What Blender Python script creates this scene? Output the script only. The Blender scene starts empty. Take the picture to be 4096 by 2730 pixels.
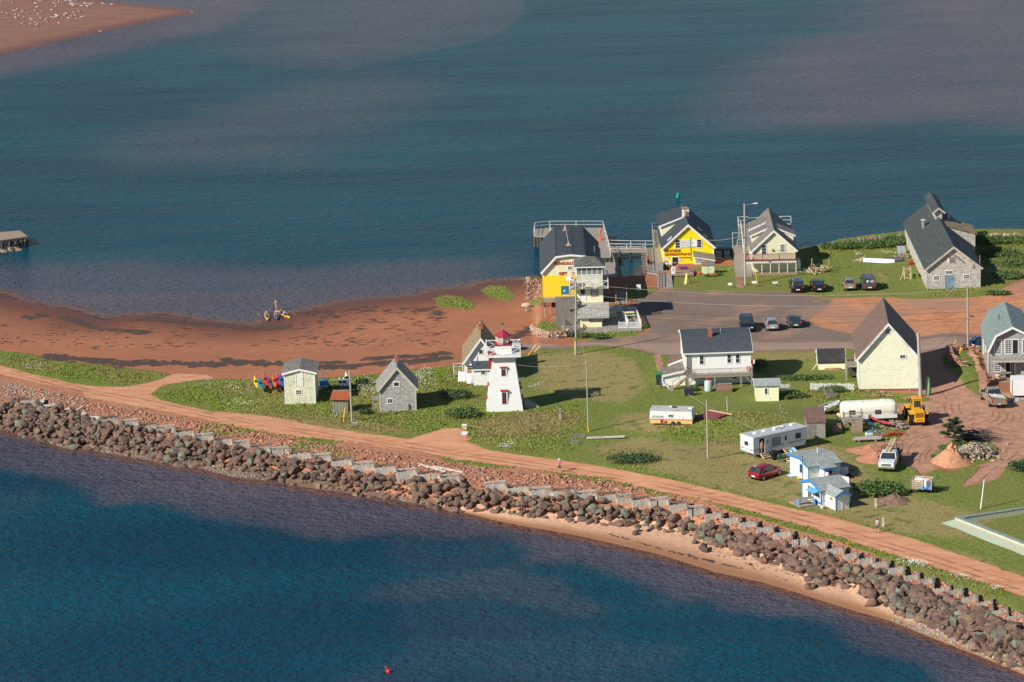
import bpy, bmesh, math, random
import numpy as np
from mathutils import Vector, Matrix
random.seed(7); RNG=np.random.default_rng(7)
SC=bpy.context.scene; COL=SC.collection
R_=math.radians; PI=math.pi
# ---------------------------------------------------------------- camera, world, sun, exposure
F=14400.; PITCH=R_(13.5); ROLL=R_(1.6); CH=116.0        # focal length in photo pixels, tilt, roll, height (m)
fw=np.array([0,math.cos(PITCH),-math.sin(PITCH)]); _r0=np.array([1.,0,0]); _u0=np.cross(_r0,fw)
rt=_r0*math.cos(ROLL)-_u0*math.sin(ROLL); upv=np.cross(rt,fw); CAMP=np.array([0,0,CH])
cd=bpy.data.cameras.new('camera'); cam=bpy.data.objects.new('camera',cd); COL.objects.link(cam); SC.camera=cam
cd.sensor_width=36; cd.lens=F/4096*36; cd.clip_start=5; cd.clip_end=20000
mw=Matrix(((rt[0],upv[0],-fw[0],0),(rt[1],upv[1],-fw[1],0),(rt[2],upv[2],-fw[2],CH),(0,0,0,1))); cam.matrix_world=mw
SC.render.resolution_x=1024; SC.render.resolution_y=682
SUN_EL=R_(34); SUN_AZ=R_(235)
W=bpy.data.worlds.new('World'); SC.world=W; W.use_nodes=True
wn=W.node_tree.nodes; wl=W.node_tree.links
bg=wn['Background']; sky=wn.new('ShaderNodeTexSky'); sky.sky_type='NISHITA'; sky.sun_disc=False
sky.sun_elevation=SUN_EL; sky.sun_rotation=SUN_AZ; sky.air_density=1.0; sky.dust_density=0.15; sky.ozone_density=4.0
bg.inputs[1].default_value=0.068; wl.new(sky.outputs[0],bg.inputs[0])
ld=bpy.data.lights.new('sun','SUN'); ld.energy=5.0; ld.angle=R_(0.5); ld.color=(1,.93,.82)
lo=bpy.data.objects.new('sun',ld); COL.objects.link(lo)
tosun=Vector((math.sin(SUN_AZ)*math.cos(SUN_EL),math.cos(SUN_AZ)*math.cos(SUN_EL),math.sin(SUN_EL)))
lo.rotation_euler=tosun.to_track_quat('Z','Y').to_euler(); lo.location=(-60,300,120)
SC.view_settings.view_transform='Standard'; SC.view_settings.look='None'; SC.view_settings.exposure=0.34; SC.view_settings.gamma=1
SC.render.engine='CYCLES'
# ---------------------------------------------------------------- measuring: photo pixel -> ray -> point of the place
def ray(px,py):
    d=fw*F+rt*(px-2048)-upv*(py-1365); return d/np.linalg.norm(d)
def G(px,py,z=0.):
    d=ray(px,py); return CAMP+d*((z-CH)/d[2])
def D(x,y): return (x*1.7408,y*1.7408)
def zoomc(ox,oy,s): return lambda u,v:(ox+s*u,oy+s*v)
q1=zoomc(2100,760,.4082);q2=zoomc(2550,760,.2975);q3=zoomc(3150,750,.402);q4=zoomc(2550,1150,.3612);q5=zoomc(3300,1150,.3508)
q6=zoomc(2800,1550,.3507);q7=zoomc(3400,1550,.3826);q8=zoomc(1750,1250,.287);k1=zoomc(900,1100,.3954);k3=zoomc(0,850,.4146)
# ---------------------------------------------------------------- numeric helpers
def vn(x,y,s=1.,seed=0):
    x=np.asarray(x,float)*s+seed*17.3; y=np.asarray(y,float)*s-seed*9.1
    xi=np.floor(x).astype(np.int64); yi=np.floor(y).astype(np.int64); fx=x-xi; fy=y-yi
    fx=fx*fx*(3-2*fx); fy=fy*fy*(3-2*fy)
    def h(a,b):
        n=(a*374761393+b*668265263+seed*1442695)&0x7fffffff; n=((n^(n>>13))*1274126177)&0x7fffffff
        return ((n^(n>>16))&0xffff)/65535.
    return (h(xi,yi)*(1-fx)+h(xi+1,yi)*fx)*(1-fy)+(h(xi,yi+1)*(1-fx)+h(xi+1,yi+1)*fx)*fy
def fbm(x,y,s=1.,seed=0,o=4):
    r=0;a=.5
    for i in range(o): r=r+a*vn(x,y,s*2**i,seed+i); a/=2
    return r/(1-.5**o)
def ss(x,a,b): t=np.clip((x-a)/(b-a),0,1); return t*t*(3-2*t)
def sdp(x,y,poly):
    """signed distance to polygon, positive inside"""
    x=np.asarray(x,float);y=np.asarray(y,float); P=np.array(poly)[:,:2]; d=np.full(x.shape,1e9); ins=np.zeros(x.shape,bool)
    for i in range(len(P)):
        a=P[i];b=P[(i+1)%len(P)]; e=b-a; L=max(e@e,1e-9)
        t=np.clip(((x-a[0])*e[0]+(y-a[1])*e[1])/L,0,1)
        d=np.minimum(d,(x-a[0]-t*e[0])**2+(y-a[1]-t*e[1])**2)
        if a[1]!=b[1]:
            c=((a[1]>y)!=(b[1]>y))&(x<(b[0]-a[0])*(y-a[1])/(b[1]-a[1])+a[0]); ins^=c
    return np.where(ins,1,-1)*np.sqrt(d)
def sdl(x,y,pl):
    x=np.asarray(x,float);y=np.asarray(y,float); P=np.array(pl)[:,:2]; d=np.full(x.shape,1e9)
    for i in range(len(P)-1):
        a=P[i];b=P[i+1]; e=b-a; L=max(e@e,1e-9)
        t=np.clip(((x-a[0])*e[0]+(y-a[1])*e[1])/L,0,1)
        d=np.minimum(d,(x-a[0]-t*e[0])**2+(y-a[1]-t*e[1])**2)
    return np.sqrt(d)
# ---------------------------------------------------------------- shape of the land
NW=[(-500,1600),(0,1714),(164,1756),(237,1783),(344,1794),(493,1821),(708,1859),(815,1875),(903,1903),(991,1918),(1118,1921),(1183,1941),(1317,1963),(1431,1975),(1584,2000),(1722,2025),(1868,2052),(1983,2083),(2097,2106),(2289,2140),(2400,2164),(2630,2218),(2859,2290),(3050,2332),(3200,2377),(3401,2441),(3562,2486),(3710,2546),(3843,2598),(3963,2642),(4096,2699),(4600,2900)]
TOE=[(-500,1590),(0,1703),(77,1729),(164,1750),(245,1775),(383,1788),(498,1808),(593,1818),(708,1850),(823,1860),(934,1876),(1125,1918),(1259,1937),(1374,1952),(1470,1975),(1623,1985),(1734,2019),(1830,2033),(1964,2044),(2097,2064),(2212,2071),(2308,2087),(2423,2098),(2553,2107),(2668,2126),(2783,2145),(2878,2185),(2974,2218),(3108,2256),(3185,2290),(3280,2335),(3381,2345),(3449,2383),(3541,2421),(3602,2450),(3710,2502),(3863,2560),(3963,2618),(4096,2670),(4600,2870)]
TW=[(-500,1530),(0,1600),(130,1612),(270,1640),(411,1687),(478,1699),(557,1714),(628,1724),(702,1739),(781,1756),(857,1772),(934,1784),(1003,1801),(1083,1810),(1160,1826),(1248,1837),(1328,1854),(1412,1870),(1500,1881),(1588,1897),(1673,1909),(1765,1920),(1843,1933),(1941,1949),(2029,1962),(2120,1972),(2212,1976),(2304,1987),(2392,1994),(2469,2000),(2530,2011),(2603,2013),(2679,2030),(2750,2047),(2821,2066),(2890,2084),(2959,2101),(3028,2122),(3096,2141),(3169,2170),(3234,2183),(3306,2206),(3377,2227),(3432,2247),(3495,2261),(3554,2283),(3618,2307),(3678,2327),(3734,2353),(3803,2369),(3851,2397),(3911,2413),(3971,2442),(4032,2464),(4100,2495),(4600,2700)]
cv=lambda L,z:np.array([G(a,b,z)[:2] for a,b in L])
cNW=cv(NW,0);cTOE=cv(TOE,.4);cTW=cv(TW,2.5)
fN=lambda x:np.interp(x,cNW[:,0],cNW[:,1]); fO=lambda x:np.interp(x,cTOE[:,0],cTOE[:,1]); fT=lambda x:np.interp(x,cTW[:,0],cTW[:,1])
BAY=[D(*p) for p in [(-300,640),(0,672),(40,690),(100,700),(170,712),(240,735),(300,724),(380,722),(450,734),(540,745),(585,748),(612,738),(650,724),(690,718),(740,705),(800,692),(860,686),(920,683),(960,680),(1000,668),(1060,663),(1082,668),(1078,660),(1110,650),(1150,645),(1190,642),(1235,640),(1320,655),(1400,652),(1415,652),(1480,648),(1500,607),(1650,610),(1700,608),(1760,600),(1840,583),(1880,570),(1950,560),(2060,548),(2230,543),(2353,543),(2800,540)]]
cBAY=[tuple(G(a,b,0)[:2]) for a,b in BAY]+[(900,600),(900,2500),(-900,2500),(-900,560)]
MOUNDS=[(2950,1700,13,5,1.1),(2680,1860,6,6,.5),(2180,1770,7,5,.5),(3060,1730,6,5,.5),(1700,1500,5,10,.4),(3850,1450,3,20,.6)]
MW=[(*G(a,b,2.3)[:2],c,d,e) for a,b,c,d,e in MOUNDS]
def height(x,y,rough=True):
    x=np.asarray(x,float);y=np.asarray(y,float)
    n,o,t=fN(x),fO(x),fT(x); o=np.maximum(o,n+.4); t=np.maximum(t,o+3)
    zn=np.where(y<n,(y-n)*.16,np.where(y<o,(y-n)/(o-n)*.4,np.where(y<t,.4+(y-o)/(t-o)*1.5,np.where(y<t+6,1.9+(y-t)/6*.5,2.4))))
    sb=-sdp(x,y,cBAY); k=ss(x,3,8)
    sl=.046*(1-k)+.5*k; zb=np.where(sb<0,sb*.12,np.minimum(sb*sl,2.5))
    z=np.minimum(zn,zb)
    z=z-.25*ss(y,425,450)*ss(z,1.5,2.2)
    m=0
    for a,b,c,d,e in MW: m=m+e*np.exp(-((x-a)/c)**2-((y-b)/d)**2)
    z=z+m*ss(z,1,2)
    if rough: z=z+(fbm(x,y,.25,3,3)-.5)*.14*ss(z,.2,1.)
    return z
def hit(px,py,dz=0.):
    z=2.2
    for i in range(8):
        p=G(px,py,z+dz); z=.5*z+.5*float(height(p[0],p[1],False))
    return Vector((p[0],p[1],z))
def hitn(L): return [tuple(hit(a,b)[:2]) for a,b in L]
# ---------------------------------------------------------------- object helpers
def link(o): COL.objects.link(o); return o
def tag(o,label,cat,group=None,kind=None):
    if label: o['label']=label
    if cat: o['category']=cat
    if group: o['group']=group
    if kind: o['kind']=kind
    return o
def empty(name,loc,rz=0,label=None,cat=None,group=None):
    o=bpy.data.objects.new(name,None); o.location=loc; o.rotation_euler=(0,0,rz); o.empty_display_size=.2
    return tag(link(o),label,cat,group)
BF=[(0,1,2,3),(7,6,5,4),(0,4,5,1),(1,5,6,2),(2,6,7,3),(3,7,4,0)]; BG=[(0,3,2,1),(4,5,6,7),(0,1,5,4),(1,2,6,5),(2,3,7,6),(3,0,4,7)]
class M:
    def __init__(s): s.v=[];s.f=[];s.mi=[];s.cm=0;s.cuts=[]
    def add(s,vs,fs):
        b=len(s.v); s.cuts.append((b,len(s.f))); s.v+= [tuple(v) for v in vs]; s.f+=[tuple(b+i for i in f) for f in fs]; s.mi+=[s.cm]*len(fs); return s
    def bx(s,x0,x1,y0,y1,z0,z1):
        return s.add([(x0,y0,z0),(x1,y0,z0),(x1,y1,z0),(x0,y1,z0),(x0,y0,z1),(x1,y0,z1),(x1,y1,z1),(x0,y1,z1)],[(0,3,2,1),(4,5,6,7),(0,1,5,4),(1,2,6,5),(2,3,7,6),(3,0,4,7)])
    def beam(s,p,q,w,h=None,up=(0,0,1)):
        p=Vector(p);q=Vector(q);h=h or w; d=q-p
        if d.length<1e-6: return s
        d.normalize(); a=d.cross(Vector(up))
        if a.length<1e-3: a=d.cross(Vector((0,1,0)))
        a.normalize(); b=a.cross(d); a*=w/2; b*=h/2
        vs=[c+i*a+j*b for c in (p,q) for i,j in ((-1,-1),(1,-1),(1,1),(-1,1))]
        return s.add(vs,[(0,1,2,3),(7,6,5,4),(0,4,5,1),(1,5,6,2),(2,6,7,3),(3,7,4,0)])
    def cyl(s,p,q,r0,r1=None,n=8,cap=True):
        p=Vector(p);q=Vector(q);r1=r0 if r1 is None else r1; d=(q-p).normalized(); a=d.orthogonal().normalized(); b=d.cross(a)
        vs=[]
        for c,r in ((p,r0),(q,r1)):
            for i in range(n): t=2*PI*i/n; vs.append(c+a*(r*math.cos(t))+b*(r*math.sin(t)))
        fs=[(i,(i+1)%n,n+(i+1)%n,n+i) for i in range(n)]
        if cap: fs+=[tuple(range(n))[::-1],tuple(range(n,2*n))]
        return s.add(vs,fs)
    def tube(s,pts,r,n=6):
        for a,b in zip(pts[:-1],pts[1:]): s.cyl(a,b,r,r,n)
        return s
    def prism(s,poly,a,b,ax='y'):
        n=len(poly)
        if ax=='y': vs=[(x,a,z) for x,z in poly]+[(x,b,z) for x,z in poly]
        elif ax=='x': vs=[(a,y,z) for y,z in poly]+[(b,y,z) for y,z in poly]
        else: vs=[(x,y,a) for x,y in poly]+[(x,y,b) for x,y in poly]
        return s.add(vs,[tuple(range(n)),tuple(range(n,2*n))[::-1]]+[(i,n+i,n+(i+1)%n,(i+1)%n) for i in range(n)])
    def loft(s,rings,cap=True,closed=True):
        n=len(rings[0]); vs=[v for r in rings for v in r]; fs=[]
        for k in range(len(rings)-1):
            for i in range(n if closed else n-1): fs.append((k*n+i,k*n+(i+1)%n,(k+1)*n+(i+1)%n,(k+1)*n+i))
        if cap: fs+=[tuple(range(n))[::-1],tuple(range((len(rings)-1)*n,len(rings)*n))]
        return s.add(vs,fs)
    def lathe(s,prof,n=12,c=(0,0,0)):
        return s.loft([[(c[0]+r*math.cos(2*PI*i/n),c[1]+r*math.sin(2*PI*i/n),c[2]+z) for i in range(n)] for r,z in prof])
    def ell(s,c,rx,ry,rz,n=10,m=6):
        pr=[]
        for k in range(m+1):
            t=-PI/2+PI*k/m; ct=max(math.cos(t),.02)
            pr.append([(c[0]+rx*ct*math.cos(2*PI*i/n),c[1]+ry*ct*math.sin(2*PI*i/n),c[2]+rz*math.sin(t)) for i in range(n)])
        return s.loft(pr)
    def quad(s,a,b,c,d): return s.add([a,b,c,d],[(0,1,2,3)])
    def xf(s,mat,i0=0):
        for i in range(i0,len(s.v)): s.v[i]=tuple(mat@Vector(s.v[i]))
        return s
    def make(s,name,mat,parent=None,smooth=False,bevel=0,loc=None,rz=None,label=None):
        me=bpy.data.meshes.new(name); me.from_pydata(s.v,[],s.f)
        for mm in (mat if isinstance(mat,(list,tuple)) else [mat]): me.materials.append(mm)
        if any(s.mi): me.polygons.foreach_set('material_index',s.mi)
        bm=bmesh.new(); bm.from_mesh(me); bmesh.ops.recalc_face_normals(bm,faces=bm.faces)
        if bevel: bmesh.ops.bevel(bm,geom=bm.edges,offset=bevel,segments=1,affect='EDGES',clamp_overlap=True)
        bm.to_mesh(me); bm.free()
        if smooth:
            me.polygons.foreach_set('use_smooth',[True]*len(me.polygons))
            try: me.set_sharp_from_angle(angle=R_(42))
            except Exception: pass
        o=link(bpy.data.objects.new(name,me))
        if parent: o.parent=parent
        if loc is not None: o.location=loc
        if rz is not None: o.rotation_euler=(0,0,rz)
        if label: o['label']=label
        return o
def each(m,name,mat,parent,per=1,**k):
    """every primitive of the builder becomes an object of its own; returns the first"""
    c=m.cuts[::per]+[(len(m.v),len(m.f))]; out=[]
    for (a,fa),(b,fb) in zip(c[:-1],c[1:]):
        q=M(); q.v=m.v[a:b]; q.f=[tuple(i-a for i in f) for f in m.f[fa:fb]]; q.mi=m.mi[fa:fb]; out.append(q.make(name,mat,parent,**k))
    return out[0] if out else None
M.each=each
def copy_tree(o,parent=None):
    c=o.copy(); COL.objects.link(c); c.parent=parent
    for ch in list(o.children): copy_tree(ch,c)
    return c
# ---------------------------------------------------------------- materials
_mc={}
def nodes(name):
    m=bpy.data.materials.new(name); m.use_nodes=True; nt=m.node_tree; return m,nt,nt.nodes,nt.links,nt.nodes['Principled BSDF']
class N:
    def __init__(s,nt): s.nt=nt;s.n=nt.nodes;s.l=nt.links
    def put(s,inp,v):
        if isinstance(v,bpy.types.NodeSocket): s.l.new(v,inp)
        elif v is not None:
            if isinstance(v,tuple) and len(v)==3 and inp.type=='RGBA': v=(*v,1)
            inp.default_value=v
    def math(s,op,a,b=None,c=None,cl=False):
        n=s.n.new('ShaderNodeMath'); n.operation=op; n.use_clamp=cl
        for i,v in enumerate((a,b,c)):
            if v is not None: s.put(n.inputs[i],v)
        return n.outputs[0]
    def noise(s,vec,sc,det=3,rough=.5,dist=0.):
        n=s.n.new('ShaderNodeTexNoise'); s.put(n.inputs['Vector'],vec); n.inputs['Scale'].default_value=sc; n.inputs['Detail'].default_value=det; n.inputs['Roughness'].default_value=rough; n.inputs['Distortion'].default_value=dist
        return n.outputs['Fac']
    def voro(s,vec,sc,out='Distance',feat='F1'):
        n=s.n.new('ShaderNodeTexVoronoi'); n.feature=feat; s.put(n.inputs['Vector'],vec); n.inputs['Scale'].default_value=sc; return n.outputs[out]
    def mapv(s,vec,sc=(1,1,1),rot=(0,0,0)):
        n=s.n.new('ShaderNodeMapping'); s.put(n.inputs[0],vec); n.inputs['Scale'].default_value=sc; n.inputs['Rotation'].default_value=rot; return n.outputs[0]
    def mix(s,f,a,b,mode='MIX'):
        n=s.n.new('ShaderNodeMix'); n.data_type='RGBA'; n.blend_type=mode; s.put(n.inputs[0],f); s.put(n.inputs[6],a); s.put(n.inputs[7],b); return n.outputs[2]
    def ramp(s,v,a,b,lo=0.,hi=1.):
        n=s.n.new('ShaderNodeMapRange'); n.interpolation_type='SMOOTHSTEP'; s.put(n.inputs[0],v)
        for i,x in zip((1,2,3,4),(a,b,lo,hi)): n.inputs[i].default_value=x
        return n.outputs[0]
    def attr(s,name):
        n=s.n.new('ShaderNodeAttribute'); n.attribute_name=name; return n.outputs['Fac']
    def co(s,kind='Object'): return s.n.new('ShaderNodeTexCoord').outputs[kind]
    def pos(s): return s.n.new('ShaderNodeNewGeometry').outputs['Position']
    def bump(s,h,st=.5,d=.05,nrm=None):
        n=s.n.new('ShaderNodeBump'); n.inputs['Strength'].default_value=st; n.inputs['Distance'].default_value=d; s.put(n.inputs['Height'],h)
        if nrm: s.put(n.inputs['Normal'],nrm)
        return n.outputs[0]
    def sep(s,v):
        n=s.n.new('ShaderNodeSeparateXYZ'); s.put(n.inputs[0],v); return n.outputs
    def comb(s,x,y,z):
        n=s.n.new('ShaderNodeCombineXYZ')
        for i,v in enumerate((x,y,z)): s.put(n.inputs[i],v)
        return n.outputs[0]
def mul(c,k): return tuple(min(1,max(0,x*k)) for x in c)
def mat(name,col,kind='plain',rough=.7,wear=.25,wc=None,sc=1.,metal=0.,rows=.2,ax='xy'):
    """procedural paint / wood / shingle / metal; wear = share of the surface carrying the second colour"""
    if name in _mc: return _mc[name]
    m,nt,ns,ls,b=nodes(name); n=N(nt); co=n.co(); wc=wc or mul(col,.6)
    x,y,z=n.sep(co)[0:3]
    big=n.noise(co,.9*sc,4,.6); fine=n.noise(co,9*sc,3,.6)
    c=n.mix(n.ramp(fine,.3,.7),mul(col,.9),mul(col,1.07))
    if kind=='plain': h=fine
    if kind=='clap':      # clapboards or shingle courses running level, worn in blotches
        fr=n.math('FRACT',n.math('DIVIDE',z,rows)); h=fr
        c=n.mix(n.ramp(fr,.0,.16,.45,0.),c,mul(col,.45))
        xy=n.math('ADD',x,y); wv=n.noise(n.comb(n.math('MULTIPLY',xy,2.2),n.math('MULTIPLY',z,5.),0.),1.6*sc,4,.7)
        c=n.mix(n.ramp(n.math('ADD',wv,n.math('MULTIPLY',big,.35)),.86-wear*.45,.96-wear*.45),c,wc)
    if kind in('shingle','roof'):
        u=n.math('ADD',x,y) if ax=='xy' else (y if ax=='y' else x)
        w2=z if kind=='shingle' else n.math('ADD',n.math('MULTIPLY',z,1.25),n.math('MULTIPLY',y if ax=='x' else 0.,.4))
        t=ns.new('ShaderNodeTexBrick'); n.put(t.inputs['Vector'],n.comb(u,w2,0.)); t.inputs['Scale'].default_value=1.; t.inputs['Brick Width'].default_value=.28*sc; t.inputs['Row Height'].default_value=rows
        t.inputs['Mortar Size'].default_value=.012; t.inputs['Color1'].default_value=(*mul(col,.72),1); t.inputs['Color2'].default_value=(*mul(col,1.25),1); t.inputs['Mortar'].default_value=(*mul(col,.45),1); t.offset=.5
        c=n.mix(.75,c,t.outputs['Color']); h=t.outputs['Fac']
        st=n.noise(n.comb(n.math('MULTIPLY',u,1.3),n.math('MULTIPLY',w2,2.2),0.),1.3,4,.7)
        c=n.mix(n.ramp(st,.62-wear*.3,.78-wear*.3,0.,.8),c,wc)
    if kind=='wood':      # boards: streaks along the local longest run
        st=n.noise(n.mapv(co,(7,7,1.2) if ax=='z' else ((1.,9,9) if ax=='x' else (9,1.,9))),1.6,4,.65); h=st
        c=n.mix(n.ramp(st,.35,.7),mul(col,.62),mul(col,1.2)); c=n.mix(n.ramp(big,.45,.75,0.,wear),c,wc)
        pk=x if ax in('z','y') else y
        g=n.math('FRACT',n.math('DIVIDE',pk,.15)); c=n.mix(n.ramp(g,0.,.14,.55,0.),c,mul(col,.35))
    if kind=='metal':
        h=fine; c=n.mix(n.ramp(big,.62-wear*.4,.72-wear*.4),c,wc)
    if kind=='plain': c=n.mix(n.ramp(big,.66-wear*.3,.8-wear*.3,0.,.7),c,wc)
    if kind=='leaf':
        h=fine; r=ns.new('ShaderNodeNewGeometry').outputs['Random Per Island']; c=n.mix(r,mul(col,.55),mul(col,1.5))
        c=n.mix(n.ramp(big,.4,.7,0.,.6),c,wc)
    n.put(b.inputs['Base Color'],c); b.inputs['Roughness'].default_value=rough; b.inputs['Metallic'].default_value=metal
    n.put(b.inputs['Normal'],n.bump(h,.35,.03)); _mc[name]=m; return m
def glass(name='dark window glass',col=(.03,.04,.05)):
    if name in _mc: return _mc[name]
    m,nt,ns,ls,b=nodes(name); n=N(nt); f=n.noise(n.co(),.8,2)
    n.put(b.inputs['Base Color'],n.mix(f,mul(col,.5),mul(col,1.6))); b.inputs['Roughness'].default_value=.08; b.inputs['IOR'].default_value=1.5; _mc[name]=m; return m
def carpaint(name,col,metal=.2):
    if name in _mc: return _mc[name]
    m,nt,ns,ls,b=nodes(name); n=N(nt); f=n.noise(n.co(),2.,3)
    n.put(b.inputs['Base Color'],n.mix(n.ramp(f,.5,.8,0.,.35),col,mul(col,.75))); b.inputs['Roughness'].default_value=.28; b.inputs['Metallic'].default_value=metal; b.inputs['Coat Weight'].default_value=.5; _mc[name]=m; return m
# ================================================================ the setting: ground, tracks, lots, beach, water
GRASSR=hitn([(-500,1370)]+[k3(*p) for p in [(0,1330),(300,1370),(600,1440),(1000,1470),(1300,1510),(1600,1550),(1650,1565)]]+[(612,1527),(498,1548),(383,1546),(287,1534),(191,1511),(96,1488),(0,1461),(-500,1380)])
GRASSM=hitn([(597,1578),(651,1542),(804,1519),(900,1515),(995,1521),(1130,1520),(1264,1517),(1410,1505),(1513,1495),(1631,1480),(1750,1471),(1845,1457),(1950,1440),(2066,1422),(2180,1399),(2250,1395),(2402,1384),(2472,1387),(2550,1399),(2597,1414),(2626,1423),(2660,1421),(2800,1425),(3005,1406),(3272,1403),(3381,1399),(3420,1400),(3440,1560),(3672,1580),(3731,1602),(3640,1612),(3492,1615),(3460,1640),(3620,1660),(3630,1711),(3599,1749),(3572,1768),(3480,1770),(3434,1795),(3430,1815),(3461,1841),(3519,1850),(3614,1856),(3668,1887),(3691,1903),(3744,1877),(3800,1885),(3859,1879),(3930,1860),(3874,1913),(3840,1948),(3882,1944),(3993,1917),(4020,1875),(4096,1830),(4600,1700),(4600,2480),(4096,2309),(3963,2261),(3803,2208),(3642,2152),(3541,2128),(3441,2100),(3300,2057),(3242,2049),(3089,2015),(2936,1977),(2744,1934),(2572,1900),(2500,1884),(2346,1857),(2212,1838),(2059,1819),(1944,1800),(1868,1769),(1885,1745),(1845,1713),(1772,1711),(1700,1738),(1634,1757),(1451,1734),(1297,1711),(1183,1688),(1068,1665),(915,1650),(853,1647),(765,1630),(651,1603)])
ISL=hitn([q7(*p) for p in [(830,740),(870,700),(940,640),(1080,560),(1200,520),(1400,560),(1500,600),(1560,650),(1500,770),(1450,780),(1200,860),(900,800)]])
STRIP=hitn([(3765,1430),(3800,1400),(3826,1410),(3880,1400),(3915,1420),(3930,1500),(3935,1575),(3905,1580),(3860,1545),(3830,1500),(3790,1480)])
GRASSN=hitn([(2694,1157),(2640,1120),(2700,1085),(2860,1066),(2950,1062),(3190,1060),(3195,1010),(3270,985),(3400,965),(3590,950),(3760,945),(3900,945),(4096,948),(4600,950),(4600,1100),(4150,1080),(4096,1122),(4055,1126),(4014,1150),(3958,1184),(3874,1190),(3673,1196),(3512,1188),(3311,1194),(3164,1168),(2900,1165)])
GRASSI=hitn([(2508,1205),(2485,1190),(2520,1160),(2627,1146),(2640,1152),(2600,1175),(2560,1195)])
LUSH1=hitn([(2035,1090),(2050,1078),(2110,1070),(2165,1072),(2168,1115),(2060,1120)]);LUSH2=hitn([(1735,1195),(1790,1180),(1860,1190),(1900,1215),(1885,1240),(1760,1225)]);LUSH3=hitn([(1925,1160),(1960,1142),(2030,1145),(2055,1180),(2040,1205),(1960,1190)]);LUSH4=hitn([(2110,1190),(2165,1180),(2170,1225),(2130,1220)])
PLANT=hitn([(2150,1300),(2165,1285),(2250,1288),(2250,1320),(2160,1325)]); BEDF=hitn([(2270,1330),(2300,1315),(2450,1320),(2560,1310),(2590,1290),(2600,1310),(2540,1345),(2300,1362)])
ROAD=hitn([(-500,1380),(0,1461),(96,1488),(191,1511),(287,1534),(383,1546),(498,1548),(612,1527),(700,1495),(830,1500),(860,1519),(804,1519),(651,1542),(597,1580),(651,1603),(765,1630),(853,1647),(915,1650),(1068,1665),(1183,1688),(1297,1711),(1451,1734),(1634,1757),(1700,1738),(1772,1711),(1845,1711),(1880,1745),(1868,1769),(1944,1800),(2059,1819),(2212,1838),(2346,1857),(2500,1884),(2744,1934),(2936,1977),(3089,2015),(3242,2049),(3441,2100),(3541,2128),(3642,2152),(3803,2208),(3963,2261),(4096,2309),(4600,2480),(4600,2560),(4096,2385),(3883,2317),(3722,2265),(3562,2217),(3401,2164),(3240,2108),(3165,2091),(2974,2038),(2783,1992),(2591,1954),(2400,1911),(2270,1895),(2097,1872),(1944,1853),(1810,1838),(1715,1811),(1600,1800),(1527,1791),(1374,1765),(1202,1749),(953,1711),(800,1673),(631,1641),(467,1611),(340,1590),(329,1561),(268,1553),(115,1523),(0,1496),(-500,1410)])
ASPH=hitn([(2080,1400),(2085,1370),(2180,1375),(2270,1385),(2420,1345),(2560,1345),(2610,1320),(2580,1290),(2560,1240),(2520,1215),(2600,1175),(2694,1157),(2900,1165),(3164,1170),(3272,1190),(3330,1200),(3300,1240),(3230,1280),(3280,1310),(3420,1340),(3700,1345),(4096,1330),(4600,1320),(4600,1390),(4096,1390),(3800,1400),(3686,1408),(3381,1399),(3272,1403),(3005,1406),(2800,1425),(2640,1421),(2597,1414),(2550,1399),(2472,1387),(2402,1384),(2250,1395),(2130,1412)])
DRIVE=hitn([(3300,1195),(3512,1188),(3673,1196),(3874,1190),(3958,1184),(4014,1150),(4096,1124),(4600,1090),(4600,1322),(4096,1332),(3700,1347),(3420,1342),(3280,1312),(3230,1280),(3290,1240)])
YARD=hitn([(3686,1408),(3780,1397),(3800,1400),(3765,1430),(3790,1480),(3830,1500),(3860,1545),(3905,1580),(3935,1575),(4600,1500),(4600,1700),(4096,1830),(4020,1875),(3993,1917),(3882,1944),(3840,1948),(3874,1913),(3930,1860),(3955,1840),(3993,1800),(3870,1760),(3780,1790),(3725,1820),(3730,1850),(3744,1877),(3691,1903),(3668,1887),(3614,1856),(3519,1850),(3461,1841),(3430,1815),(3434,1795),(3480,1770),(3572,1768),(3599,1749),(3630,1711),(3620,1660),(3460,1640),(3492,1612),(3731,1602),(3672,1580)])
UPDIRT=hitn([(4025,1010),(4096,1000),(4600,990),(4600,1090),(4150,1080),(4060,1040)])
DRY=[hitn(L) for L in ([(2820,1760),(3150,1750),(3400,1790),(3500,1900),(3600,1960),(4000,2080),(3880,2160),(3600,2140),(3350,2070),(3180,2020),(2900,1970),(2600,1890),(2420,1840),(2350,1790),(2560,1740),(2800,1780)],[(2100,1420),(2400,1400),(2560,1440),(2600,1560),(2500,1620),(2300,1600),(2140,1560)],[(1850,1690),(2100,1640),(2350,1650),(2330,1700),(2100,1760),(1900,1740)],[(2950,1400),(3350,1405),(3300,1440),(3000,1450)],[(3500,2130),(3950,2230),(4096,2300),(4096,2330),(3900,2260),(3500,2150)],[(2450,1660),(2640,1640),(2800,1700),(2600,1740),(2450,1730)],[(1000,1720),(1500,1740),(1700,1740),(1600,1700),(1200,1660),(900,1640)],[(3300,1185),(3900,1180),(3500,1170),(3300,1170)],[(3470,1085),(3540,1080),(3580,1120),(3520,1135)])]
xs=np.arange(-112,150,.42); ys=np.arange(325,600,.55)
X,Y=np.meshgrid(xs,ys); Z=height(X,Y)
sN=(Y-fN(X))*.77; sB=-sdp(X,Y,cBAY); sT=(Y-fT(X))*.8
sGr=np.maximum.reduce([sdp(X,Y,p) for p in (GRASSR,GRASSM,GRASSN,GRASSI,ISL,STRIP,LUSH1,LUSH2,LUSH3,LUSH4,PLANT,BEDF)])
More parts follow.
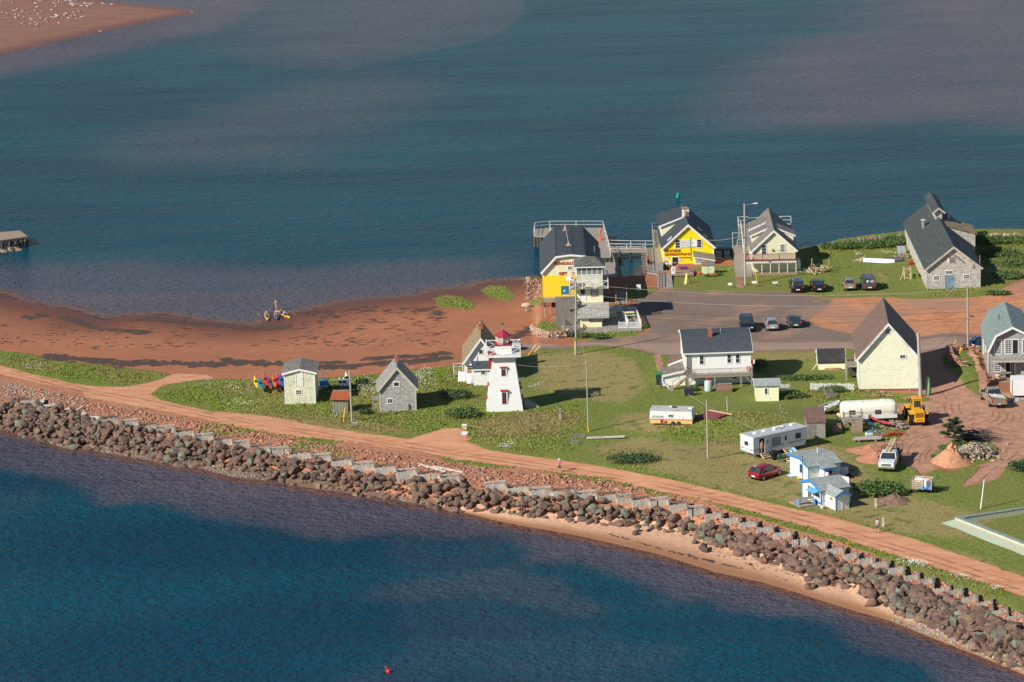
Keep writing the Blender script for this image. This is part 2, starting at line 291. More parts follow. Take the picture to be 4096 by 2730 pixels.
# verge of grass between the seawall rubble and the track
sRd=sdp(X,Y,ROAD); verge=np.minimum(-np.abs(sRd+.55)+.65, np.where(Y<fT(X)+12,1,-1))*ss(X,-20,-5)+(-.6)*(1-ss(X,-20,-5))
verge=np.where((sT>2)&(sRd<0)&(Y<fT(X)+12),verge+.9*(fbm(X,Y,.16,9,3)-.42)*4*ss(X,-60,-20),-9)
wide=ss(X,22,45); verge=np.where((sT>1)&(sRd<-.0)&(Y<fT(X)+10),np.maximum(verge,(sT-3.2)*wide-3*(1-wide)),verge)
sGr=np.maximum(sGr,np.minimum(verge,sT-1.))
sGr=np.maximum(sGr,np.where((X>83)&(sRd<0)&(sT>3)&(sdp(X,Y,ASPH)<0),np.minimum((X-83)*.5,3.),-50.))
sGr=np.maximum(sGr,np.where((X>38)&(Y>500)&(sB<11),sB-.9,-50.))
sAs=sdp(X,Y,ASPH); sDr=np.maximum.reduce([sdp(X,Y,DRIVE),sdp(X,Y,YARD),sdp(X,Y,UPDIRT)])
dry=np.max([ss(sdp(X,Y,p),-1.5,2.5) for p in DRY],axis=0)
ny,nx=X.shape
def gridfaces(sel):
    idx=np.arange(ny*nx).reshape(ny,nx); q=np.stack([idx[:-1,:-1],idx[:-1,1:],idx[1:,1:],idx[1:,:-1]],-1)
    return q[sel]
cc=lambda A:(A[:-1,:-1]+A[1:,1:]+A[1:,:-1]+A[:-1,1:])/4
cG,cR,cA,cD,cX,cY,cZ=map(cc,(sGr,sRd,sAs,sDr,X,Y,Z))
zone=np.zeros(cX.shape,int)                       # 0 ground
beach=(cG<0)&(cR<0)&(cA<0)&(cD<0)&((cY<fO(cX)+.5)|((cX<8)&(cY>fT(cX)+4)))
zone[beach]=1; zone[(cR>=0)&(cG<0)]=2; zone[(cD>=0)&(cG<0)&(cR<0)]=4; zone[(cA>=0)&(cG<0)&(cR<0)]=3
keep=cZ>-1.2
def ground_material():
    m,nt,ns,ls,b=nodes('land surface'); n=N(nt); P=n.pos()
    nA=n.noise(P,.5,5,.6); nB=n.noise(P,2.2,4,.6); nC=n.noise(P,6.,3,.6); nL=n.noise(P,.09,4,.55)
    flat=n.mapv(P,(.5,2.,1)); nS=n.noise(flat,1.2,5,.65)
    edge=n.math('SUBTRACT',n.math('ADD',n.math('MULTIPLY',nA,.6),n.math('MULTIPLY',nB,.4)),.5)
    def mask(a,amp=2.,w=.25,off=0.): return n.ramp(n.math('ADD',n.attr(a),n.math('MULTIPLY',edge,amp)),off-w,off+w)
    # red beach sand
    sand=n.mix(n.ramp(nS,.3,.7),(.31,.112,.055),(.40,.17,.088)); sand=n.mix(n.ramp(nL,.4,.65,0.,.6),sand,(.30,.12,.07))
    sand=n.mix(n.ramp(n.attr('zz'),.0,.85),(.12,.048,.032),sand); 
    pale=n.mix(n.ramp(nB,.3,.7),(.47,.27,.17),(.60,.38,.25)); wetp=n.mix(n.ramp(n.attr('zz'),.05,.30),(.30,.15,.075),pale)
    col=n.mix(n.ramp(n.attr('near'),.4,.6),sand,wetp)
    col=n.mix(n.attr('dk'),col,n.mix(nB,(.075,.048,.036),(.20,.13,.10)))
    # rubble and red soil behind the seawall
    soil=n.mix(n.ramp(nB,.35,.65),(.30,.12,.065),(.48,.22,.13)); soil=n.mix(n.ramp(n.noise(P,1.1,4,.7),.55,.7,0.,.5),soil,(.25,.19,.15))
    col=n.mix(mask('rub',1.5),col,soil)
    # dirt track and yard
    tr=n.mix(n.ramp(n.noise(n.mapv(P,(.3,1.2,1),(0,0,R_(27))),1.0,6,.7),.3,.72),(.47,.205,.105),(.66,.35,.21))
    tr=n.mix(n.ramp(nC,.4,.75,0.,.3),tr,(.38,.18,.10))
    col=n.mix(mask('road',1.3),col,tr)
    dv=n.mix(n.ramp(n.noise(n.mapv(P,(.6,1.,1)),.8,6,.72,1.2),.3,.7),(.36,.15,.08),(.56,.26,.13)); dv=n.mix(n.ramp(nL,.42,.62),dv,n.mix(nB,(.28,.15,.10),(.42,.23,.15)))
    yd=n.mix(n.ramp(n.noise(P,.9,6,.72,.8),.3,.7),(.30,.155,.10),(.47,.27,.18)); dv=n.mix(n.ramp(n.sep(P)[1],450.,462.),yd,dv)
    col=n.mix(mask('dirt',2.5,.8),col,dv)
    asp=n.mix(n.ramp(nC,.25,.75),(.13,.098,.082),(.22,.165,.135)); asp=n.mix(n.ramp(nS,.45,.7,0.,.5),asp,(.28,.18,.135)); asp=n.mix(n.ramp(n.noise(P,.15,4),.5,.66,0.,.6),asp,(.34,.20,.14))
    lane=n.mix(nC,(.26,.18,.14),(.34,.24,.19)); asp=n.mix(n.ramp(n.attr('lane'),-.3,1.2),asp,lane)
    col=n.mix(mask('asph',1.6,.5),col,asp)
    # grass: lush, tall, mown dry
    gr=n.mix(n.ramp(nB,.28,.72),(.095,.135,.020),(.205,.24,.050)); gr=n.mix(n.ramp(nL,.42,.6,0.,.7),gr,n.mix(nC,(.13,.15,.03),(.21,.21,.055)))
    gr=n.mix(n.ramp(n.noise(P,.8,4,.7),.58,.72,0.,.55),gr,(.17,.15,.055))
    dg=n.mix(n.ramp(nC,.3,.7),(.19,.165,.05),(.35,.28,.12)); dg=n.mix(n.ramp(nA,.54,.68,0.,.8),dg,(.075,.115,.02)); dg=n.mix(n.ramp(n.noise(P,.33,4),.58,.72,0.,.6),dg,(.30,.19,.095))
    gr=n.mix(n.ramp(n.math('ADD',n.attr('dry'),n.math('MULTIPLY',edge,3.2)),.2,.8),gr,dg)
    gm=mask('grass',1.8,.22); col=n.mix(gm,col,gr)
    n.put(b.inputs['Base Color'],col); n.put(b.inputs['Roughness'],n.ramp(n.attr('zz'),.0,.35,.45,.95)); b.inputs['Specular IOR Level'].default_value=.25
    h=n.math('ADD',n.math('MULTIPLY',nB,.5),n.math('MULTIPLY',nC,.35)); h2=n.math('MULTIPLY',h,n.ramp(gm,0.,1.,.45,2.2))
    n.put(b.inputs['Normal'],n.bump(h2,.8,.16)); return m
GMAT=ground_material()
LANE=hitn([(2080,1400),(2085,1375),(2500,1368),(2800,1368),(3300,1368),(3700,1355),(4600,1330),(4600,1390),(4096,1390),(3686,1408),(3381,1399),(3005,1406),(2800,1425),(2640,1421),(2550,1399),(2402,1384)])
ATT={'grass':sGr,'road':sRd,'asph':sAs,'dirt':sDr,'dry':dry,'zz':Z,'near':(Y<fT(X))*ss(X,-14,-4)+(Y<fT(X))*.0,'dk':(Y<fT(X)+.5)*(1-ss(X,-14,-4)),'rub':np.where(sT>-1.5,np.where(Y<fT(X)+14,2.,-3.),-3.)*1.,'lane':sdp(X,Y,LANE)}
def zone_mesh(name,z):
    q=gridfaces((zone==z)&keep); used,inv=np.unique(q,return_inverse=True); q=inv.reshape(q.shape)
    me=bpy.data.meshes.new(name); V=np.stack([X.ravel()[used],Y.ravel()[used],Z.ravel()[used]],-1)
    me.vertices.add(len(V)); me.vertices.foreach_set('co',V.ravel()); me.loops.add(q.size); me.loops.foreach_set('vertex_index',q.ravel())
    me.polygons.add(len(q)); me.polygons.foreach_set('loop_start',np.arange(0,q.size,4)); me.polygons.foreach_set('loop_total',np.full(len(q),4)); me.update()
    me.polygons.foreach_set('use_smooth',[True]*len(q))
    for k,A in ATT.items(): me.attributes.new(k,'FLOAT','POINT').data.foreach_set('value',A.ravel()[used].astype(np.float32))
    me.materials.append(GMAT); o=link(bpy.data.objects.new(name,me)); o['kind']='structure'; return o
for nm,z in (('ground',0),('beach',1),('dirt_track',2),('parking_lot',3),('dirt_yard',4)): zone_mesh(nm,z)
# ---------------------------------------------------------------- water
def water():
    xs=np.concatenate([[-3000,-900,-400],np.arange(-150,160,1.6),[300,400,900,3000]]); ys=np.concatenate([[-200,100,250],np.arange(325,560,1.3),np.arange(562,860,3.),[900,1000,1300,2000,4000,9000]])
    X,Y=np.meshgrid(xs,ys); ny,nx=X.shape
    def P(L,z=0): return [tuple(G(*D(a,b),z)[:2]) for a,b in L]
    s=np.zeros(X.shape)
    nz=lambda sc,sd:(fbm(X,Y*.45,sc,sd,4)-.5)
    def reg(L,w0,w1,amt,nsc=.05,na=10,sd=1):
        return amt*ss(sdp(X,Y,P(L))+nz(nsc,sd)*na,w0,w1)
    bayr=[reg([(380,-60),(1232,-60),(1232,0),(1222,32),(1190,62),(1130,92),(1050,112),(940,132),(800,170),(600,160),(420,110),(300,40)],-.5,3.5,.5,.03,3,2)*(.55+.45*ss(X,-60,20))+.25*ss(sdp(X,Y,P([(380,-60),(1232,-60),(1222,32),(1050,112),(800,170),(500,150)])),0,22),
          reg([(1120,200),(900,330),(870,402),(560,405),(250,392),(150,330),(350,240),(600,190),(900,150)],-14,26,.46,.03,26,3),
          reg([(1500,200),(1700,90),(2000,40),(2353,-50),(2900,-60),(2900,345),(2353,322),(2150,300),(1900,318),(1650,322),(1420,300),(1350,255)],-8,22,.72,.03,14,4)*ss(X+nz(.03,14)*25,P([(1300,220)])[0][0],P([(1950,220)])[0][0]),
          reg([(-400,560),(0,590),(400,580),(700,592),(1000,575),(1240,570),(1300,700),(-400,760)],-3,15,.62,.05,8,5),
          reg([(-400,620),(0,640),(300,660),(620,650),(900,640),(1240,630),(1300,760),(-400,780)],-2,8,.9,.05,4,6),
          reg([(-400,-50),(500,-60),(560,20),(430,70),(300,90),(150,125),(0,160),(-400,230)],-22,6,.95,.05,6,7),
          reg([(1850,-60),(2500,-60),(2500,200),(2200,250),(2000,120)],-20,40,.98,.04,20,17)]
    sh=np.max(bayr,axis=0)
    DP=[(-300,1040),(0,1083),(90,1100),(200,1123),(250,1155),(330,1152),(420,1160),(470,1190),(560,1215),(700,1238),(780,1248),(905,1236),(925,1245),(1115,1243),(1140,1250),(1195,1268),(1180,1300),(1260,1292),(1330,1285),(1438,1324),(1488,1349),(1561,1384),(1620,1382),(1647,1395),(1680,1415),(1722,1410),(1838,1426),(1907,1447),(1940,1475),(2000,1504),(2080,1525),(2115,1545),(2145,1568),(2300,1700),(-300,1700)]
    dp=-sdp(X,Y,P(DP))+nz(.12,8)*7+nz(.4,9)*2.
    hole=ss(-sdp(X,Y,P([(900,1330),(1080,1300),(1180,1310),(1300,1330),(1420,1400),(1300,1420),(1100,1380),(950,1400),(820,1370)]))+nz(.12,10)*8,-1.5,2.5)
    nr=ss(dp,-2.6,2.2)*.62+.22*ss(dp,0,9); nr=np.maximum(nr,(1-hole)*.38); nr=np.maximum(nr,.25*ss(nz(.06,12),.02,.15))
    bay=(Y>fN(X)+15); sh=np.where(bay,sh,nr); e=np.where(bay,-np.maximum(sdp(X,Y,cBAY),0),(Y-fN(X))*.77)
    sp=sdp(X,Y,[tuple(p) for p in SPIT]); e=np.where(Y>640,-np.maximum(-sp,0),e)
    me=bpy.data.meshes.new('water'); V=np.stack([X,Y,0*X],-1).reshape(-1,3); idx=np.arange(ny*nx).reshape(ny,nx)
    q=np.stack([idx[:-1,:-1],idx[:-1,1:],idx[1:,1:],idx[1:,:-1]],-1).reshape(-1,4)
    me.vertices.add(len(V)); me.vertices.foreach_set('co',V.ravel()); me.loops.add(q.size); me.loops.foreach_set('vertex_index',q.ravel())
    me.polygons.add(len(q)); me.polygons.foreach_set('loop_start',np.arange(0,q.size,4)); me.polygons.foreach_set('loop_total',np.full(len(q),4)); me.update()
    for k,A in (('shallow',sh),('edge',e),('farb',(Y>600)*1.)): me.attributes.new(k,'FLOAT','POINT').data.foreach_set('value',A.ravel().astype(np.float32))
    m,nt,ns,ls,b=nodes('sea water'); n=N(nt); P_=n.pos()
    s_=n.attr('shallow'); big=n.noise(n.mapv(P_,(.4,1,1)),.05,4)
    deep=n.mix(n.ramp(big,.35,.65),(.002,.044,.080),(.003,.060,.096)); sand=n.mix(n.ramp(big,.35,.65),(.078,.072,.102),(.098,.084,.114))
    sn=n.math('ADD',s_,n.math('MULTIPLY',n.math('SUBTRACT',n.noise(n.mapv(P_,(.35,.8,1)),.3,6,.68),.5),.38))
    c=n.mix(n.ramp(sn,.02,1.02),deep,sand); c=n.mix(n.ramp(n.attr('edge'),-3.,-.1),c,(.15,.075,.055))
    n.put(b.inputs['Base Color'],c); b.inputs['Roughness'].default_value=.16; b.inputs['IOR'].default_value=1.15; b.inputs['Specular IOR Level'].default_value=.10
    w1=n.noise(n.mapv(P_,(.7,1.,1),(0,0,R_(8))),.8,4,.6,.2); w2=n.noise(n.mapv(P_,(.8,1.,1),(0,0,R_(-12))),2.1,3,.6); w3=n.noise(n.mapv(P_,(.3,1,1)),.12,3,.5)
    h=n.math('ADD',n.math('ADD',n.math('MULTIPLY',w1,.55),n.math('MULTIPLY',w2,.24)),n.math('MULTIPLY',w3,.8))
    n.put(b.inputs['Normal'],n.bump(h,1.,1.5)); me.materials.append(m)
    o=link(bpy.data.objects.new('water',me)); o['kind']='structure'
# sand spit far across the bay
SPIT_PX=[(-500,250),(0,214),(40,208),(70,195),(110,192),(165,181),(180,168),(220,163),(300,148),(400,124),(500,104),(600,82),(700,64),(765,52),(755,46),(700,38),(600,26),(500,17),(400,2),(330,-20),(-500,-60)]
SPIT=np.array([G(a,b,0)[:2] for a,b in SPIT_PX])
def spit():
    x0,x1=SPIT[:,0].min(),SPIT[:,0].max(); y0,y1=SPIT[:,1].min(),SPIT[:,1].max()
    xs=np.arange(x0-2,x1+3,.8); ys=np.arange(y0-4,y1+4,1.2); X,Y=np.meshgrid(xs,ys); s=sdp(X,Y,SPIT)
    Z=np.minimum(s*.05,.5)+(fbm(X,Y,.1,5,3)-.5)*.08*ss(s,1,5); ny,nx=X.shape; idx=np.arange(ny*nx).reshape(ny,nx)
    q=np.stack([idx[:-1,:-1],idx[:-1,1:],idx[1:,1:],idx[1:,:-1]],-1).reshape(-1,4)
    me=bpy.data.meshes.new('sandbar'); me.from_pydata(np.stack([X,Y,Z],-1).reshape(-1,3).tolist(),[],q.tolist()); me.polygons.foreach_set('use_smooth',[True]*len(q))
    m,nt,ns,ls,b=nodes('wet red sand'); n=N(nt); P=n.pos(); z=n.sep(P)[2]; k=n.noise(n.mapv(P,(.3,1,1)),.5,5,.6)
    c=n.mix(n.ramp(k,.3,.7),(.20,.092,.062),(.255,.12,.082)); c=n.mix(n.ramp(z,-.02,.3),(.17,.075,.055),c); n.put(b.inputs['Base Color'],c); n.put(b.inputs['Roughness'],n.ramp(z,0.,.25,.5,.9))
    n.put(b.inputs['Normal'],n.bump(k,.4,.05)); me.materials.append(m); o=link(bpy.data.objects.new('sandbar',me)); o['kind']='structure'
spit(); water()
# ================================================================ materials used by the things
Cream=mat('cream shingles',(.74,.74,.50),'clap',wear=.3,wc=(.62,.56,.38),rows=.22); CreamS=mat('pale cream boards',(.78,.78,.60),'clap',wear=.05,rows=.25)
WhiteC=mat('white clapboard',(.84,.84,.81),'clap',wear=.05,wc=(.6,.58,.52),rows=.24); White=mat('white paint',(.75,.75,.73),'plain',.5,.1,(.6,.58,.54))
YelB=mat('bright yellow boards',(.88,.73,.002),'clap',wear=.02,rows=.22,wc=(.8,.5,.02)); YelS=mat('yellow shingles',(.86,.64,.02),'clap',wear=.15,rows=.22,wc=(.7,.42,.05))
YelP=mat('pale yellow boards',(.80,.81,.62),'clap',wear=.3,wc=(.50,.46,.26),rows=.25); YelQ=mat('pale yellow plywood',(.82,.82,.54),'plain',wear=.1)
GreyS=mat('weathered grey shingles',(.36,.34,.31),'shingle',wear=.75,wc=(.54,.52,.49),rows=.2); GreyB=mat('bare grey shingle wall',(.42,.38,.34),'shingle',wear=.6,wc=(.55,.53,.50),rows=.24,sc=1.5)
GreyH=mat('grey cedar shingles',(.30,.30,.29),'shingle',wear=.5,wc=(.40,.40,.38)); ShedS=mat('peeling pale yellow shingles',(.76,.76,.54),'clap',wear=.42,wc=(.40,.39,.33),rows=.22)
RBlack=mat('charcoal roof shingles',(.045,.052,.062),'roof',ax='y',wear=.12,wc=(.06,.065,.07)); RBlackX=mat('charcoal roof shingles level ridge',(.055,.066,.078),'roof',ax='x',wear=.15,wc=(.07,.075,.08))
RGreen=mat('old dark green roof shingles',(.042,.052,.050),'roof',ax='y',wear=.42,wc=(.095,.11,.10),rows=.3); RBrown=mat('brown roof shingles',(.165,.105,.078),'roof',ax='y',wear=.1); RGrey=mat('grey brown roof shingles',(.18,.16,.135),'roof',ax='y',wear=.3,wc=(.27,.245,.21),sc=1.6,rows=.3)
RTan=mat('tan worn roof shingles',(.27,.20,.11),'roof',ax='y',wear=.35,wc=(.13,.09,.05),sc=1.5,rows=.3); RSage=mat('sage grey roof shingles',(.20,.25,.24),'roof',ax='y',wear=.1); RLight=mat('light grey roof shingles',(.30,.33,.32),'roof',ax='x',wear=.2,wc=(.14,.15,.15)); RCed=mat('pale cedar roof',(.33,.33,.31),'roof',ax='x',wear=.4,wc=(.22,.21,.19)); RSilv=mat('silver cedar roof shingles',(.27,.26,.24),'roof',ax='y',wear=.3)
Deck=mat('grey deck boards',(.36,.31,.26),'wood',ax='y',wear=.5,wc=(.22,.19,.16)); DeckX=mat('grey deck boards across',(.34,.30,.26),'wood',ax='x',wear=.5,wc=(.22,.19,.16)); DeckN=mat('brown deck boards',(.36,.25,.17),'wood',ax='y',wear=.2); Post=mat('weathered post wood',(.30,.26,.22),'plain',wear=.4,wc=(.16,.13,.11)); Timber=mat('silver seawall timber',(.66,.63,.55),'wood',ax='z',wear=.4,wc=(.22,.17,.12)); TimberD=mat('dark crib timber',(.25,.19,.15),'plain',wear=.6,wc=(.10,.07,.055)); Pile=mat('tarred piles',(.09,.075,.065),'plain',wear=.4,wc=(.03,.03,.03)); PoleG=mat('utility pole wood',(.36,.33,.27),'plain',wear=.3,wc=(.22,.20,.15)); LWood=mat('fresh lumber',(.55,.42,.26),'plain',wear=.3,wc=(.35,.26,.17))
RedT=mat('dark red trim',(.36,.02,.02),'plain',.5,.1); Maroon=mat('maroon paint',(.20,.03,.03),'plain',.6,.1); BlueT=mat('bright blue trim',(.035,.22,.50),'plain',.5,.05); BlueD=mat('blue door paint',(.02,.17,.30),'plain',.5,.1); BlueW=mat('worn blue door',(.17,.30,.42),'wood',ax='z',wear=.7,wc=(.36,.34,.31)); RedL=mat('red lantern roof',(.32,.022,.045),'plain',.5,.2,(.30,.02,.03))
Brick=mat('chimney brick',(.38,.13,.08),'shingle',rows=.09,sc=.8,wear=.1); Steel=mat('galvanised metal',(.45,.47,.48),'metal',.4,.2,metal=.7); Black=mat('black rubber',(.012,.012,.013),'plain',.8,.1); DarkM=mat('dark metal',(.04,.04,.045),'metal',.5,.2,metal=.3); Chrome=mat('chrome trim',(.6,.6,.6),'metal',.25,.1,metal=.9); Tyre=Black; Rim=mat('wheel rim',(.42,.43,.44),'metal',.35,.2,metal=.6)
Dark=mat('dark interior',(.012,.012,.014),'plain',.9,.1); Glass=glass(); GlassL=glass('pale window glass',(.30,.36,.36)); Concrete=mat('concrete',(.42,.39,.34),'plain',.9,.4,(.3,.27,.23)); Rust=mat('rusty tin',(.30,.085,.03),'metal',.7,.4,(.16,.05,.03)); GreenTin=mat('green grey tin',(.17,.22,.17),'plain',.6,.4,(.20,.10,.055)); Orange=mat('orange paint',(.75,.10,.02),'plain',.5,.1); CatY=mat('loader yellow',(.72,.36,.015),'plain',.45,.2,(.5,.24,.02)); Stone=mat('red sandstone',(.36,.19,.125),'plain',.9,.5,(.5,.32,.22)); StoneP=mat('pale sandstone',(.46,.34,.25),'plain',.9,.5,(.34,.20,.13)); Plastic=mat('cream plastic',(.80,.74,.48),'plain',.4,.05); GreenP=mat('dark green plastic',(.02,.09,.06),'plain',.4,.05); SignW=mat('white sign board',(.82,.82,.80),'plain',.5,.03); SignR=mat('red lettering',(.42,.02,.015),'plain',.6,.02); SignB=mat('black lettering',(.02,.02,.02),'plain',.6,.02); BlueTarp=mat('blue tarp',(.05,.18,.42),'plain',.5,.2); Skin=mat('skin',(.55,.31,.22),'plain',.6,.05); Denim=mat('navy cloth',(.02,.025,.05),'plain',.9,.1)
# ================================================================ frames: a thing stands on the ground with its own axes
class Fr:
    """x along the front, y into depth, z up; pixels of the photograph are turned into metres on the planes of this frame"""
    def __init__(s,name,label,cat,L,R=None,ang=None,z=None,group=None,w=None):
        s.L=hit(*L) if z is None else Vector(G(*L,z)); 
        if R is not None:
            r=hit(*R) if z is None else Vector(G(*R,z)); s.L.z=s.L.z; d=r-s.L; s.w=math.hypot(d.x,d.y); s.a=math.atan2(d.y,d.x)
        else: s.w=w or 1.
        if ang is not None: s.a=R_(ang)
        s.e=empty(name,s.L,s.a,label,cat,group); s.ca,s.sa=math.cos(s.a),math.sin(s.a)
        if R is not None and ang is not None: s.w=s.f(*R)[0] if R else s.w
    def loc(s,p):
        x,y=p[0]-s.L.x,p[1]-s.L.y; return Vector((x*s.ca+y*s.sa,-x*s.sa+y*s.ca,p[2]-s.L.z))
    def wr(s,x,y,z=0): return Vector((s.L.x+x*s.ca-y*s.sa,s.L.y+x*s.sa+y*s.ca,s.L.z+z))
    def _r(s,px,py):
        c=s.loc(CAMP); d=ray(px,py); return c,Vector((d[0]*s.ca+d[1]*s.sa,-d[0]*s.sa+d[1]*s.ca,d[2]))
    def f(s,px,py,y=0.): c,d=s._r(px,py); p=c+d*((y-c.y)/d.y); return p.x,p.z
    def g(s,px,py,z=0.): c,d=s._r(px,py); p=c+d*((z-c.z)/d.z); return p.x,p.y
    def s(s_,px,py,x=0.): c,d=s_._r(px,py); p=c+d*((x-c.x)/d.x); return p.y,p.z
SIDE={'F':lambda a,c,b,o:(a,o-c,b),'L':lambda a,c,b,o:(o-c,a,b),'R':lambda a,c,b,o:(o+c,a,b),'B':lambda a,c,b,o:(a,o+c,b)}
def sbox(m,side,off,a0,a1,b0,b1,c0,c1):
    T=SIDE[side]; vs=[Vector(T(a,c,b,off)) for a in(a0,a1) for c in(c0,c1) for b in (b0,b1)]
    lo=[min(v[i] for v in vs) for i in range(3)];hi=[max(v[i] for v in vs) for i in range(3)]; return m.bx(lo[0],hi[0],lo[1],hi[1],lo[2],hi[2])
def win(par,a0,a1,b0,b1,nx=2,ny=2,side='F',off=0.,fm=None,gm=None,fw_=.11,sill=None,name='window',mt=.035,mm=None):
    fm=fm or White; m=M(); t=fw_
    for A in ((a0-t,a0,b0-t,b1+t),(a1,a1+t,b0-t,b1+t),(a0,a1,b1,b1+t),(a0,a1,b0-t,b0)): sbox(m,side,off,*A,-.02,.05)
    w=m.make(name,fm,par); k=M(); sbox(k,side,off,a0,a1,b0,b1,-.02,.012); k.make('pane',gm or Glass,w)
    q=M()
    for i in range(1,nx): x=a0+(a1-a0)*i/nx; sbox(q,side,off,x-mt/2,x+mt/2,b0,b1,.012,.035)
    for i in range(1,ny): z=b0+(b1-b0)*i/ny; sbox(q,side,off,a0,a1,z-mt/2,z+mt/2,.012,.038)
    if q.v: q.make('muntin',mm or fm,w)
    if sill: s=M(); sbox(s,side,off,a0-t-.04,a1+t+.04,b1+t,b1+t+.14,0,.12); s.make('lintel',sill,w)
    return w
def door(par,a0,a1,b0,b1,mt,side='F',off=0.,fm=None,open_=False,knob=True):
    m=M(); t=.09
    for A in ((a0-t,a0,b0,b1+t),(a1,a1+t,b0,b1+t),(a0,a1,b1,b1+t)): sbox(m,side,off,*A,-.02,.05)
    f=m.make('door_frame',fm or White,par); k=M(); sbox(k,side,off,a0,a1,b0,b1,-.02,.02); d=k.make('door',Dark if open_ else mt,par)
    if knob and not open_: h=M(); sbox(h,side,off,a1-.14,a1-.07,b0+.85,b0+.95,.02,.09); h.make('handle',Steel,d)
    return d
def offset(prof,t):
    P=[Vector((a,0,b)) for a,b in prof]; out=[]
    for i,p in enumerate(P):
        ns=[]
        if i>0: d=(p-P[i-1]).normalized(); ns.append(Vector((-d.z,0,d.x)))
        if i<len(P)-1: d=(P[i+1]-p).normalized(); ns.append(Vector((-d.z,0,d.x)))
        n=sum(ns,Vector()).normalized(); k=1/max(.5,n.dot(ns[0])); q=p+n*t*k; out.append((q.x,q.z))
    return out
def house(fr,prof,y0,y1,wallm,roofm,trimm=None,ax='y',over=.3,ext=.3,t=.12,zb=0.,par=None,corner=True,names=('wall','roof')):
    """closed gable/gambrel volume whose roofline prof runs across; ax = direction of the ridge"""
    par=par or fr.e; m=M(); poly=[(prof[0][0],zb)]+prof+[(prof[-1][0],zb)]; m.prism(poly,y0,y1,ax); wl_=m.make(names[0],wallm,par)
    P=list(prof)
    d=Vector((P[0][0]-P[1][0],P[0][1]-P[1][1])).normalized()*over; P[0]=(P[0][0]+d.x,P[0][1]+d.y)
    d=Vector((P[-1][0]-P[-2][0],P[-1][1]-P[-2][1])).normalized()*over; P[-1]=(P[-1][0]+d.x,P[-1][1]+d.y)
    a,b=offset(P,.012),offset(P,t); r=M()
    for i in range(len(P)-1): r.prism([a[i],a[i+1],b[i+1],b[i]],y0-ext,y1+ext,ax)
    ro=r.make(names[1],roofm,par)
    if trimm:
        c1,c2=offset(P,-.16),offset(P,t-.015)
        for ya in (y0-ext-.05,y1+ext+.003): M().prism(c1+c2[::-1],ya,ya+.047,ax).make('rake_trim',trimm,ro)
        if corner:
            tc=M()
            for xa,s_ in ((prof[0][0],1),(prof[-1][0],-1)):
                for ya,yb in ((y0-.025,y0),(y1,y1+.025)):
                    A=sorted((xa-.02*s_,xa+.14*s_)); zt=prof[0][1] if s_>0 else prof[-1][1]
                    tc.bx(*(A if ax=='y' else (ya,yb)),*((ya,yb) if ax=='y' else A),zb,zt-.08)
            tc.each('corner_board',trimm,par)
    return wl_,ro
def rail(m,pts,h=1.,sp=1.8,rails=(1.,.5),w=.07,closed=False,balu=0,cap=.09):
    pts=[Vector(p) for p in pts]
    if closed: pts.append(pts[0])
    for a,b in zip(pts[:-1],pts[1:]):
        n=max(1,round((b-a).length/sp))
        for i in range(n+1): p=a.lerp(b,i/n); m.bx(p.x-w/2,p.x+w/2,p.y-w/2,p.y+w/2,p.z,p.z+h)
        for r in rails: m.beam(a+Vector((0,0,h*r)),b+Vector((0,0,h*r)),cap if r==max(rails) else .05,.05)
        if balu:
            k=int((b-a).length/balu)
            for i in range(k): p=a.lerp(b,(i+.5)/k); m.bx(p.x-.02,p.x+.02,p.y-.02,p.y+.02,p.z+.08,p.z+h-.02)
    return m
def stairs(m,p,q,w,n,side=(0,1,0),st=True):
    """treads climbing from p to q; side = width direction"""
    p=Vector(p);q=Vector(q); s=Vector(side).normalized()*w
    for i in range(n):
        a=p.lerp(q,(i+.5)/n); m.beam(a,a+s,(q-p).xy.length/n*1.05,.05)
    if st:
        for o in (Vector(),s): m.beam(p+o-Vector((0,0,.08)),q+o-Vector((0,0,.08)),.06,.22)
    return m
def text(par,txt,mt,a0,a1,b0,b1,side='F',off=0.,name='lettering',bold=.02,c=.05):
    cu=bpy.data.curves.new(name,'FONT'); cu.body=txt; cu.extrude=.01; cu.offset=bold; o=bpy.data.objects.new(name,cu); COL.objects.link(o)
    dg=bpy.context.evaluated_depsgraph_get(); me=bpy.data.meshes.new_from_object(o.evaluated_get(dg)); bpy.data.objects.remove(o); bpy.data.curves.remove(cu)
    n=len(me.vertices); v=np.zeros(n*3,np.float32); me.vertices.foreach_get('co',v); v=v.reshape(-1,3); lo,hi=v.min(0),v.max(0); u=(v-lo)/np.maximum(hi-lo,1e-6)
    A=a0+(a1-a0)*u[:,0]; B=b0+(b1-b0)*u[:,1]; Cc=c+.015*u[:,2]
    if side=='F': V=np.stack([A,off-Cc,B],-1)
    elif side=='T': V=np.stack([A,B,off+Cc],-1)
    elif side=='R': V=np.stack([off+Cc,A,B],-1)
    else: V=np.stack([off-Cc,a1+a0-A,B],-1)
    me.vertices.foreach_set('co',V.astype(np.float32).ravel()); me.materials.clear(); me.materials.append(mt); me.update()
    o=link(bpy.data.objects.new(name,me)); o.parent=par; return o
def lattice(m,a0,a1,b0,b1,T,st=.18,w=.03,t=.03):
    """diagonal lattice clipped to a rectangle; T maps (a,b)->point"""
    for sg in (1,-1):
        k=a0-(b1-b0)
        while k<a1+(b1-b0):
            pts=[]
            x0,x1=(k,k+(b1-b0)); 
            ta=max(0.,(a0-x0)/(x1-x0)); tb=min(1.,(a1-x0)/(x1-x0))
            if tb-ta>.02:
                f=(lambda t:b0+(b1-b0)*t) if sg>0 else (lambda t:b1-(b1-b0)*t)
                m.beam(T(x0+(x1-x0)*ta,f(ta)),T(x0+(x1-x0)*tb,f(tb)),w,t)
            k+=st
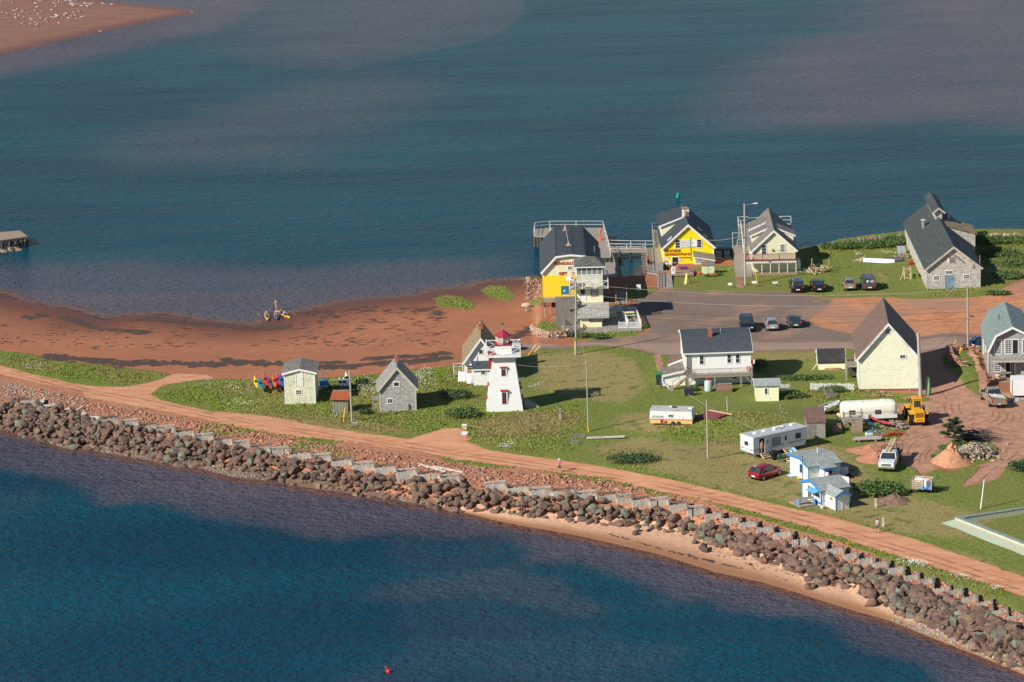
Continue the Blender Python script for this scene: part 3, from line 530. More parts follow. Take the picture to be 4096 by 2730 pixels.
def pipe(par,x,y,z,h=.5,r=.06,name='vent_pipe',mt=None):
    return M().cyl((x,y,z),(x,y,z+h),r).make(name,mt or Steel,par)
def chimney(par,x,y,z,w,h,mt=None):
    c=M().bx(x-w/2,x+w/2,y-w/2,y+w/2,z,z+h).bx(x-w/2-.05,x+w/2+.05,y-w/2-.05,y+w/2+.05,z+h,z+h+.09).make('chimney',mt or Brick,par); M().cyl((x,y,z+h+.09),(x,y,z+h+.32),.1).make('flue',Steel,c); return c
_rk={}
def rock_verts(seed,sub=2,cuts=13,lo=.5,hi=.92):
    k0=(seed,sub)
    if k0 in _rk: return _rk[k0]
    r=random.Random(seed*7+sub); bm=bmesh.new(); n={1:9,2:12,3:14}[sub]
    for i in range(n):                                  # broken stone: hull of a few points on a rough block
        v=Vector((r.gauss(0,1),r.gauss(0,1),r.gauss(0,1))).normalized(); k=max(abs(v.x),abs(v.y),abs(v.z))**.45; bm.verts.new(v/k*r.uniform(.74,.94))
    h=bmesh.ops.convex_hull(bm,input=bm.verts); bmesh.ops.delete(bm,geom=[g for g in h['geom_interior'] if isinstance(g,bmesh.types.BMVert)],context='VERTS')
    if sub>1: bmesh.ops.bevel(bm,geom=bm.edges[:],offset=.035,segments=1,affect='EDGES',clamp_overlap=True)
    bmesh.ops.triangulate(bm,faces=bm.faces); bm.verts.index_update(); vs=[v.co.copy() for v in bm.verts]; fs=[tuple(x.index for x in f.verts) for f in bm.faces]; bm.free(); _rk[k0]=(vs,fs); return _rk[k0]
def sun_scatter(poly,n,rng=None):
    """n random points of the ground inside a world polygon"""
    P=np.array(poly); lo,hi=P.min(0),P.max(0); out=np.zeros((0,2)); rng=rng or RNG
    while len(out)<n:
        q=rng.uniform(lo,hi,(n*3,2)); q=q[sdp(q[:,0],q[:,1],poly)>0]; out=np.concatenate([out,q])
    return out[:n]
def mass(name,V,Fc,mt,label,cat,col=None,kind='stuff',attrs=None):
    """one big mesh from numpy arrays"""
    me=bpy.data.meshes.new(name); me.vertices.add(len(V)); me.vertices.foreach_set('co',np.asarray(V,np.float32).ravel()); k=Fc.shape[1]
    me.loops.add(Fc.size); me.loops.foreach_set('vertex_index',Fc.ravel().astype(np.int32)); me.polygons.add(len(Fc)); me.polygons.foreach_set('loop_start',np.arange(0,Fc.size,k)); me.polygons.foreach_set('loop_total',np.full(len(Fc),k)); me.update(); me.validate()
    me.materials.append(mt); o=link(bpy.data.objects.new(name,me)); return tag(o,label,cat,None,kind)
def rocks_mass(P,S,name,mt,label,cat,sub=1,flat=.65,nv=8):
    Vs=[];Fs=[];b=0
    vr=[(np.array(v),np.array(f)) for v,f in (rock_verts(100+i,sub,9) for i in range(nv))]
    for i,(p,s) in enumerate(zip(P,S)):
        v,f=vr[i%nv]; a=RNG.uniform(0,6.28); c,sn=math.cos(a),math.sin(a); sc=s*RNG.uniform(.7,1.3,3)*(1,1,flat); w=v*sc; w=np.stack([w[:,0]*c-w[:,1]*sn,w[:,0]*sn+w[:,1]*c,w[:,2]],-1)+p
        Vs.append(w);Fs.append(f+b);b+=len(v)
    return mass(name,np.concatenate(Vs),np.concatenate(Fs),mt,label,cat)
ORD=['first','second','third','fourth','fifth','sixth','seventh','eighth','ninth','tenth','eleventh','twelfth','thirteenth','fourteenth','fifteenth','sixteenth','seventeenth','eighteenth','nineteenth','twentieth']
def ordn(i): return ORD[i] if i<20 else ('twenty-'+ORD[i-20] if i<29 else ('thirtieth' if i==29 else 'thirty-'+ORD[i-30]))
# ================================================================ buildings round the lot
a1=zoomc(2120,1020,.2423);a2=zoomc(3200,1580,.2125);a3=zoomc(3750,1180,.3189);a4=zoomc(2600,1280,.2296);a5=zoomc(960,1400,.2210);a6=zoomc(3200,1780,.1913)
def pf(fr,zc,pts,y=0.): return [fr.f(*zc(*p),y) for p in pts]
def wpx(fr,zc,x0,y0,x1,y1,y=0.,**k):
    (a,b),(c,d)=fr.f(*zc(x0,y1),y),fr.f(*zc(x1,y0),y); return win(fr.e,a,c,b,d,off=y,**k)
def tpx(fr,zc,s,mt,x0,y0,x1,y1,y=0.,**k):
    (a,b),(c,d)=fr.f(*zc(x0,y1),y),fr.f(*zc(x1,y0),y); return text(k.pop('par',fr.e),s,mt,a,c,b,d,off=y,**k)
def bpx(fr,zc,x0,y0,x1,y1,y=0.,t=.05,c0=0.):
    (a,b),(c,d)=fr.f(*zc(x0,y1),y),fr.f(*zc(x1,y0),y); return M().bx(a,c,y-c0-t,y-c0,b,d)
# ---- gift barn on piles
def gift_barn():
    fr=Fr('gift_barn','cream and yellow barn on piles with red SEAGULLS lettering and black gambrel roof','barn',(2173,1229),ang=-.4)
    e=fr.e; zb=fr.f(*q1(175,1062))[1]; p=pf(fr,q1,[(172,800),(303,652),(590,648)]); w=p[1][0]+p[2][0]-p[0][0]; p.append((w,p[0][1])); p[0]=(0,p[0][1]); zc=(p[1][1]+p[2][1])/2; p[1]=(p[1][0],zc);p[2]=(p[2][0],zc)
    pr=[p[0],p[1],((p[1][0]+p[2][0])/2,zc+.22),p[2],p[3]]; d=19.5
    house(fr,pr,0,d,Cream,RBlack,White,over=.35,ext=.35,zb=zb)
    ym=fr.f(*q1(300,838))[1]; M().bx(0.0,w,-.03,0,zb,ym).make('yellow_wall',YelS,e)
    M().bx(-.04,.02,-.05,.0,zb,ym).make('yellow_corner',YelS,e)
    tpx(fr,a1,'SEAGULLS',SignR,395,110,722,168,bold=.04); tpx(fr,a1,'GIFT',SignR,478,280,608,337,bold=.04); tpx(fr,a1,'S',SignR,693,280,728,330,bold=.04)
    wpx(fr,a1,630,192,688,240); (x0,z0),(x1,z1)=fr.f(*a1(515,655)),fr.f(*a1(650,512)); dr=door(e,x0,x1,z0,z1,BlueD,fm=YelS,off=-.03,knob=False); M().cyl((x0+.45,-.06,z1-.7),(x0+.45,-.09,z1-.7),.13,n=12).make('round_sign',SignW,dr)
    m=M()
    for i in range(5):
        for j in range(9): x=.15+i*(w-.3)/4; y=.2+j*(d-.4)/8; m.cyl((x,y,-2.2 if j>1 else -.5),(x,y,zb),.16)
    m.each('pile',Pile,e); M().bx(-.02,w+.02,-.02,d,zb-.3,zb-.003).make('floor_beam',Post,e)
    m=M().bx(.1,3.5,-1.,-.05,zb-.42,zb-.32); rail(m,[(.1,-.95,zb-.35),(3.5,-.95,zb-.35)],.7,1.1); m.make('walkway',Post,e)
    # white strips lying on the right lower slope
    m=M(); a=Vector((p[2][0],0,zc));b=Vector((w,0,p[0][1])); n=Vector((b.z-a.z,0,a.x-b.x)); n=Vector((-(b.z-a.z),0,(b.x-a.x))).normalized()
    for k in range(4): y=3+1.15*k; c=a.lerp(b,.5)+n*.16; m.beam(c+Vector((0,y,0))-(b-a).normalized()*.5,c+Vector((0,y,0))+(b-a).normalized()*.5,.1,.04)
    m.each('ladder_rung',Deck,e); pipe(e,w-.5,7,zc-1.2,1.1,.07); M().bx(1.9+1,1.9+1.7,.5,.9,zc+.15,zc+.25).make('roof_hatch',Steel,e)
    return fr,w,zb,zc
gb,gbw,gbz,gbc=gift_barn()
fl=Fr('flagpole','white flagpole with small flag and lead wires on the black barn roof','flagpole',(2276,984),ang=0,z=gb.L.z+gbc+.25)
M().beam((0,0,0),(-.55,0,3.2),.05).make('pole',White,fl.e); M().add([(-.5,0,2.9),(-.9,.02,2.2),(-.62,.04,2.1),(-.42,0,2.5)],[(0,1,2,3)]).add([(-.5,.02,2.9),(-.9,.04,2.2),(-.62,.06,2.1),(-.42,.02,2.5)],[(3,2,1,0)]).make('flag',mat('faded flag',(.55,.30,.32),'plain'),fl.e); M().bx(-.45,.35,-.25,.25,0,.12).bx(-.25,.05,-.15,.15,.12,.4).make('base',LWood,fl.e)
an=Fr('radio_antenna','thin black radio antenna rising from the black barn roof','antenna',(2277,950),ang=0,z=gb.L.z+gbc+.25); M().cyl((0,0,0),(0,0,3.8),.035,.015,6).make('mast',DarkM,an.e)
# ---- pier, bridge, decks
def pier():
    fr=Fr('wooden_pier','grey wooden pier with white railings wrapping behind the black roofed barn','pier',(2145,985),ang=0,z=0.); e=fr.e; z=1.75
    g=lambda u,v,zz=z:fr.g(*q1(u,v),zz)
    A=[g(88,452),g(250,455),g(280,400),g(600,400),g(735,560),g(745,655),g(840,655),g(828,600),g(762,372),g(240,372),g(100,385)]
    M().prism(A,z-.2,z,'z').make('deck',Deck,e)
    m=M(); q=[(*a,z) for a in A]; rail(m,[(*g(88,452),z),(*g(100,385),z),(*g(240,372),z)],1.05,2.2,(1.,.5),w=.09); rail(m,[(*g(240,372),z),(*g(762,372),z),(*g(828,600),z)],1.05,3.4,(1.,.5),w=.09); rail(m,[(*g(240,372),z),(*g(250,455),z)],1.05,2.,(1.,.5),w=.09); rail(m,[(*g(840,655),z),(*g(828,600),z)],1.05,2.,(1.,.5)); m.make('railing',mat('weathered white rail',(.62,.61,.57),'plain',wear=.5,wc=(.4,.38,.34)),e)
    m=M()
    for u,v in [(95,450),(125,452),(155,453),(190,454),(105,420),(160,415),(610,378),(690,376),(755,376),(775,450),(795,510),(820,585),(750,640),(790,650),(835,650)]: x,y=g(u,v); m.cyl((x,y,-2),(x,y,z-.2),.2)
    m.each('pile',Pile,e)
    # lower landing in the shade of the barn
    B=[g(745,660,1.),g(850,660,1.),g(890,790,.9),g(890,1000,.9),g(775,1000,.9),g(770,700,.9)]; M().prism(B,.55,.8,'z').make('landing',DeckX,e)
    m=M(); rail(m,[(*g(850,665,.8),.8),(*g(885,790,.8),.8),(*g(888,940,.8),.8)],1.,1.6); m.make('landing_railing',Post,e)
    m=M()
    for u,v in [(780,980),(885,980),(885,860),(780,850),(850,700)]: x,y=g(u,v,.9); m.cyl((x,y,-1.5),(x,y,.55),.16)
    m.each('landing_pile',Pile,e)
    b=Fr('foot_bridge','grey timber foot bridge with white double railings over the dark inlet','bridge',q1(815,600),ang=0,z=0.); zz=1.5
    p,q,r,s=b.g(*q1(815,598),zz),b.g(*q1(1260,598),zz),b.g(*q1(1260,568),zz),b.g(*q1(815,560),zz); M().prism([p,q,r,s],zz-.3,zz,'z').make('deck',Deck,b.e)
    m=M(); rail(m,[(*p,zz),(*b.g(*q1(1180,598),zz),zz)],1.05,3.6,(1.,.62,.3),w=.1); rail(m,[(*s,zz),(*r,zz)],1.05,3.6,(1.,.5),w=.1); m.make('railing',_mc['weathered white rail'],b.e)
    m=M()
    for i in range(5): t=i/4; m.cyl((p[0]+(q[0]-p[0])*t,p[1],-2),(p[0]+(q[0]-p[0])*t,p[1],zz-.3),.16)
    m.each('pile',Pile,b.e)
    o=Fr('channel_marker','small orange red marker post on a round base standing on the pier deck','marker',q1(742,492),ang=0,z=z); M().lathe([(.42,0),(.42,.12),(.3,.2),(.1,.25)],12).make('base',Orange,o.e); M().lathe([(.09,.2),(.09,1.3),(.17,1.32),(.17,1.5),(.08,1.75),(.02,1.85)],10).each('post',Orange,o.e)
    c=Fr('low_bridge','distant plank walkway on posts crossing behind the yellow shop','walkway',q2(1040,790),ang=0,z=0.); zz=1.
    p,q=c.g(*q2(1010,795),zz),c.g(*q2(1290,790),zz); M().prism([p,q,(q[0],q[1]+1.3),(p[0],p[1]+1.3)],zz-.3,zz,'z').make('deck',Deck,c.e); m=M(); rail(m,[(p[0],p[1]+1.2,zz),(q[0],q[1]+1.2,zz)],1.,3.,(1.,.5)); m.make('railing',Post,c.e); m=M()
    for t in (.1,.5,.9): m.cyl((p[0]+(q[0]-p[0])*t,p[1]+.3,-2),(p[0]+(q[0]-p[0])*t,p[1]+.3,zz-.3),.15)
    m.each('pile',Pile,c.e)
pier()
# ---- look-out cottage
def lookout():
    fr=Fr('lookout_cottage','pale yellow cottage with glazed upper look-out, white gallery and sloping shingle lean-to','cottage',a1(832,1213),a1(1190,1213),ang=-1.); e=fr.e; w=fr.w
    z1=fr.f(*a1(1000,1030))[1]; D_=3.4; zt=z1+1.15
    M().prism([(0,0),(0,z1),(D_,zt),(D_,0)],0,w,'x').make('lean_to_wall',mat('pale yellow clapboard',(.80,.79,.50),'clap',wear=.03,rows=.2),e)
    xa,xb=fr.f(*a1(785,1020))[0],fr.f(*a1(1308,1020))[0]; m=M(); m.prism([(-.45,z1-.08),(-.45,z1+.06),(D_,zt+.16),(D_,zt)],xa,xb,'x'); r=m.make('lean_to_roof',mat('silver cedar lean-to roof',(.36,.35,.32),'roof',ax='x',wear=.4,wc=(.24,.23,.21),rows=.3),e)
    wpx(fr,a1,990,1030,1165,1098,nx=2,ny=1,fm=RedT,gm=GlassL,mm=White)
    yl=mat('pale yellow clapboard',(.8,.79,.5))
    x0,_=fr.f(*a1(775,700),D_); x1,_=fr.f(*a1(1208,700),D_); zg=fr.f(*a1(1000,520),D_)[1]; zs=fr.f(*a1(1000,333),D_)[1]; ze=fr.f(*a1(1000,192),D_)[1]; d2=4.6
    M().bx(x0,x1,D_,D_+d2,0,zg).make('ground_floor_wall',yl,e)
    wpx(fr,a1,1018,548,1112,675,D_,nx=1,ny=2,fm=RedT,gm=GlassL); (a,b),(c,d)=fr.f(*a1(832,770),D_),fr.f(*a1(912,560),D_); door(e,a,c,b,d,White,off=D_); win(e,a+.1,c-.1,b+.95,d-.12,1,2,off=D_-.03,fw_=.03,fm=DarkM)
    M().bx(x0,x1,D_+.003,D_+d2,zg,zs).make('parapet_wall',mat('cream fish-scale shingles',(.70,.70,.56),'clap',wear=.5,wc=(.45,.43,.35),rows=.18),e)
    m=M(); gl=M()
    for i in range(6): x=x0+.05+(x1-x0-.1)*i/5; m.bx(x-.05,x+.05,D_-.02,D_+.08,zs,ze); m.bx(x-.05,x+.05,D_+d2-.08,D_+d2,zs,ze)
    for i in range(5): y=D_+.2+(d2-.4)*i/4; m.bx(x0,x0+.09,y-.04,y+.04,zs,ze); m.bx(x1-.09,x1,y-.04,y+.04,zs,ze)
    m.bx(x0,x1,D_-.03,D_+d2+.03,zs-.04,zs+.05).make('window_posts',White,e); gl.bx(x0+.06,x1-.06,D_+.05,D_+.07,zs+.05,ze).make('glazing',mat('look-out glass tint',(.20,.22,.20),'plain',.1),e); 
    M().bx(x0+.15,x1-.15,D_+.1,D_+d2-.1,zs+.05,zs+.6).make('inner_counter',mat('brown counter',(.09,.06,.04)),e)
    xc=(x0+x1)/2; yc=D_+d2/2; o=.35; zr=ze+.95
    m=M().add([(x0-o,D_-o,ze),(x1+o,D_-o,ze),(x1+o,D_+d2+o,ze),(x0-o,D_+d2+o,ze),(xc-.7,yc,zr),(xc+.7,yc,zr)],[(0,1,5,4),(1,2,5),(2,3,4,5),(3,0,4),(0,3,2,1)]); m.make('hip_roof',mat('mottled dark hip roof',(.10,.10,.09),'roof',ax='x',wear=.4,wc=(.2,.19,.17),rows=.25),e)
    M().bx(x0-o-.02,x1+o+.02,D_-o-.02,D_-o+.02,ze-.12,ze+.02).bx(x0-o-.02,x0-o+.02,D_-o,D_+d2+o,ze-.12,ze+.02).make('eave_board',White,e)
    gx0,gx1=fr.f(*a1(655,540),D_-1.)[0],fr.f(*a1(1288,540),D_-1.)[0]; zg2=zg-.05
    M().bx(gx0,gx1,D_-1.,D_-.003,zg2-.14,zg2).bx(gx0,x0-.003,D_,D_+d2+.8,zg2-.14,zg2).bx(x1+.003,gx1,D_,D_+d2+.8,zg2-.14,zg2).make('gallery_deck',DeckX,e)
    m=M(); P=[(gx0,D_-1,zg2),(gx1,D_-1,zg2),(gx1,D_+d2+.7,zg2),(gx0,D_+d2+.7,zg2)]
    for i in range(4):
        a,b=Vector(P[i]),Vector(P[(i+1)%4]); n=3
        for k in range(n):
            u,v=a.lerp(b,k/n),a.lerp(b,(k+1)/n); h=Vector((0,0,1.05)); m.bx(u.x-.06,u.x+.06,u.y-.06,u.y+.06,u.z-.1,u.z+1.15); m.beam(u,v+h,.07,.05);m.beam(u+h,v,.07,.05); m.beam(u+h,v+h,.1,.05)
    m.make('gallery_railing',White,e)
    # shingled outside stair screen and boards on the left
    (a,b),(c,d)=fr.f(*a1(665,860),D_-.4),fr.f(*a1(745,560),D_-.4); m=M(); stairs(m,(a-.1,D_-2.2,b),(a-.1,D_+2.,d+.5),.85,12,(1,0,0)); m.make('outside_stairs',Post,e)
    (a,b),(c,d)=fr.f(*a1(425,950),1.5),fr.f(*a1(740,690),1.5); M().prism([(a,0.-.3),(c,-.3),(c,d),(a,d+.05)],1.45,1.5,'y').make('board_screen',mat('grey vertical boards',(.22,.20,.18),'wood',ax='z',wear=.3),e)
    (a,b),(c,d)=fr.f(*a1(594,425),D_-1.03),fr.f(*a1(728,352),D_-1.03); s=M().bx(a,c,D_-1.08,D_-1.04,b,d).make('gift_sign',SignW,e); text(s,'ST',mat('purple lettering',(.25,.02,.12)),a+(c-a)*.62,c-.08,b+(d-b)*.35,d-.08,off=D_-1.08)
    m=M().bx(x0+.1,x0+.55,D_-.12,D_-.01,1.6,2.5).make('meter_box',White,e)
    # terrace
    t=Fr('terrace_deck','grey board terrace with white lattice railings in front of the look-out cottage','deck',a1(560,1290),ang=-1.); t.L.z=fr.L.z-.12; t.e.location=t.L; g=lambda u,v,z=.25:t.g(*a1(u,v),z)
    A=[g(560,1285),g(1845,1245),g(1830,1090),g(1740,880),g(1500,835),g(1240,850),g(740,950),g(500,1120)]; M().prism(A,-.1,.25,'z').make('deck_floor',DeckX,t.e)
    def lat(p,q,h=.85):
        p,q=Vector((*p,.27)),Vector((*q,.27)); m=M(); L=(q-p).length; d=(q-p).normalized(); T=lambda a,b:p+d*a+Vector((0,0,b)); lattice(m,.0,L,.08,h-.08,T)
        m.beam(T(0,.06),T(L,.06),.07,.06); m.beam(T(0,h-.04),T(L,h-.04),.14,.06)
        for a in np.linspace(0,L,max(2,int(L/2.2)+1)): m.beam(T(a,0),T(a,h+.08),.12)
        m.make('lattice_panel',White,t.e)
    lat(g(1470,1215),g(1622,1213)); lat(g(1622,1213),g(1840,1213)); lat(g(1840,1213),g(1745,965)); lat(g(1745,965),g(1620,960)); lat(g(1500,940),g(1285,945)); lat(g(1530,1010),g(1545,1050)); lat(g(1575,1090),g(1622,1180))
    m=M(); rail(m,[(*g(575,1300,.2),.2),(*g(745,1300,.2),.2),(*g(820,1215,.2),.2)],.95,1.2,(1.,.12),balu=.14); rail(m,[(*g(575,1300,.2),.2),(*g(560,1150,.2),.2)],.95,1.5,(1.,.12),balu=.14); m.make('picket_railing',Post,t.e)
    M().prism([g(130,1140,.05),g(500,1120,.05),g(560,1010,.05),g(470,975,.05),g(290,1000,.05)],-.15,.06,'z').make('red_boardwalk',mat('worn red boards',(.34,.17,.13),'wood',ax='y',wear=.5,wc=(.3,.28,.26)),t.e)
    m=M(); r=M(); pp=[(112,1160),(142,1120),(184,1085),(250,1035),(337,1000)]; Q=[Vector((*g(u,v,0),0)) for u,v in pp]
    for q in Q: m.cyl(q,q+Vector((0,0,1.4)),.035,n=6)
    for a,b in zip(Q[:-1],Q[1:]):
        for h in (1.2,.7): r.tube([a+Vector((0,0,h)),a.lerp(b,.5)+Vector((0,0,h-.15)),b+Vector((0,0,h))],.022,5)
    m.each('rope_post',LWood,t.e); r.make('rope',mat('pale rope',(.5,.42,.32)),t.e)
    return fr
lk=lookout()
def picnic(px,py,ang,label,mt=None,z=.25):
    f=Fr('picnic_table',label,'picnic table',(px,py),ang=ang,group='picnic tables by the look-out cottage'); e=f.e; e.location.z+=z
    yl=mt or mat('lemon painted table',(.72,.72,.36),'plain',wear=.1); M().bx(-.75,.75,-.35,.35,.68,.74).make('tabletop',yl,e)
    for s in(-1,1): M().bx(-.75,.75,s*.72-.13,s*.72+.13,.42,.47).each('bench',yl,e); M().beam((s*.55,-.75,0),(s*.55,.25,.68),.06,.08).beam((s*.55,.75,0),(s*.55,-.25,.68),.08,.08).bx(s*.55-.03,s*.55+.03,-.78,.78,.36,.42).each('leg',yl,e)
    return e
picnic(*a1(1640,1060),10,'pale yellow picnic table inside the lattice railing corner of the terrace'); picnic(*a1(1335,1065),20,'pale yellow picnic table half hidden by the lean-to roof edge')
p1=picnic(*a1(520,990),70,'yellow picnic table standing on end against the grey boards'); p1.rotation_euler=(R_(80),0,R_(15)); p1.location.z+=.7
p2=picnic(*a1(640,1000),-20,'yellow picnic table lying tilted over logs beside the boardwalk'); p2.rotation_euler=(R_(35),R_(20),R_(-25)); p2.location.z+=.15
# log heap, crab pots
def heap(name,label,cat,px,py,parts,n,rx,ry,h,mt,ln=1.2,seed=1,th=.1):
    f=Fr(name,label,cat,(px,py),ang=0); r=random.Random(seed); m=M()
    for i in range(n):
        x,y=r.gauss(0,rx*.45),r.gauss(0,ry*.45); z=max(.06,h*(1-min(1,math.hypot(x/rx,y/ry)))*r.uniform(.4,1)); a=r.uniform(0,PI); l=ln*r.uniform(.4,1)/2; t=r.uniform(-.25,.25)
        d=Vector((math.cos(a)*math.cos(t),math.sin(a)*math.cos(t),math.sin(t)))*l; w=th*r.uniform(.6,1.5); m.beam(Vector((x,y,z))-d,Vector((x,y,z))+d,w,w*r.uniform(.4,1))
    (m.each if n<25 else m.make)(parts,mt,f.e); return f
heap('driftwood_heap','heap of grey driftwood logs beside the tilted picnic tables','logs',*a1(600,1040),'logs',26,1.6,1.2,.8,Post,1.2,3,.16)
heap('lumber_stack','stack of grey lath crates at the foot of the dark barn wall','lumber',*a1(1300,745),'boards',46,1.,.8,1.3,Deck,1.5,4,.11)
# stone planter
def wall_curve(name,label,P,h,mt,seed=2,st=.5,rows=4,dep=.5,cat='wall',part='stones'):
    base=hit(*P[0]); e=empty(name,base,0,label,cat); pts=[hit(*p) for p in P]; r=random.Random(seed); m=M()
    L=[0]
    for a,b in zip(pts[:-1],pts[1:]): L.append(L[-1]+(b-a).length)
    for k in range(rows):
        s=r.uniform(0,st)
        while s<L[-1]:
            i=max(j for j in range(len(L)-1) if L[j]<=s); t=(s-L[i])/(L[i+1]-L[i]); p=pts[i].lerp(pts[i+1],t)-base; d=(pts[i+1]-pts[i]).normalized(); w=st*r.uniform(.6,1.5)
            z=k*h/rows+h/rows*.5; vs,fs=rock_verts(r.randrange(20,28),1,9); off=r.uniform(-.1,.1)+k*.04; a=math.atan2(d.y,d.x)
            mx=Matrix.Translation(p+Vector((-math.sin(a)*off,math.cos(a)*off,z)))@Matrix.Rotation(a+r.uniform(-.15,.15),4,'Z')@Matrix.Diagonal((w*.68,dep*.7,h/rows*.85,1)); m.add([mx@v for v in vs],fs); s+=w
    m.make(part,mt,e); return e
wall_curve('stone_planter','low curved pale sandstone wall round a grassy bed left of the terrace',[a1(*p) for p in [(20,1240),(60,1300),(150,1350),(300,1385),(450,1385),(600,1360),(660,1330)]],1.0,StoneP,2,.55,6)
wall_curve('shore_stones','row of big pale sandstone blocks on the shore beside the grey barn',[q3(*p) for p in [(2000,505),(2090,500),(2180,505),(2290,512)]],.8,StoneP,5,1.6,1,1.3,'rocks','blocks')
# ---- yellow kayak shop
def kayak_shop():
    fr=Fr('kayak_shop','bright yellow gabled shop with OUTSIDE EXPEDITIONS lettering and black roof','shop',q2(350,1072),ang=0.); e=fr.e; e.location.z-=0
    p=pf(fr,q2,[(350,770),(686,470),(1025,765)]); w=p[2][0]; zc=(p[0][1]+p[2][1])/2; z0=0.; d=14.6
    pr=[(0,zc),(w/2,p[1][1]),(w,zc)]; house(fr,pr,0,d,YelB,RBlack,White,over=.35,ext=.3,zb=-.6)
    yd=6.7; zl=fr.f(*q2(325,488),yd)[1]; zr=p[1][1]-.15
    m=M().prism([(.05,zc-.3),(.05,zl),(w/2-.05,zr-.1),(w/2-.05,zc)],yd,d-.3,'y'); m.make('dormer_wall',CreamS,e); a=[(-.35,zl-.08),(w/2,zr+.12)]; b=offset(a,.1); m=M(); m.prism([a[0],a[1],b[1],b[0]],yd-.25,d,'y'); m.make('dormer_roof',RBlack,e)
    m=M().prism([(a[0][0],a[0][1]-.13),(a[1][0],a[1][1]-.13),(b[1][0],b[1][1]+.01),(b[0][0],b[0][1]+.01)],yd-.29,yd-.253,'y'); m.make('dormer_trim',White,e)
    cx=w/2; c=M().bx(cx-.5,cx+.5,yd-.2,yd+.9,p[1][1]-.7,p[1][1]+1.05).make('cupola',White,e); M().bx(cx-.6,cx+.6,yd-.3,yd+1.,p[1][1]+1.05,p[1][1]+1.12).add([(cx-.6,yd-.3,p[1][1]+1.12),(cx+.6,yd-.3,p[1][1]+1.12),(cx+.6,yd+1,p[1][1]+1.12),(cx-.6,yd+1,p[1][1]+1.12),(cx,yd+.35,p[1][1]+1.4)],[(0,1,4),(1,2,4),(2,3,4),(3,0,4)]).make('cupola_roof',RGrey,c)
    m=M(); r=random.Random(3)
    for i in range(9): x=cx+r.uniform(-.25,.2); m.beam((x,yd-.5,p[1][1]+.05+r.uniform(0,.2)),(x+r.uniform(-.2,.2),yd-.45,p[1][1]+r.uniform(.5,1.)),.06)
    m.make('broken_boards',Stone,c)
    def sky_(t,y,sd,L=1.):
        a,b=(Vector((0,0,zc)),Vector((w/2,0,p[1][1]))) if sd<0 else (Vector((w,0,zc)),Vector((w/2,0,p[1][1]))); n=Vector((sd*(b.z-a.z),0,abs(b.x-a.x))).normalized(); c=a.lerp(b,t)+n*.15; u=(b-a).normalized()*.4; m=M(); Y=Vector((0,1,0))
        for q in (-.28,.28): m.beam(c+Vector((0,y+q,0))-u,c+Vector((0,y+q,0))+u,.07,.06)
        k=m.beam(c+Vector((0,y-.28,0))-u,c+Vector((0,y+.28,0))-u,.07,.06).beam(c+Vector((0,y-.28,0))+u,c+Vector((0,y+.28,0))+u,.07,.06).make('skylight',White,e); m=M(); m.beam(c+Vector((0,y,0))-u*.9,c+Vector((0,y,0))+u*.9,.5,.03,up=tuple(n)); m.make('pane',GlassL,k)
    sky_(.3,1.,-1); sky_(.5,4.2,1); sky_(.32,2.,1)
    wpx(fr,q2,512,675,568,782,nx=1,ny=3); wpx(fr,q2,803,670,858,775,nx=1,ny=3)
    s=bpx(fr,q2,582,668,798,778,t=.04,c0=.02).make('tour_sign',SignW,e)
    for i,(t,u,v) in enumerate((('KAYAK TOURS',584,735),('LESSONS & SALES',584,745),('BIKE RENTALS & TOURS',584,760),('CANOE RENTALS',584,722),('KITES & OTHER DELIGHTS',584,795))):
        y=678+i*20.5; tpx(fr,q2,t,SignB,u,y,v,y+13,0.,par=s,c=.06,bold=.006)
    tpx(fr,q2,'OUTSIDE',SignR,366,800,578,841,bold=.03); tpx(fr,q2,'EXPEDITIONS',SignR,373,845,709,887,bold=.03)
    bpx(fr,q2,565,904,705,922,t=.03,c0=.012).make('red_band',SignR,e)
    (a,b),(c,d2)=fr.f(*q2(470,1058)),fr.f(*q2(546,905)); door(e,a,c,b,d2,Dark,open_=True); M().ell(((a+c)/2,-.02,b+.85),.28,.05,.13).make('moose_sign',mat('brown sign',(.3,.2,.12)),e)
    s=bpx(fr,q2,366,905,430,938,t=.03,c0=.01).make('free_sign',SignW,e); tpx(fr,q2,'FREE',SignR,385,907,425,918,par=s,c=.045,bold=.004)
    s=bpx(fr,q2,365,960,413,1020,t=.03,c0=.01).make('red_poster',SignR,e); M().cyl((fr.f(*q2(389,990))[0],-.045,fr.f(*q2(389,990))[1]),(fr.f(*q2(389,990))[0],-.05,fr.f(*q2(389,990))[1]),.2,n=12).make('emblem',SignW,s)
    bpx(fr,q2,417,958,455,1018,t=.03,c0=.01).make('notice_board',SignW,e); s=bpx(fr,q2,568,935,607,958,t=.03,c0=.01).make('open_sign',SignW,e); tpx(fr,q2,'OPEN',SignR,571,940,604,953,par=s,c=.045,bold=.004)
    M().bx(fr.f(*q2(718,900))[0]-.05,fr.f(*q2(718,900))[0]+.05,-.06,-.005,fr.f(*q2(718,940))[1],fr.f(*q2(718,640))[1]).make('conduit',Steel,e); bpx(fr,q2,708,900,726,945,t=.12).make('meter',Steel,e)
    # side porch with shed roof
    y=-1.0; (a,b),(c,_)=fr.f(*q2(768,1125),y),fr.f(*q2(1035,1125),y); zl_,zr_=fr.f(*q2(768,905),y)[1],fr.f(*q2(1035,948),y)[1]; M().prism([(a,-.6),(c,-.6),(c,zr_),(a,zl_)],y,-.005,'y').make('porch_wall',YelB,e)
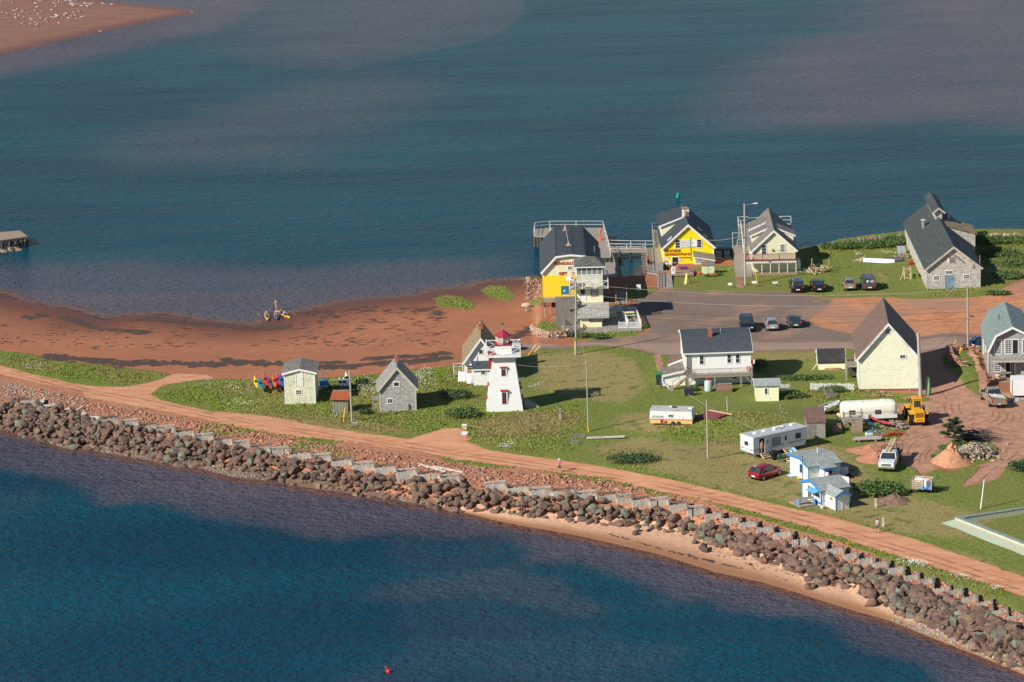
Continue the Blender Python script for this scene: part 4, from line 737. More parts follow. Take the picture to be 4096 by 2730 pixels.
    P=[(a-.15,zl_+.02),(c+.15,zr_-.02)]; Q=[(x,z+.1) for x,z in P]; M().add([(P[0][0],y-.25,P[0][1]),(P[1][0],y-.25,P[1][1]),(P[1][0],y-.25,Q[1][1]),(P[0][0],y-.25,Q[0][1]),(P[0][0],.3,P[0][1]+.8),(P[1][0],.3,P[1][1]+.8),(P[1][0],.3,Q[1][1]+.8),(P[0][0],.3,Q[0][1]+.8)],BF).make('porch_roof',RGrey,e)
    M().beam((P[0][0],y-.28,P[0][1]),(P[1][0],y-.28,P[1][1]),.05,.16).make('porch_trim',White,e); wpx(fr,q2,790,945,872,988,y,nx=1,ny=1,gm=GlassL); M().bx(a-.02,a+.1,y-.03,y,-.6,zl_).make('porch_corner',White,e); s=bpx(fr,q2,778,922,802,934,y,t=.03,c0=.01).make('number_plate',BlueD,e)
    # cabinet at the corner
    c_=Fr('storage_locker','pale green storage locker with slanted grey lid beside the shop flower bed','locker',q2(868,1140),q2(1035,1125),ang=0.); g=c_.e; ww=c_.w; zt=c_.f(*q2(950,1020))[1]; M().bx(0,ww,0,.7,0,zt).make('cabinet',mat('pale green paint',(.62,.68,.45),'plain',wear=.2),g); M().prism([(-.1,zt),(.9,zt+.35),(.9,zt+.42),(-.1,zt+.08)],-.06,ww+.06,'x').make('lid',RGrey,g); M().bx(ww/2-.02,ww/2+.02,-.02,0,0.1,zt-.1).make('door_gap',Dark,g)
    for k in (.3,.7): M().bx(ww*k-.03,ww*k+.03,-.05,-.02,zt*.5,zt*.5+.12).each('latch',Steel,g)
    # deck, ramp, stairs
    dk=Fr('shop_deck','brown board deck, ramp and railings on the left side of the yellow shop','deck',q2(270,1325),ang=0.); g_=lambda u,v,z=.0:dk.g(*q2(u,v),z); D1=dk.e; zz=.35
    M().prism([g_(265,1100,zz),g_(345,1085,zz),g_(755,1078,zz),g_(755,1135,zz),g_(265,1145,zz)],.15,zz,'z').make('front_deck',DeckN,D1)
    M().prism([g_(110,780,zz),g_(345,780,zz),g_(345,1085,zz),g_(270,1135,zz),g_(128,1110,zz)],.13,zz-.004,'z').make('side_deck',DeckX,D1)
    a,b,c,d_=g_(270,1135,zz),g_(455,1135,zz),g_(480,1322,.02),g_(270,1330,.02); M().add([(*a,zz),(*b,zz),(*c,.05),(*d_,.05),(*a,zz-.15),(*b,zz-.15),(*c,-.1),(*d_,-.1)],BF).make('ramp',DeckX,D1)
    m=M(); rail(m,[(*a,zz),(*d_,.05)],1.,1.5,(1.,.6,.3)); rail(m,[(*g_(110,790,zz),zz),(*g_(128,1110,zz),zz),(*a,zz)],1.,1.6,(1.,.6,.3)); m.make('railing',Post,D1)
    m=M(); P0=Vector((*g_(110,790,zz),zz));P1=Vector((*g_(128,1110,zz),zz))
    for i in range(9): p_=P0.lerp(P1,i/8); m.beam(p_,p_+Vector((-.7,0,.05)),.08); m.beam(p_+Vector((-.7,0,.05)),p_+Vector((0,0,1.)),.07)
    m.make('outrigger_braces',Post,D1); m=M()
    for u,v in [(135,1110),(170,1110),(240,1120),(262,1135),(128,1000),(120,880),(230,900)]: x,y=g_(u,v,zz); m.bx(x-.1,x+.1,y-.1,y+.1,-3,zz-.2)
    m.each('post',Post,D1)
    # outside stairs to upper floor at the left wall
    st=Fr('outside_stair','boarded outside stair climbing the left wall of the yellow shop','stairs',q2(222,860),ang=0,z=fr.L.z+.35); a,z1=st.f(*q2(325,860)); h=st.f(*q2(222,600))[1]
    M().bx(0,a,0,.06,0,.08).make('sill',YelB,st.e); m=M(); stairs(m,(0,.1,.1),(0,5.2,h-.7),a,14,(1,0,0)); m.make('steps',Deck,st.e); m=M(); 
    M().bx(-.02,a,5.2,6.6,h-.8,h-.65).make('landing',Deck,st.e); m=M(); rail(m,[(0,.1,.2),(0,5.2,h-.7),(0,6.6,h-.7)],1.1,1.6,(1.,.5)); m.make('railing',Post,st.e)
    m=M(); rail(m,[(0,6.6,h-.7),(a,6.6,h-.7)],1.1,1.,(1.,.5)); m.make('top_railing',Steel,st.e)
    return fr
ks=kayak_shop()
# ---- cream house with maroon balcony
def balcony_house():
    fr=Fr('balcony_house','cream house with dark red balcony and grey brown shingle roof','house',q2(1548,1105),q2(2130,1098),ang=-1.5); e=fr.e; w=fr.w
    p=pf(fr,q2,[(1535,830),(1828,548),(2135,805)]); zc=(p[0][1]+p[2][1])/2+.1; d=15.8; pr=[(0,zc),(w*.5,p[1][1]),(w,zc)]
    house(fr,pr,0,d,Cream,RGrey,White,over=.35,ext=.3,zb=0.)
    def dorm(sd,y0,y1,lab):
        xo=0. if sd<0 else w; xi=w/2; zl=zc+1.25; zr=p[1][1]-.35
        P=[(xo+.1*-sd,zc-.2),(xo+.1*-sd,zl),(xi,zr)] ; M().prism(P+[(xi,zc)],y0,y1,'y').make('dormer_wall',CreamS,e)
        a=[(xo+sd*.2,zl-.03),(xi,zr+.1)]; 
        if sd>0: a=a[::-1]
        b=offset(a,.1); M().prism([a[0],a[1],b[1],b[0]],y0-.2,y1+.2,'y').make('dormer_roof',RGrey,e); M().prism([(a[0][0],a[0][1]-.12),(a[1][0],a[1][1]-.12),(b[1][0],b[1][1]),(b[0][0],b[0][1])],y0-.24,y0-.203,'y').make('dormer_trim',White,e)
    dorm(-1,4.2,7.,'a'); dorm(-1,8.6,13,'b'); dorm(1,4.,7.5,'c'); pipe(e,w*.25,6.,zc+2.,.8,.05)
    wpx(fr,q2,1672,745,1728,860,nx=1,ny=3); wpx(fr,q2,1922,735,1975,832,nx=3,ny=4)
    zb=fr.f(*q2(1800,972),-1.5)[1]; x0,x1=fr.f(*q2(1455,972),-1.5)[0],fr.f(*q2(2138,972),-1.5)[0]; b=M().bx(x0,x1,-1.5,-.03,zb-.05,zb+.14).make('balcony_floor',DeckX,e)
    zh=fr.f(*q2(1800,862),-1.5)[1]-zb; m=M(); rail(m,[(x0+.03,-.05,zb+.1),(x0+.03,-1.46,zb+.1),(x1-.03,-1.46,zb+.1),(x1-.03,-.05,zb+.1)],zh-.1,2.2,(1.,.1),balu=.09,w=.09); m.make('balcony_railing',Maroon,e)
    m=M()
    for i in range(26): x=x0+(x1-x0)*(i+.5)/26; m.bx(x-.06,x+.06,-1.54,-1.5,zb-.22,zb-.02)
    m.bx(x0,x1,-1.56,-1.51,zb-.04,zb+.1).make('white_fringe',White,e)
    m=M()
    for i in range(6): x=.05+(w-.1)*i/5; m.bx(x-.05,x+.05,-1.4,-1.3,0,zb-.1); 
    m.each('balcony_post',CreamS,e); wpx(fr,q2,1910,972,1980,995,nx=2,ny=1)
    m=M().cyl((w*.45,-.1,zc+.1),(w*.45,-.25,zc+.1),.18).make('wall_lamp',LWood,e); bpx(fr,q2,1765,962,1792,978,-1.57,t=.02).make('number_plate',BlueD,e)
    # wind panels
    M().bx(-1.1,w+.2,-2.4,-1.0,-.1,.08).make('porch_step',DeckN,e)
    g=Fr('garden_swing','dark red canopy swing seat standing on the balcony','swing seat',q2(1880,930),ang=-1.5,z=fr.L.z+zb+.14); M().bx(0,1.35,.3,.9,.45,.52).bx(0,1.35,.85,.9,.52,1.).make('seat',Maroon,g.e); M().bx(-.1,1.5,.1,1.,1.15,1.22).make('canopy',Maroon,g.e)
    for x in (-.05,1.4): M().beam((x,.2,0),(x,.5,1.2),.05).beam((x,.95,0),(x,.6,1.2),.05).each('leg',Maroon,g.e)
    # side deck and ramp with railings going back to the water
    dk=Fr('side_boardwalk','long grey boardwalk with railings along the left side of the balcony house','boardwalk',q2(1340,1150),ang=0.); g_=lambda u,v,z=.15:dk.g(*q2(u,v),z)
    M().prism([g_(1325,1155),g_(1540,1155),g_(1540,1080),g_(1520,740),g_(1280,740),g_(1300,1020)],-.1,.15,'z').make('boards',Deck,dk.e); z2=.9
    m=M(); rail(m,[(*g_(1280,790),.15),(*g_(1278,745),.15),(*g_(1410,745),.15)],1.9,2.4,(1.,)); rail(m,[(*g_(1340,760),.15),(*g_(1430,760),.15)],1.,2.4); m.make('railing',_mc['weathered white rail'],dk.e)
    m=M()
    for u,v in [(1310,1020),(1290,850),(1285,760),(1400,1150)]: x,y=g_(u,v); m.bx(x-.1,x+.1,y-.1,y+.1,-3,-.1)
    m.each('post',Post,dk.e)
    s2=Fr('back_stair','narrow timber stair with white railings at the back left of the balcony house','stairs',q2(1425,870),ang=0,z=fr.L.z+.2); g2=lambda u,v,z:s2.g(*q2(u,v),z); m=M(); a=g2(1425,870,0); stairs(m,(a[0],a[1],.1),(a[0],a[1]+5.5,3.),1.,14,(1,0,0)); m.make('steps',Post,s2.e)
    M().bx(a[0]-.3,a[0]+1.2,a[1]+5.5,a[1]+8,2.9,3.).make('landing',Deck,s2.e); m=M(); rail(m,[(a[0],a[1],.1),(a[0],a[1]+5.5,3.)],1.,1.5); rail(m,[(a[0]-.3,a[1]+5.5,3.),(a[0]-.3,a[1]+8,3.),(a[0]+1.2,a[1]+8,3.)],1.1,1.3); rail(m,[(a[0]+1.2,a[1]+8,3.),(a[0]+4,a[1]+8,3.)],.9,1.4,(1.,)); m.make('railing',_mc['weathered white rail'],s2.e); m=M()
    for dx,dy in ((-.2,5.6),(1.1,5.6),(-.2,7.9),(1.1,7.9)): m.bx(a[0]+dx-.07,a[0]+dx+.07,a[1]+dy-.07,a[1]+dy+.07,-3,2.9)
    m.each('post',Post,s2.e)
    r=Fr('rear_balcony','white railed rear balcony showing past the right roof slope','balcony',q2(1985,480),ang=0,z=fr.L.z+3.); M().bx(-2.,1.,0,1.6,-.15,0).make('floor',Deck,r.e); m=M(); rail(m,[(-2,1.5,0),(.9,1.5,0),(.9,.1,0)],1.1,1.2); m.make('railing',White,r.e); m=M().bx(.75,.85,.1,.2,-5,-.15).bx(.75,.85,1.4,1.5,-5,-.15).each('post',Post,r.e)
    g=Fr('propane_tank','tall white propane tank beside the balcony house','tank',q2(2162,1078),ang=0); M().lathe([(.3,0),(.36,.08),(.36,1.35),(.26,1.52),(.1,1.58)],16).make('tank',White,g.e,True); M().lathe([(.15,1.55),(.15,1.75),(.1,1.75)],10).make('collar',White,g.e)
    return fr
bh=balcony_house()
# ---- long grey barn
def grey_barn():
    fr=Fr('grey_barn','long weathered grey shingled barn with worn blue door and dark green roof','barn',q3(1385,1013),q3(1920,998),ang=-.3); e=fr.e; w=fr.w; L=36.
    p=pf(fr,q3,[(1375,805),(1648,592),(1925,790)]); zc=(p[0][1]+p[2][1])/2; pk=p[1][1]; pr=[(0,zc),(w/2,pk),(w,zc)]; bx_,by_=fr.g(*q3(1143,345),zc); L=by_-.3; kx=(bx_+.35)/L
    wl,ro=house(fr,pr,0,L,GreyB,RGreen,mat('grey trim board',(.45,.42,.37),wear=.5),over=.4,ext=.35,zb=0.)
    for o in list(e.children_recursive):
        for v in o.data.vertices: v.co.x+=v.co.y*kx
    wpx(fr,q3,1575,832,1642,862,nx=5,ny=1); wpx(fr,q3,1457,882,1508,922,nx=4,ny=2); wpx(fr,q3,1755,870,1808,910,nx=4,ny=2)
    (a,b),(c,d)=fr.f(*q3(1568,1010)),fr.f(*q3(1657,872)); dd=door(e,a,c,b,d,BlueW,fm=GreyB,knob=False); m=M()
    for z in (b+.25,d-.5): m.bx(c-.35,c,-.05,-.02,z,z+.05)
    m.each('hinge',DarkM,dd)
    bpx(fr,q3,1612,695,1668,752,t=.04).make('loft_hatch',mat('grey hatch',(.22,.20,.18),'wood',ax='z'),e); bpx(fr,q3,1592,693,1608,752,t=.03).make('hatch_side_board',White,e)
    bpx(fr,q3,1825,765,1850,797,t=.15).make('meter_box',Concrete,e); c=fr.f(*q3(1650,668)); M().beam((c[0],0,c[1]),(c[0],-1.2,c[1]+.1),.12).make('hoist_beam',Post,e)
    # ridge monitor
    y0,y1=L*.63,L-.3; m=M(); cx=w/2; mz=fr.f(*q3(1482,207),y0-.4)[1]-pk
    mv=M().prism([(cx-.5,pk-.5),(cx-.5,pk+mz-.62),(cx,pk+mz-.2),(cx+.5,pk+mz-.62),(cx+.5,pk-.5)],y0,y1,'y'); i=mv.make('monitor_wall',GreyB,e)
    P=[(cx-.95,pk+mz-.8),(cx,pk+mz-.05),(cx+.95,pk+mz-.8)]; b_=offset(P,.1); r=M()
    for k in (0,1): r.prism([P[k],P[k+1],b_[k+1],b_[k]],y0-.4,y1+.4,'y')
    j=r.make('monitor_roof',RGreen,e); c1,c2=offset(P,-.14),offset(P,.1); t=M()
    for k in (0,1): t.prism([c1[k],c1[k+1],c2[k+1],c2[k]],y0-.45,y0-.403,'y')
    tt=t.make('monitor_trim',mat('grey trim board',(.45,.42,.37)),e)
    n1=M().prism([(w*.5,zc),(w*.5,pk-.4),(w+1.2,pk-1.9),(w+1.2,zc-1.5)],17.,23,'y').make('side_dormer',GreyB,e); a=[(w*.5,pk-.35),(w+1.5,pk-1.9)]; b2=offset(a,.1); n2=M().prism([a[0],a[1],b2[1],b2[0]],16.8,23.2,'y').make('side_dormer_roof',RTan,e)
    for o in (i,j,tt,n1,n2):
        for v in o.data.vertices: v.co.x+=v.co.y*kx
    for (u,v,s) in ((1263,385,-1),(1655,350,1)):
        y=21. if s<0 else 24.; x=(.22*w if s<0 else .72*w)+y*kx; z=zc+(pk-zc)*(.44 if s<0 else .56)+.1; f=M().cyl((x,y,z),(x,y,z+1.1),.33,n=12).make('roof_vent',Steel,e); M().lathe([(.5,1.15),(.3,1.3),(.05,1.4)],12,(x,y,z)).make('vent_cap',mat('pale tin',(.6,.66,.68),'metal',.3,metal=.5),f)
    m=M().bx(w+.02,w+.14,1.5,1.62,zc-.9,zc+1.3).make('wall_mast',Steel,e)
    # worn patches of blue on the left wall
    m=M()
    for y,z,h in ((14,1.8,.9),(9,1.6,.7),(19,2.,.8)): m.bx(-.02+y*kx,.0+y*kx,y-.4,y+.4,z,z+h)
    m.each('blue_shutter',mat('faded aqua paint',(.35,.55,.55),wear=.4,wc=(.4,.38,.34)),e)
    return fr
gbn=grey_barn()
# ---- big pale yellow barn
def yellow_barn():
    fr=Fr('pale_yellow_barn','big pale yellow clapboard barn with steep brown roof and red foundation','barn',q5(385,1188),q5(1062,1190),ang=-3.5); e=fr.e; w=fr.w; zf=fr.f(*q5(700,1158))[1]
    p=pf(fr,q5,[(375,812),(715,412),(1065,772)]); zc=(p[0][1]+p[2][1])/2; pr=[(0,zc),(w/2,p[1][1]),(w,zc)]; L=13.6
    house(fr,pr,0,L,YelP,RBrown,mat('peeling white trim',(.72,.73,.72),wear=.6,wc=(.42,.42,.4)),over=.45,ext=.4,zb=zf)
    M().bx(-.01,w+.01,.05,L-.02,-.4,zf).make('foundation',mat('faded red plinth',(.30,.09,.08),'clap',wear=.3,rows=.2),e)
    wpx(fr,q5,697,480,738,532,nx=2,ny=2); wpx(fr,q5,858,773,915,808,nx=2,ny=1)
    for u in (470,952): bpx(fr,q5,u,1158+8,u+24,1185,-.01,t=.03).make('vent_block',Concrete,e)
    # side platform
    d=Fr('side_platform','raised grey plank landing with railing at the left wall of the pale yellow barn','platform',q5(250,1075),ang=-3.5); z=d.f(*q5(240,900))[1]; M().bx(-.15,1.75,0,2.6,z-.15,z).make('floor',Deck,d.e); m=M(); rail(m,[(1.7,0,z),(-.1,0,z),(-.1,2.5,z)],1.,1.8,(1.,.08),balu=.16); m.make('railing',Post,d.e); M().bx(-.15,0,-.06,.08,0,z+.9).bx(-.15,0,2.45,2.6,0,z-.15).each('post',Post,d.e)
    m=M(); stairs(m,(.3,6.2,0),(.3,2.6,z),1.1,9,(1,0,0)); m.make('stairs',Post,d.e); M().bx(.3,1.5,1.8,2.5,.3,z-.2).make('lattice_skirt',mat('dark slats',(.06,.055,.05)),d.e)
    g=Fr('upturned_green_boat','long faded green skiff leaning upright at the corner of the pale yellow barn','boat',q5(1170,1235),ang=0); 
    R=[]; 
    for k in range(9): t=k/8; hw=.42*math.sin(PI*min(1,.15+t*.85))**.6*(1 if t<.9 else .7); z=.1+2.5*t; R.append([(-hw,.0,z),(-hw*.7,.35,z),(hw*.7,.35,z),(hw,0,z)])
    M().loft(R).make('hull',mat('faded green paint',(.12,.24,.12),wear=.5,wc=(.28,.33,.2)),g.e); g.e.rotation_euler=(R_(-8),R_(-12),R_(-60))
    return fr
yb=yellow_barn()
# ================================================================ white two storey house
def white_house():
    fr=Fr('white_house','white two storey house with dark curved roof and long grey upstairs deck','house',a4(640,1195),ang=1.5); e=fr.e; D_=1.9
    # the wall plane stands D_ behind the deck posts
    x0=fr.f(*a4(612,900),D_)[0]; x1=fr.f(*a4(1757,900),D_)[0]; ze=fr.f(*a4(1200,560),D_-.35)[1]; zr=ze+1.75; d=6.6
    pr=[(D_,ze),(D_+1.2,ze+.72),(D_+2.4,ze+1.25),(D_+3.6,zr-.22),(D_+5.,zr),(D_+d,zr-.5)]
    house(fr,pr,x0,x1,WhiteC,RBlackX,White,ax='x',over=.35,ext=.25,zb=-.1)
    M().bx(x0-.3,x1+.3,D_-.42,D_-.36,ze-.22,ze-.06).make('gutter',White,e)
    for u0,v0,u1,v1 in ((870,632,932,772),(1350,610,1410,748),(1498,605,1558,748)): wpx(fr,a4,u0,v0,u1,v1,D_,nx=1,ny=2,gm=Glass)
    zd=fr.f(*a4(1200,985),0)[1]; xa,xb=fr.f(*a4(650,985),0)[0],fr.f(*a4(1795,985),0)[0]
    M().bx(xa,xb,0,D_-.01,zd-.12,zd+.05).make('deck_floor',Deck,e); m=M(); rail(m,[(xa+.04,D_-.1,zd),(xa+.04,.04,zd),(xb-.04,.04,zd),(xb-.04,D_-.1,zd)],1.,2.4,(1.,.12),balu=.13); m.make('deck_railing',Post,e)
    m=M()
    for u in (668,1130,1588,1775): x=fr.f(*a4(u,1200),.1)[0]; m.bx(x-.09,x+.09,.02,.2,-.1,zd-.12)
    m.each('deck_post',Post,e); m=M(); m.beam((xa+.15,.1,zd-.95),(xa+.9,.1,zd-.15),.12).beam((xb-.2,.1,zd-.95),(xb-.95,.1,zd-.15),.12); m.each('knee_brace',Post,e)
    for u0,v0,u1,v1 in ((870,1005,945,1024),(1448,990,1508,1026)): wpx(fr,a4,u0,v0,u1,v1,D_,nx=1,ny=1)
    M().bx(x1-1.2,x1-.05,D_-.04,D_-.01,.6,1.9).make('cellar_door',CreamS,e)
    m=M()
    for u,c in ((650,Rust),(680,Steel),(700,Steel)):
        x=fr.f(*a4(u,700),D_-.1)[0]; M().cyl((x,D_-.08,zd),(x,D_-.08,ze-.1),.06).make('service_pipe',c,e)
    cx,cz=fr.f(*a4(1048,345),D_+2.6); chimney(e,cx,D_+2.6,ze+1.,.5,1.25); pipe(e,fr.f(*a4(1232,320),D_+3.3)[0],D_+3.3,ze+1.2,1.2,.07)
    # left wings
    xl=fr.f(*a4(225,1000),D_-.2)[0]; zl=fr.f(*a4(225,975),D_-.2)[1]; zh=fr.f(*a4(600,892),D_-.2)[1]; M().prism([(xl,-.1),(x0-.005,-.1),(x0-.005,zh),(xl,zl)],D_-.2,D_+3.2,'y').make('wing_wall',WhiteC,e)
    M().prism([(xl-.15,zl-.02),(x0-.01,zh+.03),(x0-.01,zh+.15),(xl-.15,zl+.12)],D_-.45,D_+3.3,'y').make('wing_roof',mat('patched brown grey roof',(.16,.14,.12),'roof',ax='y',wear=.4,wc=(.24,.22,.2)),e); M().prism([(xl-.15,zl-.15),(x0-.01,zh-.1),(x0-.01,zh+.16),(xl-.15,zl+.13)],D_-.5,D_-.453,'y').make('wing_trim',White,e)
    xl2=fr.f(*a4(335,790),D_+3.6)[0]; z2=fr.f(*a4(335,785),D_+3.6)[1]; z3=fr.f(*a4(560,690),D_+3.6)[1]; M().prism([(xl2,-.1),(x0-.005,-.1),(x0-.005,z3),(xl2,z2)],D_+3.6,D_+6.2,'y').make('porch_wall',WhiteC,e)
    M().prism([(xl2-.15,z2-.02),(x0-.01,z3+.03),(x0-.01,z3+.14),(xl2-.15,z2+.1)],D_+3.4,D_+6.4,'y').make('porch_roof',RBrown,e); M().prism([(xl2-.15,z2-.14),(x0-.01,z3-.1),(x0-.01,z3+.15),(xl2-.15,z2+.11)],D_+3.35,D_+3.397,'y').make('porch_trim',White,e)
    pipe(e,(xl+x0)/2,D_+1.6,zl+.3,.6,.05); M().cyl((xl-.02,D_-.3,zl-.1),(xl-.02,D_-.3,.5),.06).make('downspout',White,e); M().cyl((xl-.02,D_-.3,.5),(xl+.7,D_-1.6,.05),.07).make('downspout_tail',White,e)
    s=Fr('deck_stair','wooden stair with handrail rising to the left end of the upstairs deck','stairs',a4(395,1230),ang=1.5,z=fr.L.z); m=M(); q=s.loc(fr.wr(xa-.05,.6,zd)); stairs(m,(.0,.1,.1),(q.x,q.y-.5,q.z),.9,11,(0,1,0)); m.make('steps',LWood,s.e); m=M(); rail(m,[(0,.05,.1),(q.x,q.y-.55,q.z)],1.,1.6,(1.,)); m.make('handrail',Post,s.e); M().bx(-.6,.2,-.1,1.2,0,.12).make('foot_deck',Deck,s.e)
    f=Fr('flag_laundry','red and white flag cloths draped over the right end of the deck railing','flags',a4(1700,900),ang=1.5,z=fr.L.z+zd+.1); r=random.Random(5)
    for k in range(7): x=-.3+k*.17; z=.2+(.0 if k<4 else (k-3)*.28); M().bx(x,x+.2,-.06-.01*k,-.03,z,z+.5).make('flag_cloth',RedT if k%2 else SignW,f.e)
    b=Fr('bird_table','small wooden feeder box standing on the upstairs deck','bird feeder',a4(1548,830),ang=1.5,z=fr.L.z+zd+.05); M().bx(-.3,.3,1.,1.4,.55,.75).make('box',LWood,b.e); M().bx(-.05,.05,1.15,1.25,0,.55).make('post',LWood,b.e)
    t=Fr('oil_tank','upright pale blue grey tank with red cap under the deck','tank',a4(1018,1250),ang=0); M().lathe([(.3,0),(.48,.1),(.5,.2),(.5,1.25),(.42,1.42),(.15,1.5)],16).make('tank',mat('pale blue grey paint',(.45,.55,.56),wear=.2),t.e,True); M().lathe([(.2,1.5),(.2,1.62),(.28,1.66),(.28,1.78),(.1,1.82)],12).make('cap',RedT,t.e)
    c=Fr('cellar_hatch','low brown wooden cellar hatch under the middle of the deck','hatch',a4(1160,1268),ang=1.); M().prism([(0,0),(0,.35),(1.2,.85),(1.2,0)],0,2.,'x').make('hatch',mat('brown hatch boards',(.26,.15,.10),'wood',ax='y'),c.e); M().bx(-.03,2.03,.9,1.3,.8,.87).make('top_board',Post,c.e)
    for px,lab in ((a4(640,1320),'left black bin by the deck post'),(a4(720,1318),'right black bin by the deck post')):
        g=Fr('bin',lab,'bin',px,ang=5); M().loft([[(-.25,-.22,0),(.25,-.22,0),(.25,.22,0),(-.25,.22,0)],[(-.32,-.28,.85),(.32,-.28,.85),(.32,.28,.85),(-.32,.28,.85)]]).make('body',mat('charcoal plastic',(.03,.035,.05),rough=.5),g.e); M().bx(-.34,.34,-.3,.3,.85,.92).make('lid',mat('charcoal plastic',(.03,.035,.05)),g.e)
    g=Fr('wheelie_bin','dark grey wheelie bin with green lid at the left gable of the white house','bin',a4(155,1130),ang=0); M().loft([[(-.3,-.28,.08),(.3,-.28,.08),(.3,.28,.08),(-.3,.28,.08)],[(-.4,-.38,1.35),(.4,-.38,1.35),(.4,.38,1.35),(-.4,.38,1.35)]]).make('body',mat('charcoal plastic',(.03,.035,.05)),g.e); M().prism([(-.42,1.35),(.42,1.35),(.36,1.6),(-.42,1.5)],-.42,.42,'x').make('lid',mat('green lid',(.02,.18,.05)),g.e); M().cyl((-.3,.3,.12),(-.22,.3,.12),.12).cyl((.22,.3,.12),(.3,.3,.12),.12).each('wheel',Black,g.e)
    g=Fr('bicycle','blue bicycle leaning by the wheelie bin','bicycle',a4(200,1190),ang=80)
    for y in (-.5,.5): m=M(); [m.beam((math.cos(a)*.32+y,0,.34+math.sin(a)*.32),(math.cos(a+.53)*.32+y,0,.34+math.sin(a+.53)*.32),.04) for a in np.arange(0,6.2,.5236)]; m.make('wheel',Black,g.e)
    M().beam((-.5,0,.34),(-.2,0,.85),.04).beam((-.2,0,.85),(.35,0,.85),.04).beam((.5,0,.34),(.33,0,.95),.04).beam((-.2,0,.85),(0,0,.35),.04).beam((0,0,.35),(.35,0,.85),.04).make('frame',BlueT,g.e)
    return fr
wh=white_house()
# ---- sheds right of it
def small_sheds():
    f=Fr('garden_shed','small pale yellow shed with grey roof and narrow window right of the white house','shed',q4(1310,1262),q4(1562,1255),ang=-2); e=f.e; w=f.w; z=f.f(*q4(1400,1090))[1]; d=3.2
    house(f,[(0,z),(d*.35,z+.55),(d,z+.05)],0,w,YelQ,RLight,White,ax='x',over=.2,ext=.2,zb=-.1); wpx(f,q4,1412,1118,1437,1182,nx=1,ny=1)
    f=Fr('black_roof_shed','long low pale yellow shed with patched black roof beside the big barn','shed',q4(2005,912),q4(2300,905),ang=-2); w=f.w; z=f.f(*q4(2100,835))[1]; d=4.6
    house(f,[(0,z),(d*.55,z+1.15),(d,z+.3)],0,w,YelQ,mat('patched black roof',(.035,.033,.035),'roof',ax='x',wear=.25,wc=(.09,.08,.08),sc=2.5,rows=.35),White,ax='x',over=.15,ext=.12,zb=-.1); M().beam((-.1,.2,z*.9),(-.8,-.1,0),.08).make('prop',White,f.e)
    M().bx(.8,2.8,-.5,-.1,0,.25).make('planter_box',Stone,f.e)
    f=Fr('plywood_shed','lean-to plywood shed with brown roof by the travel trailer','shed',a2(130,805),a2(478,798),ang=-2); e=f.e; w=f.w; z=f.f(*a2(300,520))[1]; d=5.2
    osb=mat('weathered chipboard',(.33,.31,.28),'shingle',wear=.5,sc=.6); m=M().prism([(0,-.1),(0,z),(d,z+.45),(d,-.1)],0,w,'x').make('wall',osb,e); M().prism([(-.15,z),(d+.1,z+.5),(d+.1,z+.6),(-.15,z+.1)],-.12,w+.12,'x').make('roof',mat('brown felt roof',(.20,.12,.09),'roof',ax='x',wear=.4,wc=(.12,.08,.06)),e); bpx(f,a2,145,520,300,800,t=.03).make('door',mat('grey plank door',(.24,.22,.20),'wood',ax='z',wear=.4),e)
    # picket fences
    def fence(a,b,lab,h=.95):
        A=hit(*a);B=hit(*b); e=empty('picket_fence',A,math.atan2(B.y-A.y,B.x-A.x),lab,'fence','white picket fences'); L=(B-A).length; n=int(L/.16); m=M()
        for i in range(n): x=i*.16; m.bx(x,x+.085,0,.025,.05,h+.05*math.sin(i*.9))
        m.make('pickets',White,e); M().bx(0,L,.026,.06,.25,.31).bx(0,L,.026,.06,h-.25,h-.19).each('fence_rail',White,e)
    fence(q4(1562,1155),q4(1700,1150),'short white picket fence behind the garden shed'); fence(q4(1912,1140),q5(340,1180),'long white picket fence running to the pale yellow barn')
small_sheds()
